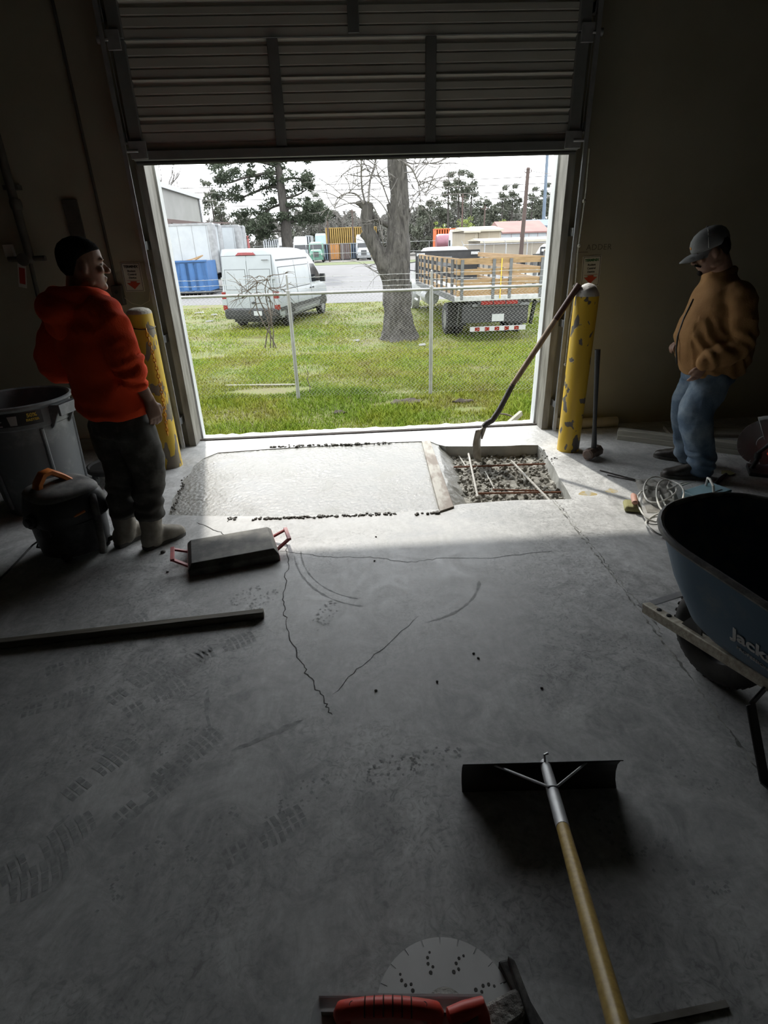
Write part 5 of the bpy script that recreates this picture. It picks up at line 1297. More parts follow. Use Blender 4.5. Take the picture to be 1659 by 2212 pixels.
    boot('boot', (-1.300,2.955), (-1.118,3.160), MT['boot_tan'], t, (-1.250,3.005,.13), (-1.240,3.0,.27), [.056,.064,.072], 1.18)
    boot('boot', (-1.480,3.005), (-1.335,3.235), MT['boot_tan'], t, (-1.425,3.06,.13), (-1.414,3.055,.27), [.056,.064,.072], 1.18)
person_red()

def person_jacket():
    F_ = Vector((-.965,.26,0)); L_ = Vector((-.26,-.965,0))
    t = thing('person', 'person in a tan work jacket, grey cap and blue jeans looking down', 'person', (2.50, 3.76, 0))
    fn = frame(F_, R(24), (0,0,0)); nose = Vector((2.200,3.72,1.436)); o_ = nose - (fn.to_3x3() @ Vector((.118,0,.085)))
    M = frame(F_, R(24), o_)
    mb = head_mb(M)
    limb(mb, [M @ Vector((-.03,0,.06)), (2.435,3.75,1.36), (2.46,3.77,1.22), (2.50,3.77,.85)], [.062,.066,.12,.12])
    SN, EN, WN = Vector((2.475,3.575,1.235)), Vector((2.515,3.545,.945)), Vector((2.325,3.570,.835))
    SF, EF, WF = Vector((2.50,3.935,1.225)), Vector((2.53,3.965,.965)), Vector((2.375,3.89,.925))
    limb(mb, [(2.45,3.70,1.25), SN, EN, WN], [.07,.05,.045,.030]); limb(mb, [(2.47,3.86,1.25), SF, EF, WF], [.07,.05,.045,.030])
    hand_mb(mb, WN+Vector((0.01,.0,.0)), Vector((-.10,.42,-.9)), Vector((.3,1,0)), Vector((-1,-.2,.2)), 1.0, 0.25)
    hand_mb(mb, WF+Vector((.01,0,0)), Vector((-1,.0,-.12)), Vector((0.2,.3,-1)), Vector((0,-1,.2)), 1.0, 0.75)
    for hx, kx, ax in (((2.47,3.68,.76),(2.40,3.645,.47),(2.49,3.595,.1)), ((2.52,3.84,.76),(2.455,3.875,.47),(2.56,3.90,.1))): limb(mb, [(2.50,3.76,.84), hx, kx, ax], [.09,.08,.06,.04])
    me = remeshed(mb, 0.0062, 2, 0.4); me.transform(root_matrix(t).inverted()); body = mobj('body', me, MT['skin_b'], t)
    eyes(M, body)
    # short dark hair below the cap, moustache and chin beard
    hb = MB(); rings = []
    for z, xb, xf, hw in ((.060,-.080,-.050,.046),(.085,-.099,-.035,.066),(.110,-.106,-.020,.074),(.140,-.108,.015,.077),(.165,-.106,.02,.075)):
        rings.append([M @ Vector(p) for p in ell(((xb+xf)/2,0,z),(1,0,0),(0,1,0),(xf-xb)/2,hw,22,2.4)])
    hb.loft(rings); put(hb, 'hair', MT['hair'], t)
    bb = MB(); bb.tube([(.082,-.034,.052),(.099,-.012,.067),(.101,0,.068),(.099,.012,.067),(.082,.034,.052)], [.004,.0065,.006,.0065,.004], 8); bb.ball((.086,0,.014), .020, 12, 8, (.75,1.3,.95)); bb.v = [tuple(M @ Vector(v)) for v in bb.v]
    put(bb, 'beard', MT['hair'], t)
    # cap
    cp = bpy.data.objects.new('cap', None); link(cp, t); cp.empty_display_size = .05
    cb = MB(); rings = []
    for z, xb, xf, hw in ((.138,-.110,.104,.081),(.155,-.114,.108,.084),(.185,-.113,.106,.083),(.212,-.104,.094,.076),(.236,-.084,.070,.060),(.252,-.052,.036,.036),(.258,-.02,.002,.012)):
        rings.append([M @ Vector(p) for p in ell(((xb+xf)/2,0,z),(1,0,0),(0,1,0),(xf-xb)/2,hw,28,2.2)])
    cb.loft(rings); put(cb, 'crown', MT['cap_grey'], cp)
    n = 14; top = []; bot = []
    for i in range(n+1):
        a = R(-78+156*i/n); x = .100*math.cos(a); y = .079*math.sin(a); xo = .100*math.cos(a)+.085*math.cos(a)**0.8; dz = -.010*(y/.079)**2
        top += [(x-.008, y, .146+dz), (xo*.55+x*.45, y, .139+dz*1.6), (xo, y*.98, .124+dz*2.2)]
    bot = [(x, y, z-.005) for x, y, z in top]
    m_ = MB(); k = len(top); m_.add(top+bot, [(3*i+j, 3*i+j+1, 3*i+j+4, 3*i+j+3) for i in range(n) for j in range(2)] + [(k+3*i+j+3, k+3*i+j+4, k+3*i+j+1, k+3*i+j) for i in range(n) for j in range(2)] + [(3*i+2, k+3*i+2, k+3*i+5, 3*i+5) for i in range(n)])
    m_.v = [tuple(M @ Vector(v)) for v in m_.v]; put(m_, 'brim', MT['cap_grey'], cp)
    m_ = MB(); m_.ball((-.009,0,.259), .008, 10, 6); m_.v = [tuple(M @ Vector(v)) for v in m_.v]; put(m_, 'button', MT['cap_grey'], cp)
    for sgn in (-1, 1):
        m_ = MB(); pts = []
        for i in range(9):
            s_ = i/8; z = .150+.105*math.sin(s_*math.pi/2); w_ = .085*math.cos(s_*math.pi/2)**.75; pts.append((.030*(1-s_)-.009*s_, sgn*(w_*.985+.001), z))
        m_.tube(pts, .0022, 6); m_.v = [tuple(M @ Vector(v)) for v in m_.v]; put(m_, 'seam', MT['letter_white'], cp)
    m_ = MB(); m_.ball((.1045,0.006,.178), .013, 12, 8, (.30,1.2,.75)); m_.v = [tuple(M @ Vector(v)) for v in m_.v]; put(m_, 'emblem', MT['emblem'], cp)
    # jacket
    mb = MB(); rings = []
    for z, cx_, cy_, hw, hd in ((.725,2.515,3.765,.195,.185),(.76,2.513,3.765,.212,.205),(.85,2.505,3.765,.212,.232),(.97,2.485,3.765,.215,.243),(1.08,2.478,3.765,.217,.218),(1.18,2.475,3.765,.218,.180),(1.27,2.462,3.765,.198,.148),(1.33,2.44,3.76,.150,.112),(1.385,2.405,3.755,.085,.088)):
        rings.append(ell((cx_,cy_,z), L_, F_, hw, hd, 32, 2.3))
    mb.loft(rings)
    limb(mb, [(2.45,3.68,1.24), SN, SN.lerp(EN,.5)+Vector((.015,-.005,0)), EN+Vector((.012,0,0)), EN.lerp(WN,.55), WN+Vector((.02,0,.015))], [.100,.092,.084,.080,.070,.060])
    limb(mb, [(2.47,3.85,1.24), SF, SF.lerp(EF,.5), EF, WF+Vector((.05,0.01,0))], [.105,.095,.088,.082,.058])
    nc = Vector((2.415,3.755,1.375)); mb.tube([nc+(L_*math.cos(a)*.082+F_*math.sin(a)*.078)+Vector((0,0,-.012*math.sin(a)+.008)) for a in [R(12*k) for k in range(30)]], .022, 10, closed=True)
    jk = cloth('jacket', mb, MT['jacket'], t, 0.0108, wrinkle(10, .015, 1.3, 9.0, lambda p: 0.006*math.sin((p.z*0.9+p.x*1.1)*60+noise.noise(p*7)*4)*(1 if (p.z < 1.12 and p.y < 3.66) else 0)), it=4)
    mb = MB(); mb.tube([(2.263,3.77,.80),(2.240,3.775,.90),(2.236,3.78,.98),(2.258,3.785,1.10),(2.300,3.79,1.22)], .006, 6)
    put(mb, 'zip', MT['black_steel'], jk)
    # jeans
    mb = MB(); rings = []
    for z, cx_, cy_, hw, hd in ((.68,2.50,3.76,.190,.150),(.76,2.505,3.762,.188,.165),(.84,2.50,3.765,.180,.160)): rings.append(ell((cx_,cy_,z), L_, F_, hw, hd, 26, 2.4))
    mb.loft(rings)
    limb(mb, [(2.485,3.68,.72), (2.445,3.66,.60), (2.395,3.642,.47), (2.440,3.618,.30), (2.487,3.600,.15), (2.500,3.596,.075)], [.128,.122,.108,.098,.090,.088])
    limb(mb, [(2.525,3.84,.72), (2.49,3.86,.60), (2.455,3.875,.47), (2.505,3.89,.30), (2.552,3.895,.15), (2.562,3.898,.085)], [.122,.112,.098,.090,.086,.084])
    cloth('jeans', mb, MT['jeans'], t, 0.011, wrinkle(14, .015, 0.7, 4.0, lambda p: 0.007*math.sin(p.z*75+noise.noise(p*8)*5)*(1 if p.z < .22 else .15)))
    boot('boot', (2.560,3.570), (2.245,3.655), MT['boot_dark'], t, (2.485,3.600,.10), (2.492,3.598,.14), [.048,.050,.054])
    boot('boot', (2.635,3.865), (2.400,4.060), MT['boot_dark'], t, (2.560,3.900,.10), (2.560,3.898,.14), [.048,.050,.054])
person_jacket()
# ================================================================== OUTDOORS: fence
MT['fence_galv'] = pm('fence_galvanised', (0.34,0.345,0.35), (0.26,0.265,0.27), 6, 0.5, metal=0.4)
MT['wire_galv'] = pm('mesh_wire', (0.46,0.465,0.47), (0.38,0.385,0.39), 6, 0.5, metal=0.2)
MT['soil_dark'] = pm('dark_damp_soil', (0.030,0.023,0.017), (0.055,0.043,0.032), 9, 0.95)
MT['twig'] = pm('bare_brown_twig', (0.085,0.068,0.055), (0.13,0.108,0.09), 9, 0.9)
FA = PZ(645,862,G); FB = PZ(930,853,G)
fd = (FB-FA); SPAN = fd.length; fd.normalize(); fn_ = Vector((-fd.y, fd.x, 0))
FH = 1.86
t = thing('chain_link_fence', 'galvanised chain link fence with barbed wire strands crossing the lawn', 'fence', (FA.x, FA.y, G), math.atan2(fd.y, fd.x))
X0, X1 = -SPAN*1.75, SPAN*2.6
first = None
for i, x in enumerate((-SPAN*1.0, 0, SPAN, SPAN*2.0)):
    if first is None:
        mb = MB(); mb.lathe([(0.034,-0.05),(0.034,FH+0.02),(0.036,FH+0.02),(0.036,FH+0.05),(0.020,FH+0.06),(0.018,FH+0.30),(0.003,FH+0.31)], 14)
        first = obj('post', mb, MT['fence_galv'], t); o = first
    else: o = inst('post', first, t)
    o.location = (x, 0, 0)
obj('top_rail', MB().tube([(X0,0,FH),(0,0,FH-.005),(SPAN,0,FH),(X1,0,FH+.01)], 0.024, 10), MT['fence_galv'], t)
for z in (.08, .165, .26):
    mb = MB(); mb.tube([(X0,0,FH+z)]+[(X0+(X1-X0)*k/40, 0, FH+z+0.006*math.sin(k*1.7)) for k in range(1, 40)]+[(X1,0,FH+z)], 0.0028, 4)
    x = X0+.05
    while x < X1:
        for a in (30, 150): mb.tube([(x-.018*math.cos(R(a)),0,FH+z-.018*math.sin(R(a))),(x+.018*math.cos(R(a)),0,FH+z+.018*math.sin(R(a)))], 0.0022, 3)
        x += .16
    obj('barbed_wire', mb, MT['wire_galv'], t)
# woven mesh: zigzag wires, far more than could be picked apart
def chain_mesh():
    dx, dz = 0.070, 0.072; n = int((X1-X0)/dx)+1; m = int((FH-.03)/(dz/2)); r_ = 0.0031
    V_, F_ = [], []
    for i in range(n):
        xb = X0+i*dx
        pts = np.array([(xb+(dx/2 if k % 2 else -dx/2)*0.98, 0.004 if k % 2 else -0.004, FH-.012-k*dz/2) for k in range(m+1)])
        for a in range(3):
            an = 2*np.pi*a/3; V_.append(pts+np.array([r_*math.cos(an), r_*math.sin(an), 0]))
        b = i*3*(m+1)
        for a in range(3):
            a2 = (a+1) % 3; k = np.arange(m)
            F_.append(np.stack([b+a*(m+1)+k, b+a*(m+1)+k+1, b+a2*(m+1)+k+1, b+a2*(m+1)+k], 1))
    o = np_mesh('mesh_fabric', np.concatenate(V_), np.concatenate(F_), MT['wire_galv'], t, True); o['kind'] = 'stuff'
    tops = MB()
    for i in range(n):
        x = X0+i*dx; tops.tube([(x,0,FH-.02),(x,0,FH+.045)], .002, 3)
    oo = obj('mesh_barbs', tops, MT['wire_galv'], t); oo['kind'] = 'stuff'
chain_mesh()
# dead vine in the fence
def twigs(mb, p, d, L_, r_, depth, rg, droop=0.0, wander=.5, kids=(2,3), shrink=.68):
    n = 5; pts = [Vector(p)]; d = Vector(d).normalized()
    for i in range(n):
        d = (d + Vector((rg.uniform(-1,1), rg.uniform(-1,1)*.7, rg.uniform(-1,1)-droop))*wander*.35).normalized(); pts.append(pts[-1]+d*L_/n)
    mb.tube(pts, [r_*(1-.5*i/n) for i in range(n+1)], 5 if r_ > .006 else 4)
    if depth <= 0: return
    for k in range(rg.randint(*kids)):
        s_ = rg.uniform(.35, 1.0); i = min(n, int(s_*n)); dd = (d + Vector((rg.uniform(-1,1), rg.uniform(-.6,.6), rg.uniform(-.7,.9)))*.9).normalized()
        twigs(mb, pts[i], dd, L_*shrink*rg.uniform(.7,1.1), r_*.55, depth-1, rg, droop, wander, kids, shrink)
rg = random.Random(4)
mb = MB()
base = PZ(565,720,G)
for px, py in ((575,705),(560,715),(600,712)):
    b = PY(px+6, py, FA.y+.06); b.z = max(b.z, G+.02)
for sx, tx, tz in ((0,-.15,1.0),(0.02,.1,1.1),(-.05,.25,.9),(0.05,-.4,.8)):
    p = Vector((FA.x-.42+sx, FA.y+.05, G+.95)); n = 8; pts = []
    for i in range(n+1):
        s_ = i/n; pts.append(p + Vector((tx*s_+.05*math.sin(s_*9+sx*30), .02*math.sin(s_*7), (tz+.12)*math.sin(s_*math.pi*.62)*1.0)))
    mb.tube(pts, [.013*(1-.55*i/n) for i in range(n+1)], 6)
    for q in range(5): twigs(mb, pts[rg.randint(4, n)], (rg.uniform(-1,1), rg.uniform(-.2,.2), rg.uniform(-.6,.6)), rg.uniform(.25,.55), .008, 1, rg, .3, 1.2)
solo('dead_vine', mb, MT['twig'], 'leafless brown vine tangled in the fence in front of the white van', 'vine', (FA.x-.42, FA.y+.05, G+.95), 0, world_pts=True)
# odds and ends on the lawn
a, b = PZ(488,836,G), PZ(638,834,G)
solo('pipe_length', MB().tube([Vector((0,0,.03)), b-a+Vector((0,0,.03))], .02, 8), MT['lumber_grey'], 'long thin weathered pole lying in the grass at the fence foot', 'pole', a)
a = PZ(668,852,G); mb = MB(); mb.tube([(0,0,0),(.03,0,.14),(-.01,0,.28),(.02,0,.42),(-.02,0,.52)], [.012,.010,.009,.007,.004], 6); solo('dry_stem', mb, MT['twig'], 'single dry brown stem standing in grass near a fence post', 'stem', a)
for px, py, w, lab in ((878,870,.30,'dark churned clod of soil in the grass near the fence post'),(1000,868,.2,'small brown clod of soil in the grass left of the shovel'),(735,893,.13,'small brown clump of earth in grass near the threshold')):
    p = PZ(px, py, G); mb = MB(); mb.ball((0,0,.01), w, 16, 8, (1,.45,.16))
    for i, v in enumerate(mb.v): mb.v[i] = tuple(Vector(v)+Vector((0,0,.05))*noise.noise(Vector(v)*14+Vector((px,0,0))))
    solo('soil_clod', mb, MT['soil_dark'], lab, 'soil', p, 0, smooth=30)
MT['scrap'] = pm('white_paper_scrap', (0.34,0.34,0.33), (0.28,0.28,0.27), 8, 0.8)
for px, py, w, lab in ((430,674,.22,'white scrap of litter on the grass left of the van'),(462,678,.14,'smaller white scrap of litter near the van bumper'),(452,692,.16,'thin white scrap lying in grass below the van'),(770,733,.10,'white scrap on the grass beside the dead tree root'),(912,742,.11,'white scrap at the foot of the dead trunk by the fence post')):
    p = PZ(px, py, G+.06); mb = MB(); mb.loft([[(-w,-.05,0),(w*.7,-.08,.01),(w,.06,0),(-w*.6,.09,.0)],[(-w*.8,-.04,.05),(w*.6,-.05,.07),(w*.8,.05,.05),(-w*.5,.06,.04)]]); solo('litter_scrap', mb, MT['scrap'], lab, 'litter', (p.x, p.y, G+.01), rnd.uniform(-.4,.4), smooth=0)
# rubble and timber scraps just outside the right of the threshold
for i, (px, py, s_, lab) in enumerate(((1095,912,.07,'lump of pale rubble just outside the threshold'),(1140,905,.08,'larger lump of pale rubble beside the outer door jamb'),(1060,913,.05,'small lump of rubble outside behind the shovel neck'),(1118,910,.05,'small lump of rubble between two larger ones outside'))):
    p = PY(px, py, 5.42); mb = MB(); mb.ball((0,0,0), s_, 9, 6, (1.4,.9,.7))
    for k, v in enumerate(mb.v): mb.v[k] = tuple(Vector(v)*(1+.3*noise.noise(Vector(v)*20+Vector((i*7,0,0)))))
    solo('rubble_lump', mb, MT['gravel'], lab, 'rubble', (p.x, p.y, ground_z(5.42)+s_*.35), 0, smooth=0)
a = PY(1098,912,5.5); b = PY(1126,888,5.62)
solo('timber_scrap', MB().bar((0,0,0), b-a, .035, .05), MT['lumber_grey'], 'weathered timber scrap sticking up outside the door jamb', 'timber', (a.x, a.y, a.z-.02))
a = PY(1075,893,5.8); b = PY(1112,902,5.7)
solo('stick', MB().tube([Vector((0,0,0)), (b-a)*.5+Vector((0,0,.012)), b-a], [.008,.010,.006], 6), MT['twig'], 'dark bent stick lying outside near the threshold rubble', 'stick', a)

# ================================================================== VEHICLES
MT['van_white'] = pm('van_white_paint', (0.29,0.315,0.33), (0.27,0.295,0.31), 2, 0.22)
MT['van_seam'] = pm('panel_gap', (0.05,0.055,0.06), (0.06,0.065,0.07), 5, 0.6)
MT['van_grey'] = pm('grey_lower_cladding', (0.14,0.145,0.15), (0.12,0.125,0.13), 5, 0.6)
MT['trim_black'] = pm('black_plastic_trim', (0.016,0.017,0.019), (0.024,0.025,0.027), 8, 0.55)
MT['glass_dark'] = pm('dark_vehicle_glass', (0.012,0.014,0.016), (0.02,0.022,0.025), 3, 0.06)
MT['lamp_red'] = pm('red_lamp_lens', (0.20,0.012,0.012), (0.15,0.010,0.010), 10, 0.2)
MT['lamp_clear'] = pm('clear_lamp_lens', (0.42,0.42,0.42), (0.36,0.36,0.36), 10, 0.15)
MT['hub_grey'] = pm('grey_steel_wheel', (0.22,0.225,0.23), (0.15,0.155,0.16), 9, 0.45, metal=0.4)
MT['tyre_out'] = pm('road_tyre', (0.018,0.018,0.018), (0.03,0.03,0.03), 9, 0.8)
MT['plate'] = pm('number_plate', (0.40,0.42,0.42), (0.36,0.38,0.38), 10, 0.4)
MT['truck_white'] = pm('truck_white_paint', (0.42,0.43,0.43), (0.37,0.38,0.38), 3, 0.35)
MT['stake_grey'] = pm('grey_stake_post', (0.14,0.145,0.15), (0.105,0.11,0.115), 6, 0.5, metal=0.3)
MT['board_new'] = pm('new_pine_board', (0.30,0.20,0.10), (0.22,0.14,0.068), 4, 0.7, sc=(0.4,1,6))
MT['board_pale'] = MT['board_new']
MT['deck_grey'] = pm('pale_deck_plate', (0.30,0.30,0.29), (0.24,0.24,0.235), 3, 0.6)
def slices(levels, n=7, r_=.25):
    mb = MB(); rings = []
    for z, x0, x1, hw, rf, rb in levels:
        ring = []
        for cx_, cy_, r2, a0 in ((x1-rf, hw-rf, rf, 0), (x0+rb, hw-rb, rb, 90), (x0+rb, -hw+rb, rb, 180), (x1-rf, -hw+rf, rf, 270)):
            for k in range(n): a = R(a0+90*k/(n-1)); ring.append(Vector((cx_+r2*math.cos(a), cy_+r2*math.sin(a), z)))
        rings.append(ring)
    mb.loft(rings); return mb
def wheel(parent, x, y, r_, w, side):
    # side: +1 faces +y
    o = obj('wheel', MB().lathe([(r_*.62,-w/2),(r_*.9,-w/2),(r_,-w*.36),(r_,w*.36),(r_*.9,w/2),(r_*.62,w/2)], 32, (x,y,r_), 'y', cap=False), MT['tyre_out'], parent)
    h = MB(); s_ = side
    h.lathe([(r_*.64, s_*w*.45),(r_*.60, s_*w*.40),(r_*.52, s_*w*.20),(r_*.25, s_*w*.22),(r_*.22, s_*w*.40),(.01, s_*w*.42)], 24, (x,y,r_), 'y')
    obj('hub', h, MT['hub_grey'], o)
    return o
RA = Vector((-3.06, 21.35, G)); VH = R(74)
van = thing('van', 'white high roof cargo van parked on the grass behind the fence', 'van', RA, VH)
LV = [(.36,-.98,4.56,.97,.5,.10),(.46,-1.04,4.66,1.015,.5,.12),(.80,-1.06,4.70,1.03,.5,.12),(1.05,-1.06,4.64,1.03,.45,.12),(1.20,-1.055,4.36,1.02,.4,.12),(1.34,-1.05,4.02,1.01,.35,.12),(1.70,-1.03,3.62,.985,.3,.12),(2.05,-1.005,3.22,.955,.3,.12),(2.28,-.985,2.85,.92,.3,.12),(2.42,-.955,2.45,.88,.3,.14),(2.50,-.92,2.0,.83,.3,.18),(2.54,-.86,1.6,.76,.3,.2),(2.56,-.70,1.2,.6,.3,.2)]
obj('body', slices(LV), MT['van_white'], van, 30)
def rearx(z): return np.interp(z, [l[0] for l in LV], [l[1] for l in LV])
def sidey(z): return np.interp(z, [l[0] for l in LV], [l[3] for l in LV])
def rear_panel(name, y0, y1, z0, z1, proud, mat, parent=van, m=6):
    mb = MB(); A = []; th = .012
    zs = [z0+(z1-z0)*i/m for i in range(m+1)]
    outer = [(rearx(z)-proud, y, z) for z in zs for y in (y0, y1)]; inner = [(rearx(z)-proud+th, y, z) for z in zs for y in (y0, y1)]
    k = len(outer); f = [(2*i, 2*i+1, 2*i+3, 2*i+2) for i in range(m)]+[(k+2*i+2, k+2*i+3, k+2*i+1, k+2*i) for i in range(m)]+[(2*i, 2*i+2, k+2*i+2, k+2*i) for i in range(m)]+[(2*i+3, 2*i+1, k+2*i+1, k+2*i+3) for i in range(m)]+[(0,k,k+1,1),(2*m,2*m+1,k+2*m+1,k+2*m)]
    mb.add(outer+inner, f); return obj(name, mb, mat, parent, 30)
def side_panel(name, x0, x1, z0, z1, proud, mat, parent=van, s_=-1, poly=None, m=6):
    mb = MB(); P_ = poly or [(x0,z0),(x1,z0),(x1,z1),(x0,z1)]
    # subdivide edges so the panel follows the flank
    Q = []
    for (a, b) in zip(P_, P_[1:]+P_[:1]):
        for i in range(m): Q.append((a[0]+(b[0]-a[0])*i/m, a[1]+(b[1]-a[1])*i/m))
    o_ = [(x, s_*(sidey(z)+proud), z) for x, z in Q]; i_ = [(x, s_*(sidey(z)+proud-.02), z) for x, z in Q]; k = len(Q)
    mb.add(o_+i_, [tuple(range(k)), tuple(range(2*k-1, k-1, -1))]+[(i, (i+1) % k, k+(i+1) % k, k+i) for i in range(k)])
    return obj(name, mb, mat, parent, 30)
rear_panel('door_gap', -.90, .90, .70, 2.36, .004, MT['van_seam'])
for y0, y1 in ((-.885,-.008), (.008,.885)):
    d_ = rear_panel('rear_door', y0, y1, .715, 2.345, .012, MT['van_white'])
    rear_panel('window_recess', y0+.06, y1-.06, 1.30, 1.94, .0135, MT['van_seam'], d_)
    rear_panel('window_blank', y0+.075, y1-.075, 1.315, 1.925, .018, MT['van_white'], d_)
obj('door_handle', MB().box(-1.10,-1.07,-.20,-.06,.86,.92), MT['trim_black'], van)
obj('brake_light', MB().loft([[(-1.02,-.36,2.36),(-1.02,.36,2.36),(-.98,.36,2.36),(-.98,-.36,2.36)],[(-1.0,-.26,2.45),(-1.0,.26,2.45),(-.93,.26,2.45),(-.93,-.26,2.45)]]), MT['lamp_red'], van, bevel=.01)
for s_ in (-1, 1):
    tl = obj('tail_light', MB().loft([rrect(-1.085,-.90,.085,.03,.03,.66,3), rrect(-1.085,-.90,.085,.03,.03,1.24,3)]).xf(Matrix.Translation((0,s_*.945,0))), MT['lamp_red'], van, 30)
    obj('reverse_lens', MB().box(-1.092,-.895,s_*.945-.088,s_*.945+.088,.82,1.02), MT['van_white'], tl)
    obj('fog_lens', MB().box(-1.09,-1.0,s_*.93-.06,s_*.93+.06,.56,.64), MT['lamp_clear'], van)
    obj('hinge', MB().box(-1.06,-.99,s_*.92-.05,s_*.92+.05,1.62,1.70), MT['van_white'], van)
obj('rear_bumper', MB().loft([rrect(-1.12,-.75,.97,.05,.12,.36,4), rrect(-1.14,-.75,1.01,.05,.12,.44,4), rrect(-1.14,-.75,1.01,.05,.12,.66,4), rrect(-1.10,-.75,1.0,.05,.12,.69,4)]), MT['trim_black'], van, 30)
obj('number_plate', MB().box(-1.150,-1.138,-.42,-.12,.48,.63), MT['plate'], van)
obj('badge', MB().box(-1.083,-1.06,-.80,-.58,2.19,2.225), MT['van_grey'], van)
for s_ in (-1, 1):
    side_panel('roof_groove', -.75, 2.35, 2.16, 2.21, .004, MT['van_seam'], s_=s_)
    side_panel('side_recess', -.72, 2.28, 1.24, 1.98, .002, MT['van_seam'], s_=s_)
    for x0, x1 in ((-.69,.83),(.87,2.25)): side_panel('side_blank', x0, x1, 1.265, 1.955, .008, MT['van_white'], s_=s_)
    side_panel('side_seam', .845, .858, .62, 2.14, .006, MT['van_seam'], s_=s_)
    side_panel('side_seam', 2.36, 2.373, .62, 2.05, .006, MT['van_seam'], s_=s_)
    side_panel('front_window', 0, 0, 0, 0, .008, MT['glass_dark'], s_=s_, poly=[(2.52,1.32),(3.55,1.30),(3.62,1.42),(3.28,1.72),(3.0,1.95),(2.55,1.97)])
    side_panel('sill_cladding', -.5, 3.2, .40, .60, .012, MT['van_grey'], s_=s_)
    side_panel('rub_strip', -.9, 3.45, .60, .72, .018, MT['trim_black'], s_=s_)
    for x in (2.22, 2.52): side_panel('door_handle', x, x+.13, 1.10, 1.15, .025, MT['trim_black'], s_=s_)
    side_panel('door_handle', -.55, -.42, 1.06, 1.10, .02, MT['trim_black'], s_=s_)
    for x in (0, 3.75):
        pl = [(x+.46*math.cos(R(a)), .36+.44*math.sin(R(a))) for a in range(0, 181, 15)]
        side_panel('wheel_arch', 0, 0, 0, 0, .012, MT['trim_black'], s_=s_, poly=pl, m=1)
        wheel(van, x, s_*.885, .345, .235, s_)
    mr = MB(); mr.box(3.18, 3.32, s_*1.22-.10, s_*1.22+.10, 1.28, 1.58); mr.bar((3.28,s_*1.0,1.36),(3.26,s_*1.15,1.38), .05, .05); obj('mirror', mr, MT['trim_black'], van, bevel=.02)
    obj('headlamp', MB().ball((4.40, s_*.80, .98), .16, 12, 8, (1.2,.6,.9)), MT['lamp_clear'], van)
# windscreen follows the raked front
mb = MB(); mb.add([(3.99,-.80,1.37),(3.99,.80,1.37),(3.20,.66,2.10),(3.20,-.66,2.10),(3.97,-.80,1.36),(3.97,.80,1.36),(3.18,.66,2.09),(3.18,-.66,2.09)], [(0,1,2,3),(7,6,5,4),(0,4,5,1),(1,5,6,2),(2,6,7,3),(3,7,4,0)])
obj('windscreen', mb.xf(Matrix.Translation((.05,0,.012))), MT['glass_dark'], van)
obj('underbody', MB().box(-.9, 4.4, -.75, .75, .24, .40), MT['trim_black'], van)

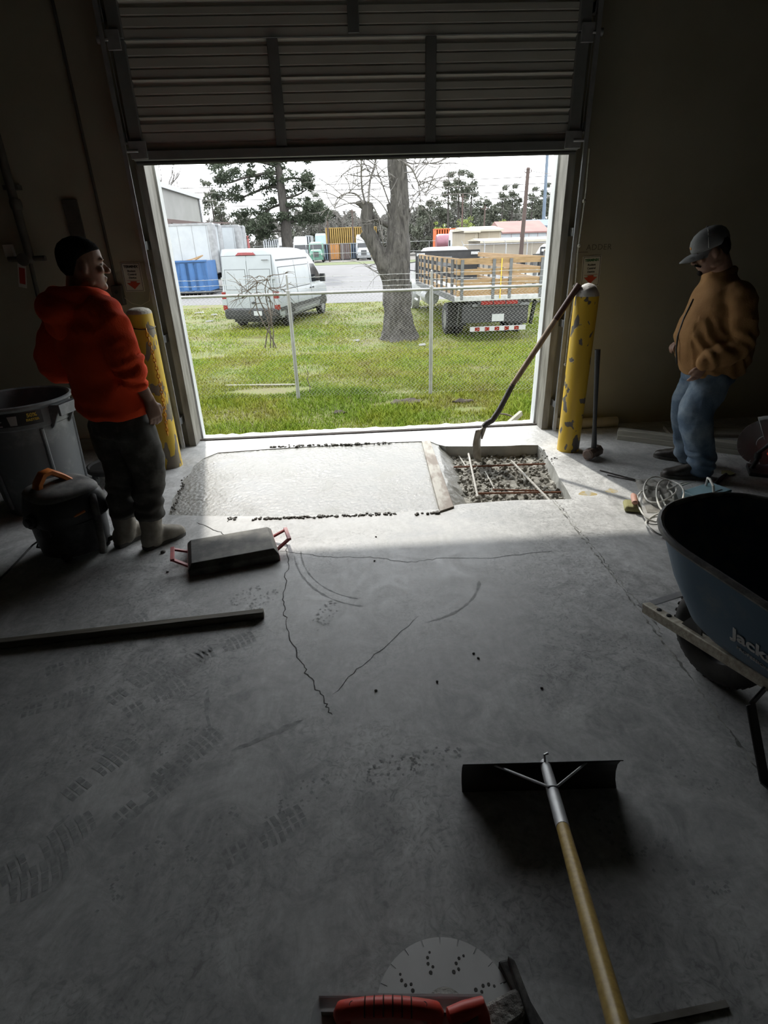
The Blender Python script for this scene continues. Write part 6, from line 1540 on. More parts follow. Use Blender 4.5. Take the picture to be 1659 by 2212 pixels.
def stake_truck(label, loc, rz):
    t = thing('stake_truck', label, 'truck', loc, rz)
    BLn, BW, DZ = 7.3, 1.22, 1.20
    obj('deck', MB().box(0.02, BLn, -BW+.02, BW-.02, DZ-.02, DZ+.03), MT['deck_grey'], t)
    obj('rear_sill', MB().box(-.04, .06, -BW-.03, BW+.03, DZ-.10, DZ+.035), MT['galv'], t, bevel=.01)
    for s_ in (-1, 1): obj('side_rail', MB().box(0, BLn, s_*BW-.03, s_*BW+.03, DZ-.12, DZ+.03), MT['stake_grey'], t)
    zb = [DZ+.04+k*.262 for k in range(4)]; bh = .145
    for s_ in (-1, 1):
        for z in zb: obj('side_board', MB().box(.02, BLn-.15, s_*(BW-.075)-.014, s_*(BW-.075)+.014, z, z+bh), MT['board_pale'], t)
        sx = [.06,.62,.78,1.5,2.2,2.36,3.1,3.85,4.0,4.75,5.5,5.65,6.4,7.05]
        first = None
        for x in sx:
            if first is None: first = obj('stake', MB().box(-.035,.035,-.02,.02,DZ-.12,DZ+.94), MT['stake_grey'], t); o = first
            else: o = inst('stake', first, t)
            o.location = (x, s_*(BW-.038), 0)
    for z in zb: obj('gate_board', MB().box(-.014,.014,-BW+.02,BW-.02,z,z+bh), MT['board_new'], t)
    first = None
    for y in (-BW+.10, -.26, .20, BW-.16):
        if first is None: first = obj('stake', MB().box(-.045,-.012,-.04,.04,DZ-.06,DZ+.94), MT['stake_grey'], t); o = first
        else: o = inst('stake', first, t)
        o.location = (0, y, 0)
    obj('strap', MB().box(-.055,-.048,-.015,.015,DZ-.05,DZ+.95).xf(Matrix.Translation((0,.0,0))), MT['yellow_print'], t)
    hx = BLn+.02
    hb = MB(); hb.box(hx, hx+.05, -BW, BW, DZ+.0, DZ+1.04); obj('headboard', hb, MT['trim_black'], t)
    obj('headboard_window', MB().box(hx-.008, hx+.001, -.16, .42, DZ+.52, DZ+.86), MT['van_grey'], t)
    fb = MB(); 
    for s_ in (-1, 1): fb.box(hx-.02, hx+.06, s_*BW-.03, s_*BW+.03, DZ, DZ+1.06)
    fb.box(hx-.02, hx+.06, -BW, BW, DZ+1.03, DZ+1.07); obj('headboard_frame', fb, MT['trim_black'], t)
    for s_ in (-1, 1): obj('corner_plate', MB().box(hx-.03, hx-.019, min(s_*BW, s_*(BW-.32)), max(s_*BW, s_*(BW-.32)), DZ+.90, DZ+1.0), MT['galv'], t)
    # cab
    cx = hx+.20
    obj('cab', slices([(.62,cx,cx+2.9,1.02,.3,.08),(1.20,cx,cx+2.95,1.05,.3,.08),(1.42,cx,cx+2.85,1.04,.3,.08),(1.55,cx,cx+1.75,1.02,.3,.08),(1.95,cx+.02,cx+1.45,.97,.3,.1),(2.24,cx+.06,cx+1.15,.90,.3,.15),(2.36,cx+.15,cx+.98,.80,.25,.2),(2.39,cx+.3,cx+.8,.6,.2,.2)]).xf(Matrix.Scale(1,4)), MT['truck_white'], t, 30)
    for k in range(5): obj('roof_lamp', MB().ball((cx+1.0, -.56+.28*k, 2.36), .035, 8, 6, (1.3,1,.8)), MT['lamp_red'], t)
    for s_ in (-1, 1):
        obj('side_window', MB().prism([(cx+.30,1.52),(cx+1.62,1.52),(cx+1.30,1.98),(cx+.34,2.02)], .96, 1.035, lambda u, v, d: (u, s_*d, v)), MT['glass_dark'], t, 0)
        mm = MB(); mm.box(cx+1.45, cx+1.55, s_*1.36-.11, s_*1.36+.11, 1.45, 1.92); mm.tube([(cx+1.5,s_*1.0,1.5),(cx+1.5,s_*1.3,1.55)], .018, 6); mm.tube([(cx+1.5,s_*1.0,1.85),(cx+1.5,s_*1.3,1.82)], .018, 6); obj('mirror', mm, MT['trim_black'], t)
        obj('fender', MB().lathe([(.62,-.15),(.62,.15),(.52,.15),(.52,-.15)], 24, (cx+2.0, s_*1.0, .56), 'y', cap=False), MT['truck_white'], t)
        wheel(t, cx+2.0, s_*1.0, .46, .26, s_)
        for y in (.78, 1.06): wheel(t, 1.75, s_*y, .46, .24, s_)
        obj('mud_flap', MB().box(1.08,1.10,s_*.92-.28,s_*.92+.28,.32,1.0), MT['trim_black'], t)
        obj('frame_rail', MB().box(.25, cx+2.6, s_*.42-.05, s_*.42+.05, .78, 1.02), MT['trim_black'], t)
        obj('step_bar', MB().tube([(cx+.4,s_*1.06,.45),(cx+1.3,s_*1.06,.45)], .05, 8), MT['galv'], t)
    obj('fuel_tank', MB().tube([(cx-1.6,.85,.72),(cx-.5,.85,.72)], .27, 18), MT['galv'], t)
    obj('tool_box', MB().box(2.6,3.6,-1.15,-.65,.50,1.05), MT['trim_black'], t, bevel=.02)
    obj('axle', MB().tube([(1.75,-.9,.46),(1.75,.9,.46)], .09, 10), MT['trim_black'], t)
    obj('lift_gate', MB().box(.05, .16, -.86, 1.0, .52, 1.02), MT['trim_black'], t, bevel=.01)
    obj('gate_edge', MB().box(.0, .06, -.86, .74, .95, 1.02), MT['stake_grey'], t)
    bar = obj('rear_bumper', MB().box(-.02, .06, -.80, .78, .30, .42), MT['truck_white'], t)
    for k in range(5): obj('reflector', MB().box(-.026, -.019, -.60+k*.28, -.47+k*.28, .31, .41), MT['lamp_red'], bar)
    for y in (-.35, .0, .35): obj('marker_lamp', MB().box(-.05,-.03,y-.16,y+.16,DZ-.20,DZ-.11), MT['lamp_red'], t)
    obj('lamp_bar', MB().box(-.03,.03,-.6,.6,DZ-.22,DZ-.09), MT['trim_black'], t)
    obj('number_plate', MB().box(.02,.045,-.17,.17,.55,.74), MT['plate'], t)
    for s_ in (-1, 1): obj('gate_arm', MB().bar((.12, s_*1.05, 1.05), (.35, s_*1.05, .42), .07, .12), MT['trim_black'], t)
    return t
rl, rr_ = PY(980,652,15.9), PY(1176,645,15.9); fl = PY(897.5,600,23.2)
mid = (rl+rr_)/2; hv = Vector((fl.x-rl.x, 7.3, 0)).normalized()
st = stake_truck('flatbed truck with wooden stake sides, cab behind the tree trunk', (mid.x, mid.y, G), math.atan2(hv.y, hv.x))
st2 = copy_tree(st); st2['label'] = 'second stake truck with pale side boards cut off by the door jamb'; st2.location = (mid.x+5.15, mid.y+.9, G)

# ---- blue container with timber offcuts, box trucks, far shed
MT['blue'] = pm('blue_container_paint', (0.030,0.105,0.26), (0.024,0.085,0.21), 1.5, 0.5)
MT['box_white'] = pm('white_box_panel', (0.36,0.385,0.40), (0.31,0.335,0.35), 1.2, 0.5)
MT['silver'] = pm('silver_edge_trim', (0.26,0.27,0.275), (0.20,0.205,0.21), 4, 0.4, metal=0.4)
MT['shed_wall'] = pm('grey_shed_wall', (0.215,0.215,0.205), (0.185,0.185,0.175), 0.35, 0.85)
MT['cont_red'] = pm('red_container', (0.28,0.05,0.045), (0.22,0.04,0.036), 1, 0.6)
MT['cont_yellow'] = pm('ochre_container', (0.33,0.22,0.06), (0.26,0.17,0.05), .8, 0.7)
MT['cont_orange'] = pm('orange_container', (0.42,0.19,0.05), (0.33,0.15,0.045), .8, 0.7)
MT['cont_blue'] = pm('slate_blue_container', (0.11,0.145,0.19), (0.09,0.12,0.155), .8, 0.7)
MT['cont_brown'] = pm('brown_container', (0.12,0.085,0.075), (0.09,0.065,0.06), .8, 0.7)
MT['semi_white'] = pm('semi_white', (0.40,0.42,0.44), (0.35,0.37,0.39), 2, 0.35)
MT['semi_green'] = pm('semi_green', (0.10,0.215,0.165), (0.08,0.18,0.14), 2, 0.35)
MT['semi_teal'] = pm('semi_pale_teal', (0.24,0.32,0.35), (0.20,0.28,0.31), 2, 0.35)
MT['semi_orange'] = pm('semi_orange', (0.55,0.12,0.03), (0.48,0.10,0.025), 2, 0.4)
MT['tank_purple'] = pm('plum_tank', (0.24,0.10,0.13), (0.19,0.08,0.105), 2, 0.4)
MT['beige'] = pm('beige_siding', (0.30,0.26,0.195), (0.265,0.23,0.17), .6, 0.8)
MT['beige_pale'] = pm('pale_roof_edge', (0.40,0.37,0.30), (0.35,0.325,0.26), .8, 0.7)
MT['tan_wall'] = pm('tan_metal_wall', (0.255,0.225,0.18), (0.22,0.195,0.155), .5, 0.75)
MT['brick_red'] = pm('dull_red_roof', (0.22,0.12,0.105), (0.18,0.10,0.09), .8, 0.8)
def corrug_box(name, parent, x0, x1, y0, y1, z0, z1, mat, pitch=.28, dep=.035, face='front'):
    # box whose side toward the lawn carries vertical ribs
    mb = MB(); mb.box(x0, x1, y0+dep, y1, z0, z1); prof = []; x = x0; k = 0
    while x < x1-1e-6:
        xe = min(x+pitch, x1); w = xe-x; prof += [(x, y0+dep), (x+w*.15, y0), (x+w*.5, y0), (x+w*.65, y0+dep)]; x = xe
    prof.append((x1, y0+dep)); n = len(prof)
    mb.add([(a, b, z0+.1) for a, b in prof]+[(a, b, z1-.1) for a, b in prof], [(i, i+1, n+i+1, n+i) for i in range(n-1)])
    return obj(name, mb, mat, parent, 0)
# roll-off container
c0 = Vector((-13.6, 37.3, G)); t = thing('rubbish_container', 'open blue steel rubbish container with timber offcuts inside', 'container', c0, R(-2))
corrug_box('side_wall', t, 0, 5.15, 0, .12, .18, 1.92, MT['blue'], .5, .05)
obj('end_wall', MB().box(5.05, 5.15, 0, 2.3, .18, 1.92), MT['blue'], t); obj('end_wall', MB().box(0, .1, 0, 2.3, .18, 1.92), MT['blue'], t); obj('back_wall', MB().box(0, 5.15, 2.2, 2.3, .18, 1.92), MT['blue'], t)
obj('top_rail', MB().box(-.03, 5.18, -.05, .10, 1.88, 1.98), MT['blue'], t); obj('container_floor', MB().box(0, 5.15, 0, 2.3, .12, .24), MT['trim_black'], t)
for x in (.5, 2.6, 4.7): obj('skid', MB().box(x-.1, x+.1, .1, 2.2, 0, .14), MT['trim_black'], t)
obj('load', MB().box(.15, 5.0, .15, 2.15, 1.2, 1.80), MT['board_pale'], t)
for i, (x, z, a, L_, lab) in enumerate(((3.0,1.84,18,1.5,'pale timber offcut tilted on top of the blue container load'),(3.5,1.86,30,1.3,'pale timber offcut leaning above the container rim near its end'),(3.9,1.84,45,1.0,'short pale timber offcut standing steepest on the container load'))):
    solo('timber_offcut', MB().bar((0,0,0), (L_*math.cos(R(a)), .25, L_*math.sin(R(a))*.55), .20, .06), MT['board_pale'], lab, 'timber', (c0.x+x, c0.y+.6+.36*i, G+z-.02))
def box_truck(loc, label, L_=7.2):
    t = thing('box_truck', label, 'truck', loc)      # faces +x
    obj('box', MB().box(0, L_, -1.25, 1.25, 1.15, 4.0), MT['box_white'], t)
    # rounded front corner trim and rails
    obj('corner_trim', MB().lathe([(.30,1.15),(.30,3.96),(.18,4.06)], 20, (L_-.06, -1.0, 0)), MT['silver'], t); obj('corner_trim', MB().lathe([(.30,1.15),(.30,3.96),(.18,4.06)], 20, (L_-.06, 1.0, 0)), MT['silver'], t)
    obj('top_rail', MB().box(-.02, L_+.1, -1.29, 1.29, 3.93, 4.05), MT['silver'], t); obj('bottom_rail', MB().box(-.02, L_+.05, -1.28, 1.28, 1.08, 1.20), MT['silver'], t)
    for x in [0.9*k+.6 for k in range(int(L_/.9))]: obj('seam', MB().box(x-.012, x+.012, -1.262, -1.25, 1.2, 3.92), MT['silver'], t)
    obj('chassis', MB().box(.3, L_+2.2, -.5, .5, .65, 1.08), MT['trim_black'], t)
    cx = L_+.25
    obj('cab', slices([(.55,cx,cx+2.3,1.05,.2,.08),(1.35,cx,cx+2.35,1.08,.25,.08),(1.55,cx,cx+1.5,1.05,.25,.08),(2.2,cx+.02,cx+1.25,1.0,.25,.1),(2.5,cx+.1,cx+1.0,.9,.25,.15)]), MT['semi_white'], t, 30)
    for s_ in (-1, 1):
        obj('side_window', MB().prism([(cx+.35,1.55),(cx+1.38,1.55),(cx+1.12,2.2),(cx+.35,2.25)], .98, 1.06, lambda u, v, d: (u, s_*d, v)), MT['glass_dark'], t, 0)
        mm = MB(); mm.box(cx+1.3, cx+1.4, s_*1.4-.12, s_*1.4+.12, 1.55, 2.0); mm.tube([(cx+1.35,s_*1.0,1.7),(cx+1.35,s_*1.35,1.75)], .025, 6); obj('mirror', mm, MT['trim_black'], t)
        wheel(t, 1.7, s_*.95, .48, .5, s_); wheel(t, cx+1.5, s_*1.0, .46, .28, s_)
    return t
bp_ = PY(470,560,41.0)
box_truck((bp_.x-7.15, 41.3, G), 'white box truck with rounded silver front corners behind the blue container')
box_truck((bp_.x-6.35, 46.2, G), 'white box truck parked just beyond another, only its nose showing')
# dark steel rack lying on the first box roof line (behind it)
t = thing('loader_boom', 'dark brown machine boom above the roof of the box trucks', 'machine', (-19.0, 52, G))
obj('mast', MB().box(4.4, 4.9, -.3, .3, 0, 4.55), MT['cont_brown'], t); obj('boom', MB().bar((3.0,0,4.9),(7.6,0,4.35), .3, .28), MT['cont_brown'], t); obj('boom_tip', MB().bar((6.6,0,4.5),(9.5,0,4.42), .12, .10), MT['cont_brown'], t); obj('knuckle', MB().box(6.5,6.95,-.2,.2,4.05,4.5), MT['trim_black'], t); obj('base', MB().box(3.6,5.8,-.9,.9,0,.9), MT['cont_brown'], t)
a, b = PY(345,388,66), PY(431,431,90)
t = thing('metal_shed', 'large grey metal warehouse with a sloping roof edge past the box trucks', 'building', (a.x, a.y, G))
H_ = a.z - G
mb = MB(); dx_, dy_ = b.x-a.x, b.y-a.y
mb.prism([(-1.6,-18.5),(-1.6+0.0,-18.5),(dx_,dy_),(dx_-25,dy_),(-26.6,-18.5)], 0, H_, lambda u, v, d: (u, v, d)); obj('wall', mb, MT['shed_wall'], t, 0)
obj('roof_trim', MB().bar((-1.5,-18.5,H_),(dx_+.1,dy_,H_), .5, .45), MT['silver'], t)
obj('roof', MB().prism([(-1.8,-18.7),(dx_+.1,dy_+.2),(dx_-25,dy_+.2),(-26.8,-18.7)], H_+.2, H_+.4, lambda u, v, d: (u, v, d)), MT['silver'], t, 0)
obj('downpipe', MB().tube([(dx_+.15,dy_-1.0,0),(dx_+.15,dy_-1.0,H_)], .12, 8), MT['silver'], t)

# ---- far yard across the road
def container(label, x0, x1, y, h, mat, d=2.4, z0=0.0, group=None, doors=False):
    t = thing('cargo_container', label, 'container', (x0, y, G+z0))
    corrug_box('shell', t, 0, x1-x0, 0, d, .08, h, mat, .4, .06)
    obj('roof_edge', MB().box(-.03, x1-x0+.03, -.03, d, h-.04, h+.08), mat, t); obj('base_rail', MB().box(-.02, x1-x0+.02, -.02, d, 0, .14), MT['trim_black'], t)
    if doors:
        w = x1-x0
        for k in range(2): obj('door', MB().box(.08+k*(w-.1)/2, .02+(k+1)*(w-.1)/2, -.06, -.01, .16, h-.1), mat, t)
        for x in (.25*w-.2, .25*w+.2, .75*w-.2, .75*w+.2): obj('lock_rod', MB().tube([(x,-.09,.2),(x,-.09,h-.15)], .03, 6), MT['silver'], t)
    return t
FY = 104.0
def xat(px, py, y): return PY(px, py, y).x
def semi(px0, px1, y, mat, label, h=3.9, trailer=False):
    x0, x1 = xat(px0, 525, y), xat(px1, 525, y); c_ = (x0+x1)/2; w = 1.22
    t = thing('semi_truck', label, 'truck', (c_, y, G), R(-90))       # faces the lawn
    obj('hood', slices([(.55,.9,2.9,1.0,.25,.1),(1.3,.9,2.95,1.02,.3,.1),(1.75,.9,2.7,.85,.35,.1),(1.9,.9,2.2,.7,.3,.1)]), mat, t, 30)
    obj('cab', slices([(.7,-1.4,1.0,1.16,.15,.1),(1.9,-1.4,1.05,1.18,.2,.1),(2.75,-1.4,.55,1.12,.2,.1),(h-.35,-1.4,-.1,1.08,.3,.1),(h,-1.35,-.7,.95,.2,.1)]), mat, t, 30)
    obj('windscreen', MB().prism([(-1.0,1.95),(1.0,1.95),(.92,2.65),(-.92,2.65)], 0, .05, lambda u, v, d: (1.07-.55*(v-1.95)/.8+d-.02, u, v)), MT['glass_dark'], t, 0)
    gl = obj('grille', MB().box(2.9, 2.99, -.45, .45, .8, 1.55), MT['trim_black'], t)
    for k in range(4): obj('grille_bar', MB().box(2.98, 3.01, -.43, .43, .88+k*.17, .93+k*.17), MT['silver'], gl)
    obj('bumper', MB().box(2.85, 3.15, -1.15, 1.15, .38, .78), MT['silver'] if mat is not MT['semi_green'] else mat, t)
    for s_ in (-1, 1):
        obj('headlamp', MB().ball((2.78, s_*.82, 1.15), .2, 10, 8, (.8,1,.8)), MT['lamp_clear'], t); obj('mirror', MB().box(1.2,1.3,s_*1.42-.1,s_*1.42+.1,1.9,2.6), MT['trim_black'], t)
        wheel(t, 1.9, s_*1.05, .5, .3, s_); wheel(t, -2.6, s_*.95, .5, .55, s_)
    obj('chassis', MB().box(-4.5, 2.6, -.4, .4, .55, .85), MT['trim_black'], t)
    return t
semi(604, 626, FY+5, MT['semi_white'], 'white semi truck cab half hidden behind the van roof')
semi(637, 660, FY, MT['semi_white'], 'white semi truck facing the road, right of the big pine')
container('tall white trailer front standing beside the white semi truck', xat(661,525,FY+6), xat(672,525,FY+6), FY+6, 4.0, MT['box_white'], 9)
semi(671, 694, FY-4, MT['semi_green'], 'low green semi truck parked across the road', h=3.0)
semi(682, 704, FY+22, MT['semi_teal'], 'pale teal semi truck with tall sleeper behind the green one', h=4.6)
semi(772, 796, FY, MT['semi_white'], 'white semi truck partly behind the dead tree limb', h=3.9)
container('slate blue cargo container beside the green semi truck', xat(694,530,FY+3), xat(709,530,FY+3), FY+3, 2.6, MT['cont_blue'])
container('orange cargo container with its doors facing the road', xat(710,530,FY+3), xat(733,530,FY+3), FY+3, 2.6, MT['cont_orange'], doors=True)
container('brown cargo container with doors between orange and blue ones', xat(734,530,FY+3), xat(756,530,FY+3), FY+3, 2.6, MT['cont_brown'], doors=True)
container('long slate blue cargo container behind the white semi truck', xat(757,530,FY+7), xat(792,530,FY+7), FY+7, 2.6, MT['cont_blue'])
container('long ochre cargo container raised behind the coloured row', xat(704,515,FY+14), xat(815,515,FY+14), FY+14, 5.3, MT['cont_yellow'])
container('pale cargo container beyond the van roof', xat(568,520,FY+10), xat(602,520,FY+10), FY+10, 3.6, MT['box_white'])
container('faded red cargo container past the box truck cabs', xat(500,515,FY+2), xat(533,515,FY+2), FY+2, 4.2, MT['cont_red'])
# orange and plum rigs to the right of the tree
oy = 96.0
container('bright orange semi trailer behind the stake truck cab', xat(940,510,oy), xat(1030,510,oy), oy, 4.2, MT['semi_orange'])
t = thing('tank_trailer', 'plum coloured tank trailer in front of the orange trailer', 'trailer', (xat(945,515,oy-4), oy-4, G))
wd = xat(965,515,oy-4)-xat(941,515,oy-4)
obj('tank', MB().lathe([(.2,-.3),(1.0,-.2),(1.15,.1),(1.15,wd+.6),(1.0,wd+.9),(.2,wd+1.0)], 22, (0,0,2.35), 'x'), MT['tank_purple'], t); obj('frame', MB().box(-.2,wd+.8,-.5,.5,.8,1.2), MT['trim_black'], t)
for x in (.3, 1.5): wheel(t, x, -.9, .5, .4, -1)
semi(976, 1004, oy-13, MT['semi_white'], 'white semi truck with its nose against the orange trailer', h=3.9)
# beige buildings
def hut(label, p0, p1, y, ztop, mat, roofmat, depth, ridge=.0, windows=0):
    x0, x1 = xat(p0, 530, y), xat(p1, 530, y); H_ = ztop-G
    t = thing('building', label, 'building', (x0, y, G)); w = x1-x0
    obj('wall', MB().box(0, w, 0, depth, 0, H_), mat, t)
    obj('roof', MB().prism([(-.25,-.25),(-.25,depth+.25),(depth*.0-.25,depth+.25),(-.25,depth/2)], 0, 0, lambda u, v, d: (0,0,0)) if False else MB().add([(-.2,-.3,H_),(w+.2,-.3,H_),(w+.2,depth+.3,H_),(-.2,depth+.3,H_),(-.2,depth/2,H_+ridge+.12),(w+.2,depth/2,H_+ridge+.12),(-.2,-.3,H_-.18),(w+.2,-.3,H_-.18)], [(0,1,5,4),(2,3,4,5),(0,4,3),(1,2,5),(6,7,1,0),(3,2,7,6)]), roofmat, t, 0)
    for k in range(windows): obj('window', MB().box(w*(.12+.2*k), w*(.12+.2*k)+.5, -.04, .02, H_*.45, H_*.45+.6), MT['glass_dark'], t)
    for k in range(int(w/1.2)): obj('panel_joint', MB().box(1.2*k+1.15, 1.2*k+1.2, -.02, .0, .1, H_-.2), roofmat, t)
    return t
hut('beige end of a small building beyond the truck cab', 1004, 1032, 66, 2.45, MT['beige'], MT['beige_pale'], 8, .3)
hut('beige sided building right of the beige gable end', 1033, 1081, 68, 2.55, MT['beige'], MT['beige_pale'], 8, .3)
hut('long tan metal storage wall with a pale roof edge behind the yard fence', 1040, 1260, 56, 1.45, MT['tan_wall'], MT['beige_pale'], 6, .1)
hut('low white house with dull red roof above the tan storage wall', 1085, 1180, 82, 2.35, MT['box_white'], MT['brick_red'], 9, 1.3, 4)
hut('pale blue roofed white building beside the tall steel mast', 1150, 1260, 92, 3.2, MT['box_white'], MT['cont_blue'], 9, .8)
# yard fences with leaning arms
def yard_fence(label, y, x0, x1, h, step, mat, arms=True):
    t = thing('yard_fence', label, 'fence', (x0, y, G)); first = None; x = 0
    while x <= x1-x0:
        if first is None:
            mb = MB(); mb.tube([(0,0,0),(0,0,h)], .045, 6)
            if arms: mb.tube([(0,0,h),(-.18,0,h+.32)], .03, 5)
            first = obj('post', mb, MT['fence_galv'], t); o = first
        else: o = inst('post', first, t)
        o.location = (x, 0, 0); x += step
    for z in (h, h*.5): obj('rail', MB().tube([(0,0,z),(x1-x0,0,z)], .03, 5), MT['fence_galv'], t)
    return t
yard_fence('thin dark security fence in front of the tan storage wall', 53, xat(1000,560,53), xat(1230,560,53), 2.2, 1.9, MT['fence_galv'])
yard_fence('distant wire fence along the far side of the road', 94.5, -14, 22, 2.6, 4.5, MT['fence_galv'], arms=False)
# ================================================================== TREES, POLES, WIRES
def bark_mat(name, a, b, s=1.0):
    m, nt, bs = new_mat(name); L = nt.links; bs.inputs['Roughness'].default_value = 0.9
    vec = coords(nt, (1,1,.28)); n = noise_tex(nt, vec, 9*s, 6, .65, 1.0)
    rp = ramp(nt, [(.34,a),(.62,b)]); L.new(n.outputs['Fac'], rp.inputs['Fac']); L.new(rp.outputs['Color'], bs.inputs['Base Color'])
    bp = nd(nt, 'ShaderNodeBump'); bp.inputs['Strength'].default_value = 0.9; bp.inputs['Distance'].default_value = .04; L.new(n.outputs['Fac'], bp.inputs['Height']); L.new(bp.outputs['Normal'], bs.inputs['Normal'])
    return m
MT['bark'] = bark_mat('grey_bark', (0.018,0.016,0.014), (0.085,0.079,0.071))
MT['bark_pine'] = bark_mat('pine_bark', (0.026,0.023,0.020), (0.06,0.054,0.047), .6)
MT['needles'] = pm('pine_needles', (0.034,0.044,0.028), (0.058,0.070,0.046), 3, 0.85, spec=.2)
MT['leaf_grey_haze'] = pm('hazed_grey_green_leaves', (0.115,0.116,0.100), (0.16,0.158,0.14), 1.5, 0.9, spec=.2)  # lightened: distance haze over the far trees is put into the leaf colour
MT['leaf_dark_haze'] = pm('hazed_oak_leaves', (0.072,0.080,0.060), (0.11,0.118,0.09), 1.5, 0.9, spec=.2)  # far crowns only, also raised toward neutral to paint in the haze
MT['leaf_lime'] = pm('lime_spring_leaves', (0.20,0.26,0.06), (0.26,0.32,0.09), 3, 0.85, spec=.2)
MT['twig_grey'] = pm('grey_winter_twigs', (0.11,0.102,0.094), (0.16,0.15,0.14), 4, 0.95)
# dead forked trunk on the lawn
TB = PZ(858,733,G)
def TP(px, py): return PY(px, py, TB.y)
t = thing('dead_tree', 'thick grey tree trunk with a broken forked limb on the lawn', 'tree', TB)
def rough_limb(pix, rad, n=18, amp=.18):
    P_ = [TP(*p) for p in pix]; p_, r_ = smooth_path(P_, rad, 6); mb = MB(); mb.tube(p_, r_, n)
    for i, v in enumerate(mb.v):
        v = Vector(v); k = i//n
        if k < len(p_):
            d = v-p_[k]; mb.v[i] = tuple(p_[k] + d*(1+amp*noise.noise(Vector((v.x*5, v.y*5, v.z*1.6)))+.10*noise.noise(v*9)))
    return mb
mb = rough_limb([(862,742),(861,718),(858,665),(856,600),(858,550),(862,480),(862,420),(858,350),(856,290),(860,230)], [.70,.50,.41,.39,.33,.28,.26,.24,.22,.20], 22, .26)
obj('trunk', mb, MT['bark'], t, 60, world_pts=True)
for pix, rad in (([(850,715),(825,738),(806,748)],[.22,.12,.03]),([(872,715),(893,735),(908,744)],[.22,.12,.03]),([(858,715),(850,742),(846,752)],[.20,.10,.04])):
    obj('root', rough_limb(pix, rad, 12), MT['bark'], t, 60, world_pts=True)
obj('limb', rough_limb([(850,610),(832,570),(812,535),(798,512),(783,500)], [.30,.25,.21,.18,.14]), MT['bark'], t, 60, world_pts=True)
obj('broken_limb', rough_limb([(808,528),(796,500),(792,470),(790,448),(778,440),(768,439)], [.20,.17,.16,.15,.09,.03]), MT['bark'], t, 60, world_pts=True)
obj('broken_stub', rough_limb([(792,462),(798,446),(799,437)], [.14,.11,.06]), MT['bark'], t, 60, world_pts=True)
obj('limb', rough_limb([(846,575),(844,520),(846,470),(838,440)], [.16,.12,.10,.05], 12), MT['bark'], t, 60, world_pts=True)
obj('limb', rough_limb([(800,460),(815,475),(840,488)], [.06,.06,.07], 10), MT['bark'], t, 60, world_pts=True)
obj('limb', rough_limb([(880,470),(884,460),(881,448)], [.09,.06,.02], 10), MT['bark'], t, 60, world_pts=True)
obj('torn_bark', rough_limb([(872,360),(876,390),(873,408)], [.05,.05,.015], 8), MT['bark'], t, 60, world_pts=True)
rg = random.Random(12)
def sprout(pix, r0, kids, seed):
    g = random.Random(seed); P_ = [TP(*p)+Vector((0,g.uniform(-.3,.3),0)) for p in pix]; p_, r_ = smooth_path(P_, [r0*(1-.7*i/(len(P_)-1)) for i in range(len(P_))], 5); mb = MB(); mb.tube(p_, r_, 6)
    for q in range(kids+5):
        i = g.randint(len(p_)//3, len(p_)-1); twigs(mb, p_[i], (g.uniform(-1,1), g.uniform(-.3,.3), g.uniform(-.2,.9)), g.uniform(.4,.95), r0*.5, 1, g, .2, .8)
    obj('sprout', mb, MT['twig_grey'], t, 60, world_pts=True)
sprout([(795,438),(800,390),(812,345),(818,300)], .035, 6, 1); sprout([(790,440),(782,400),(780,350),(783,300)], .035, 6, 2); sprout([(786,441),(770,420),(748,418),(728,430),(722,450)], .03, 7, 3)
sprout([(870,352),(888,368),(905,400),(918,425)], .035, 8, 4); sprout([(872,345),(890,352),(920,350),(945,352)], .025, 6, 5); sprout([(846,450),(828,400),(812,360),(806,320)], .025, 6, 6); sprout([(842,470),(822,440),(800,420),(760,395)], .02, 6, 7); sprout([(884,455),(900,430),(918,400)], .02, 5, 8)
sprout([(800,440),(815,465),(826,520),(832,548)], .02, 4, 9); sprout([(850,600),(815,590),(785,568)], .016, 4, 10); sprout([(884,462),(893,440),(897,410)], .016, 5, 14)

def leaf_cloud(centres, radii, per, size, rs, flat_=.7):
    """verts and triangles of many small leaf shards around clump centres"""
    V_, F_ = [], []; n0 = 0
    for c_, r_ in zip(centres, radii):
        n = per
        d = rs.normal(size=(n, 3)); d /= np.linalg.norm(d, axis=1)[:, None]; d *= (rs.uniform(.15, 1, n)**.5)[:, None]*r_; d[:, 2] *= flat_
        p = np.array(c_) + d
        a = rs.normal(size=(n, 3)); a /= np.linalg.norm(a, axis=1)[:, None]; b = rs.normal(size=(n, 3)); b -= (b*a).sum(1)[:, None]*a; b /= np.linalg.norm(b, axis=1)[:, None]
        s_ = size*rs.uniform(.6, 1.4, n)[:, None]
        v = np.stack([p-a*s_, p+a*s_*.9+b*s_*.35, p+b*s_*.9], 1).reshape(-1, 3)
        V_.append(v); F_.append(np.arange(n*3).reshape(-1, 3)+n0); n0 += n*3
    return np.concatenate(V_), np.concatenate(F_)
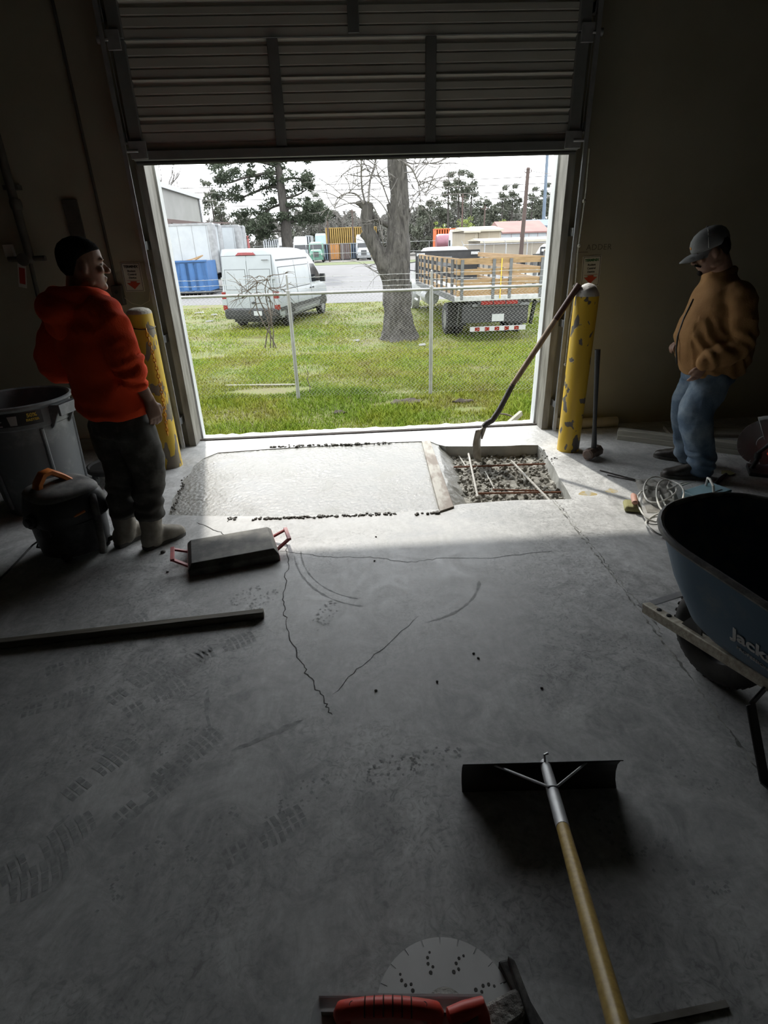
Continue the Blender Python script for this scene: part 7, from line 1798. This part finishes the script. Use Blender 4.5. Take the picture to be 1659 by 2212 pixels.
# big pine in the middle distance, rooted in a planted island
PB = Vector((PY(622,520,56).x, 56, G)); PK = 56/47
ring = [(PB.x+3.2*math.cos(R(a)), PB.y+2.6*math.sin(R(a))) for a in range(0,360,15)]
flat('planting_island', ring, G-.012, MT['verge'])
t = thing('pine_tree', 'large pine with long spreading limbs standing behind the white van', 'tree', PB)
def PP(px, py, dy=0.0): return PY(px, py, PB.y+dy)
def plimb(pts, rad, n=10):
    rad = [r_*PK for r_ in rad]
    p_, r_ = smooth_path(pts, rad, 5); mb = MB(); mb.tube(p_, r_, n); return mb
obj('trunk', plimb([PB, PP(620,520), PP(616,470), PP(609,420), PP(604,380), PP(598,340), PP(592,270), PP(588,210)], [.46,.42,.36,.32,.27,.22,.15,.05], 14), MT['bark_pine'], t, 60, world_pts=True)
cl, rad_ = [], []
limbs = [([(606,405),(575,405),(540,420),(505,430),(470,425)],.12,1.0),([(602,375),(570,375),(525,385),(490,395),(462,380)],.12,-.8),([(600,360),(560,350),(520,350),(470,360)],.10,.6),([(600,350),(630,340),(655,345)],.10,.5),([(606,390),(640,385),(668,400)],.11,-.6),
         ([(612,430),(645,420),(668,405)],.10,.7),([(614,455),(640,445),(665,450),(690,460)],.11,-.7),([(612,440),(585,450),(555,470),(520,478)],.11,.9),([(617,480),(640,478),(670,478),(695,474)],.11,.4),([(616,470),(590,478),(560,495),(535,500)],.10,-.6),([(618,500),(590,500),(565,515)],.08,.5),([(597,330),(560,320),(500,335),(460,365)],.10,-.4),([(596,320),(630,305),(668,320)],.09,.3),([(594,290),(560,280),(530,295)],.08,.2),([(592,270),(625,262),(650,275)],.08,-.3),([(590,240),(570,225),(555,235)],.06,.2),([(590,235),(612,222),(625,232)],.06,0)]
g = random.Random(21)
for pix, r0, dy in limbs:
    pts = [PP(x, y, dy*i*.9) for i, (x, y) in enumerate(pix)]
    obj('branch', plimb(pts, [r0*(1-.75*i/(len(pts)-1)) for i in range(len(pts))], 7), MT['bark_pine'], t, 60, world_pts=True)
    for i in range(1, len(pts)):
        for q in range(6 if i > 1 else 3):
            c_ = pts[i-1].lerp(pts[i], g.uniform(.4, 1.05)) + PK*Vector((g.uniform(-.55,.55), g.uniform(-.7,.7), g.uniform(-.1,.55))); cl.append(tuple(c_-PB)); rad_.append(PK*g.uniform(.28,.60))
for q in range(26):
    c_ = PP(g.uniform(575,625), g.uniform(215,400), g.uniform(-.8,.8)); cl.append(tuple(c_-PB)); rad_.append(PK*g.uniform(.3,.6))
v, f = leaf_cloud(cl, rad_, 100, .14, np.random.RandomState(2)); np_mesh('foliage', v, f, MT['needles'], t)['kind'] = 'stuff'

# kinds of far trees, each built once and copied
def far_pine(seed, h, label, crown=.38):
    g = random.Random(seed); t = thing('tall_pine', label, 'tree', (0,0,0), 0, 'trees beyond the far yard')
    obj('trunk', MB().tube([(0,0,0),(g.uniform(-.2,.2),0,h*.5),(g.uniform(-.3,.3),0,h*.95)], [.28,.20,.06], 7), MT['bark_pine'], t)
    cs, rs_ = [], []
    for q in range(20):
        s_ = g.random(); z = h*(1-crown)+h*crown*s_; w = h*.12*(1-.6*s_); cs.append((g.uniform(-w,w), g.uniform(-w,w), z)); rs_.append(h*.05*g.uniform(.7,1.3))
    v, f = leaf_cloud(cs, rs_, 60, h*.020, np.random.RandomState(seed)); np_mesh('crown', v, f, MT['leaf_dark_haze'], t)['kind'] = 'stuff'
    return t
def far_bushy(seed, h, label, mat, wide=.42):
    g = random.Random(seed); t = thing('bushy_tree', label, 'tree', (0,0,0), 0, 'trees beyond the far yard')
    obj('trunk', MB().tube([(0,0,0),(g.uniform(-.2,.2),0,h*.35),(g.uniform(-.4,.4),0,h*.7)], [.30,.2,.06], 7), MT['bark_pine'], t)
    cs, rs_ = [], []
    for q in range(46):
        s_ = g.random(); z = h*(.04+.88*s_); w = h*wide*math.sqrt(max(.08, 1-(2*s_-.85)**2)); cs.append((g.uniform(-w,w), g.uniform(-w*.6,w*.6), z)); rs_.append(h*.10*g.uniform(.7,1.3))
    v, f = leaf_cloud(cs, rs_, 90, h*.034, np.random.RandomState(seed), .8); np_mesh('crown', v, f, mat, t)['kind'] = 'stuff'
    return t
def far_bare(seed, h, label):
    g = random.Random(seed); t = thing('bare_tree', label, 'tree', (0,0,0), 0, 'trees beyond the far yard')
    obj('trunk', MB().tube([(0,0,0),(g.uniform(-.2,.2),0,h*.4),(g.uniform(-.5,.5),0,h*.85)], [.22,.15,.04], 6), MT['twig_grey'], t)
    mb = MB()
    for q in range(22): twigs(mb, (g.uniform(-.2,.2),0,h*g.uniform(.22,.85)), (g.uniform(-1,1), g.uniform(-.6,.6), g.uniform(.3,1.2)), h*g.uniform(.18,.34), .06, 2, g, -.2, .7, (2,3))
    obj('branches', mb, MT['twig_grey'], t, 0)['kind'] = 'stuff'
    return t
LB = {'p': 'tall bare stemmed pine standing among the trees beyond the yard', 'b': 'grey green bushy tree in the belt beyond the yard', 'o': 'dark rounded oak in the belt beyond the yard', 'w': 'leafless grey winter tree in the belt beyond the yard'}
proto = {'p': far_pine(31, 13, LB['p']), 'b': far_bushy(32, 8, LB['b'], MT['leaf_grey_haze']), 'o': far_bushy(33, 8, LB['o'], MT['leaf_dark_haze'], .5), 'w': far_bare(34, 8.5, LB['w'])}
H0 = {'p': 13, 'b': 8, 'o': 8, 'w': 8.5}
used = set()
NEAR = [(495,'beyond the box trucks'),(560,'beyond the red container'),(640,'behind the big pine'),(700,'beyond the parked semi trucks'),(760,'beyond the ochre container'),(835,'beyond the broken tree limb'),(905,'directly behind the dead trunk'),(965,'beyond the plum tank trailer'),(1030,'beyond the orange trailer'),(1105,'beyond the beige buildings'),(1165,'behind the leaning utility pole'),(2000,'beside the steel mast')]
WHAT = {'p': 'tall bare stemmed pine', 'b': 'grey green bushy tree', 'o': 'dark rounded oak', 'w': 'leafless grey winter tree'}
def tree_label(kind, px): return WHAT[kind] + ' ' + next(w for lim, w in NEAR if px < lim)
def local_box(root):
    a = np.array([v.co[:] for ch in root.children for v in ch.data.vertices]); return a.min(0), a.max(0)
BOX = {k: local_box(o) for k, o in proto.items()}
taken = [(xat(680,525,FY+22)-.6, xat(706,525,FY+22)+.6, FY+18, FY+27), (xat(704,515,FY+14)-.3, xat(815,515,FY+14)+.3, FY+13.5, FY+16.8)]   # ground already occupied by the teal truck and the ochre container
def tree_at(kind, px, top_py, y, label=None):
    # stand each tree on its own ground: step back until its crown is clear of those already planted
    o = proto[kind] if kind not in used else copy_tree(proto[kind]); used.add(kind)
    kx = rnd.uniform(.9, 1.12); turn = rnd.choice((0, math.pi)); lo, hi = BOX[kind]; y = max(y, 112)
    while True:
        p = PY(px, top_py, y); h = p.z-G; s_ = h/H0[kind]; sx, sy = s_*kx, s_*.9
        x0, x1, y0, y1 = (lo[0]*sx, hi[0]*sx, lo[1]*sy, hi[1]*sy) if turn == 0 else (-hi[0]*sx, -lo[0]*sx, -hi[1]*sy, -lo[1]*sy)
        b_ = (p.x+x0, p.x+x1, y+y0, y+y1)
        if y > 240 or not any(b_[0] < t_[1] and b_[1] > t_[0] and b_[2] < t_[3] and b_[3] > t_[2] for t_ in taken): break
        y += .5
    taken.append(b_)
    o['label'] = tree_label(kind, px); o.location = (p.x, y, G); o.scale = (sx, sy, s_); o.rotation_euler = (0, 0, turn)
    if label:
        o['label'] = label
        if 'group' in o: del o['group']
    return o
for px, top in ((972,372),(995,368),(1018,374)): tree_at('p', px, top, 112)
tree_at('p', 1090, 402, 108); tree_at('p', 1112, 398, 110); tree_at('p', 1155, 405, 106); tree_at('p', 1182, 396, 108); tree_at('p', 448, 392, 100); tree_at('p', 470, 425, 104); tree_at('p', 684, 418, 118)
for px, top, k in ((935,425,'o'),(955,445,'b'),(1048,425,'o'),(1070,442,'o'),(1100,432,'b'),(1130,440,'o'),(1165,432,'o'),(1195,425,'o'),(1225,420,'o'),(905,440,'b'),(925,460,'b'),(985,430,'b'),(1010,435,'b'),(1040,455,'b')): tree_at(k, px, top, 116+rnd.uniform(-3,6))
for px, top, k in ((480,460,'b'),(505,465,'w'),(525,455,'b'),(548,462,'w'),(570,455,'b'),(640,450,'b'),(665,445,'o'),(700,455,'w'),(718,450,'b'),(738,455,'w'),(755,450,'b'),(775,458,'w'),(800,450,'b'),(825,455,'w'),(845,452,'b'),(880,448,'w'),(898,455,'b'),(600,465,'w'),(620,470,'b'),(695,470,'b'),(730,468,'b'),(770,470,'b'),(815,470,'b'),(865,468,'b'),(460,470,'b'),(440,468,'w'),(890,470,'b'),(915,448,'w'),(690,440,'w'),(650,468,'w'),(708,462,'b'),(745,460,'b'),(788,462,'b'),(835,460,'b'),(675,465,'b'),(585,470,'b')): tree_at(k, px, top, 126+rnd.uniform(-4,8))
tree_at('w', 352, 366, 112, 'pale leafless tree rising above the grey warehouse roof')
def lime(px, top, y, label, s_):
    g = random.Random(px); p = PY(px, top, y); h = p.z-G; t = thing('lime_shrub', label, 'shrub', (p.x, y, G))
    obj('stem', MB().tube([(0,0,0),(.1,0,h*.8)], [.12,.03], 6), MT['twig_grey'], t)
    cs = [(g.uniform(-s_,s_), g.uniform(-s_,s_), h*g.uniform(.55,.95)) for q in range(16)]; v, f = leaf_cloud(cs, [s_*.45]*16, 45, .12, np.random.RandomState(px)); np_mesh('leaves', v, f, MT['leaf_lime'], t)['kind'] = 'stuff'
lime(1085, 474, 94, 'lime green young tree above the beige building roof', 1.5); lime(1005, 468, 104, 'taller lime green tree between pine stems', 1.3); lime(950, 470, 106, 'small lime green tree behind the orange trailer', .9)
# utility poles and overhead wires
MT['pole_wood'] = pm('brown_utility_pole', (0.085,0.06,0.05), (0.06,0.042,0.036), 3, 0.85, sc=(4,4,.5))
b, tp = PZ(1121,598,G), PY(1141,366,43.5)
t = thing('utility_pole', 'leaning brown wooden utility pole behind the stake trucks', 'pole', b)
obj('shaft', MB().tube([Vector((0,0,0)), tp-b], [.17,.12], 10), MT['pole_wood'], t); obj('top_cap', MB().tube([tp-b, tp-b+Vector((0,0,.12))], [.15,.10], 10), MT['pole_wood'], t)
ins = MB()
for s_ in (-1, 1): ins.tube([tp-b+Vector((0,0,-.25)), tp-b+Vector((s_*.22,0,-.15)), tp-b+Vector((s_*.22,0,.02))], .03, 6)
obj('insulator', ins, MT['cont_brown'], t)
p = PY(1174,500,104); q = PY(1180,330,104)
t = thing('steel_mast', 'tall slim blue grey steel mast above the pale roofed building', 'mast', (p.x, 104, G)); obj('shaft', MB().tube([(0,0,0),(q.x-p.x,0,q.z-G+6)], [.32,.20], 10), MT['cont_blue'], t); obj('band', MB().lathe([(.40,0),(.40,.5)], 10, (0,0,3.2)), MT['silver'], t)
for px, py, y, lab in ((1000,418,100,'thin dark utility pole beside the orange trailer'),(705,448,100,'thin dark utility pole above the green semi truck'),(1048,444,95,'short dark utility pole with a lamp arm near the tan wall'),(760,452,115,'thin dark utility pole near the dead tree limb')):
    tp2 = PY(px, py, y); t = thing('utility_pole', lab, 'pole', (tp2.x, y, G)); obj('shaft', MB().tube([(0,0,0),(0,0,tp2.z-G)], [.16,.11], 8), MT['pole_wood'], t); obj('arm', MB().bar((-.6,0,tp2.z-G-.4),(.6,0,tp2.z-G-.4), .1, .1), MT['pole_wood'], t)
def wire(a, b, sag, r_, label, cat='wire'):
    a = Vector(a); b = Vector(b); pts = [a.lerp(b, i/16)-Vector((0,0,sag*4*(i/16)*(1-i/16))) for i in range(17)]
    return solo('overhead_wire', MB().tube([p-a for p in pts], r_, 5), MT['twig_grey'], label, cat, a, 0, 'overhead power lines')
for (x0, y0, x1, y1, yy) in ((30,412,1540,362,104),(30,420,1540,380,104),(30,439,1540,394,104),(30,452,1540,408,104)):
    wire(PY(x0, y0, yy), PY(x1, y1, yy), .6, .055, 'thin overhead power line crossing the pale sky')
wire(tp+Vector((0,0,-.1)), PY(1000,428,100), 1.0, .02, 'thin drooping service wire from the leaning pole')
wire(tp+Vector((0,0,-.05)), PY(1290,375,50), .2, .02, 'thin service wire running past the tall steel mast')
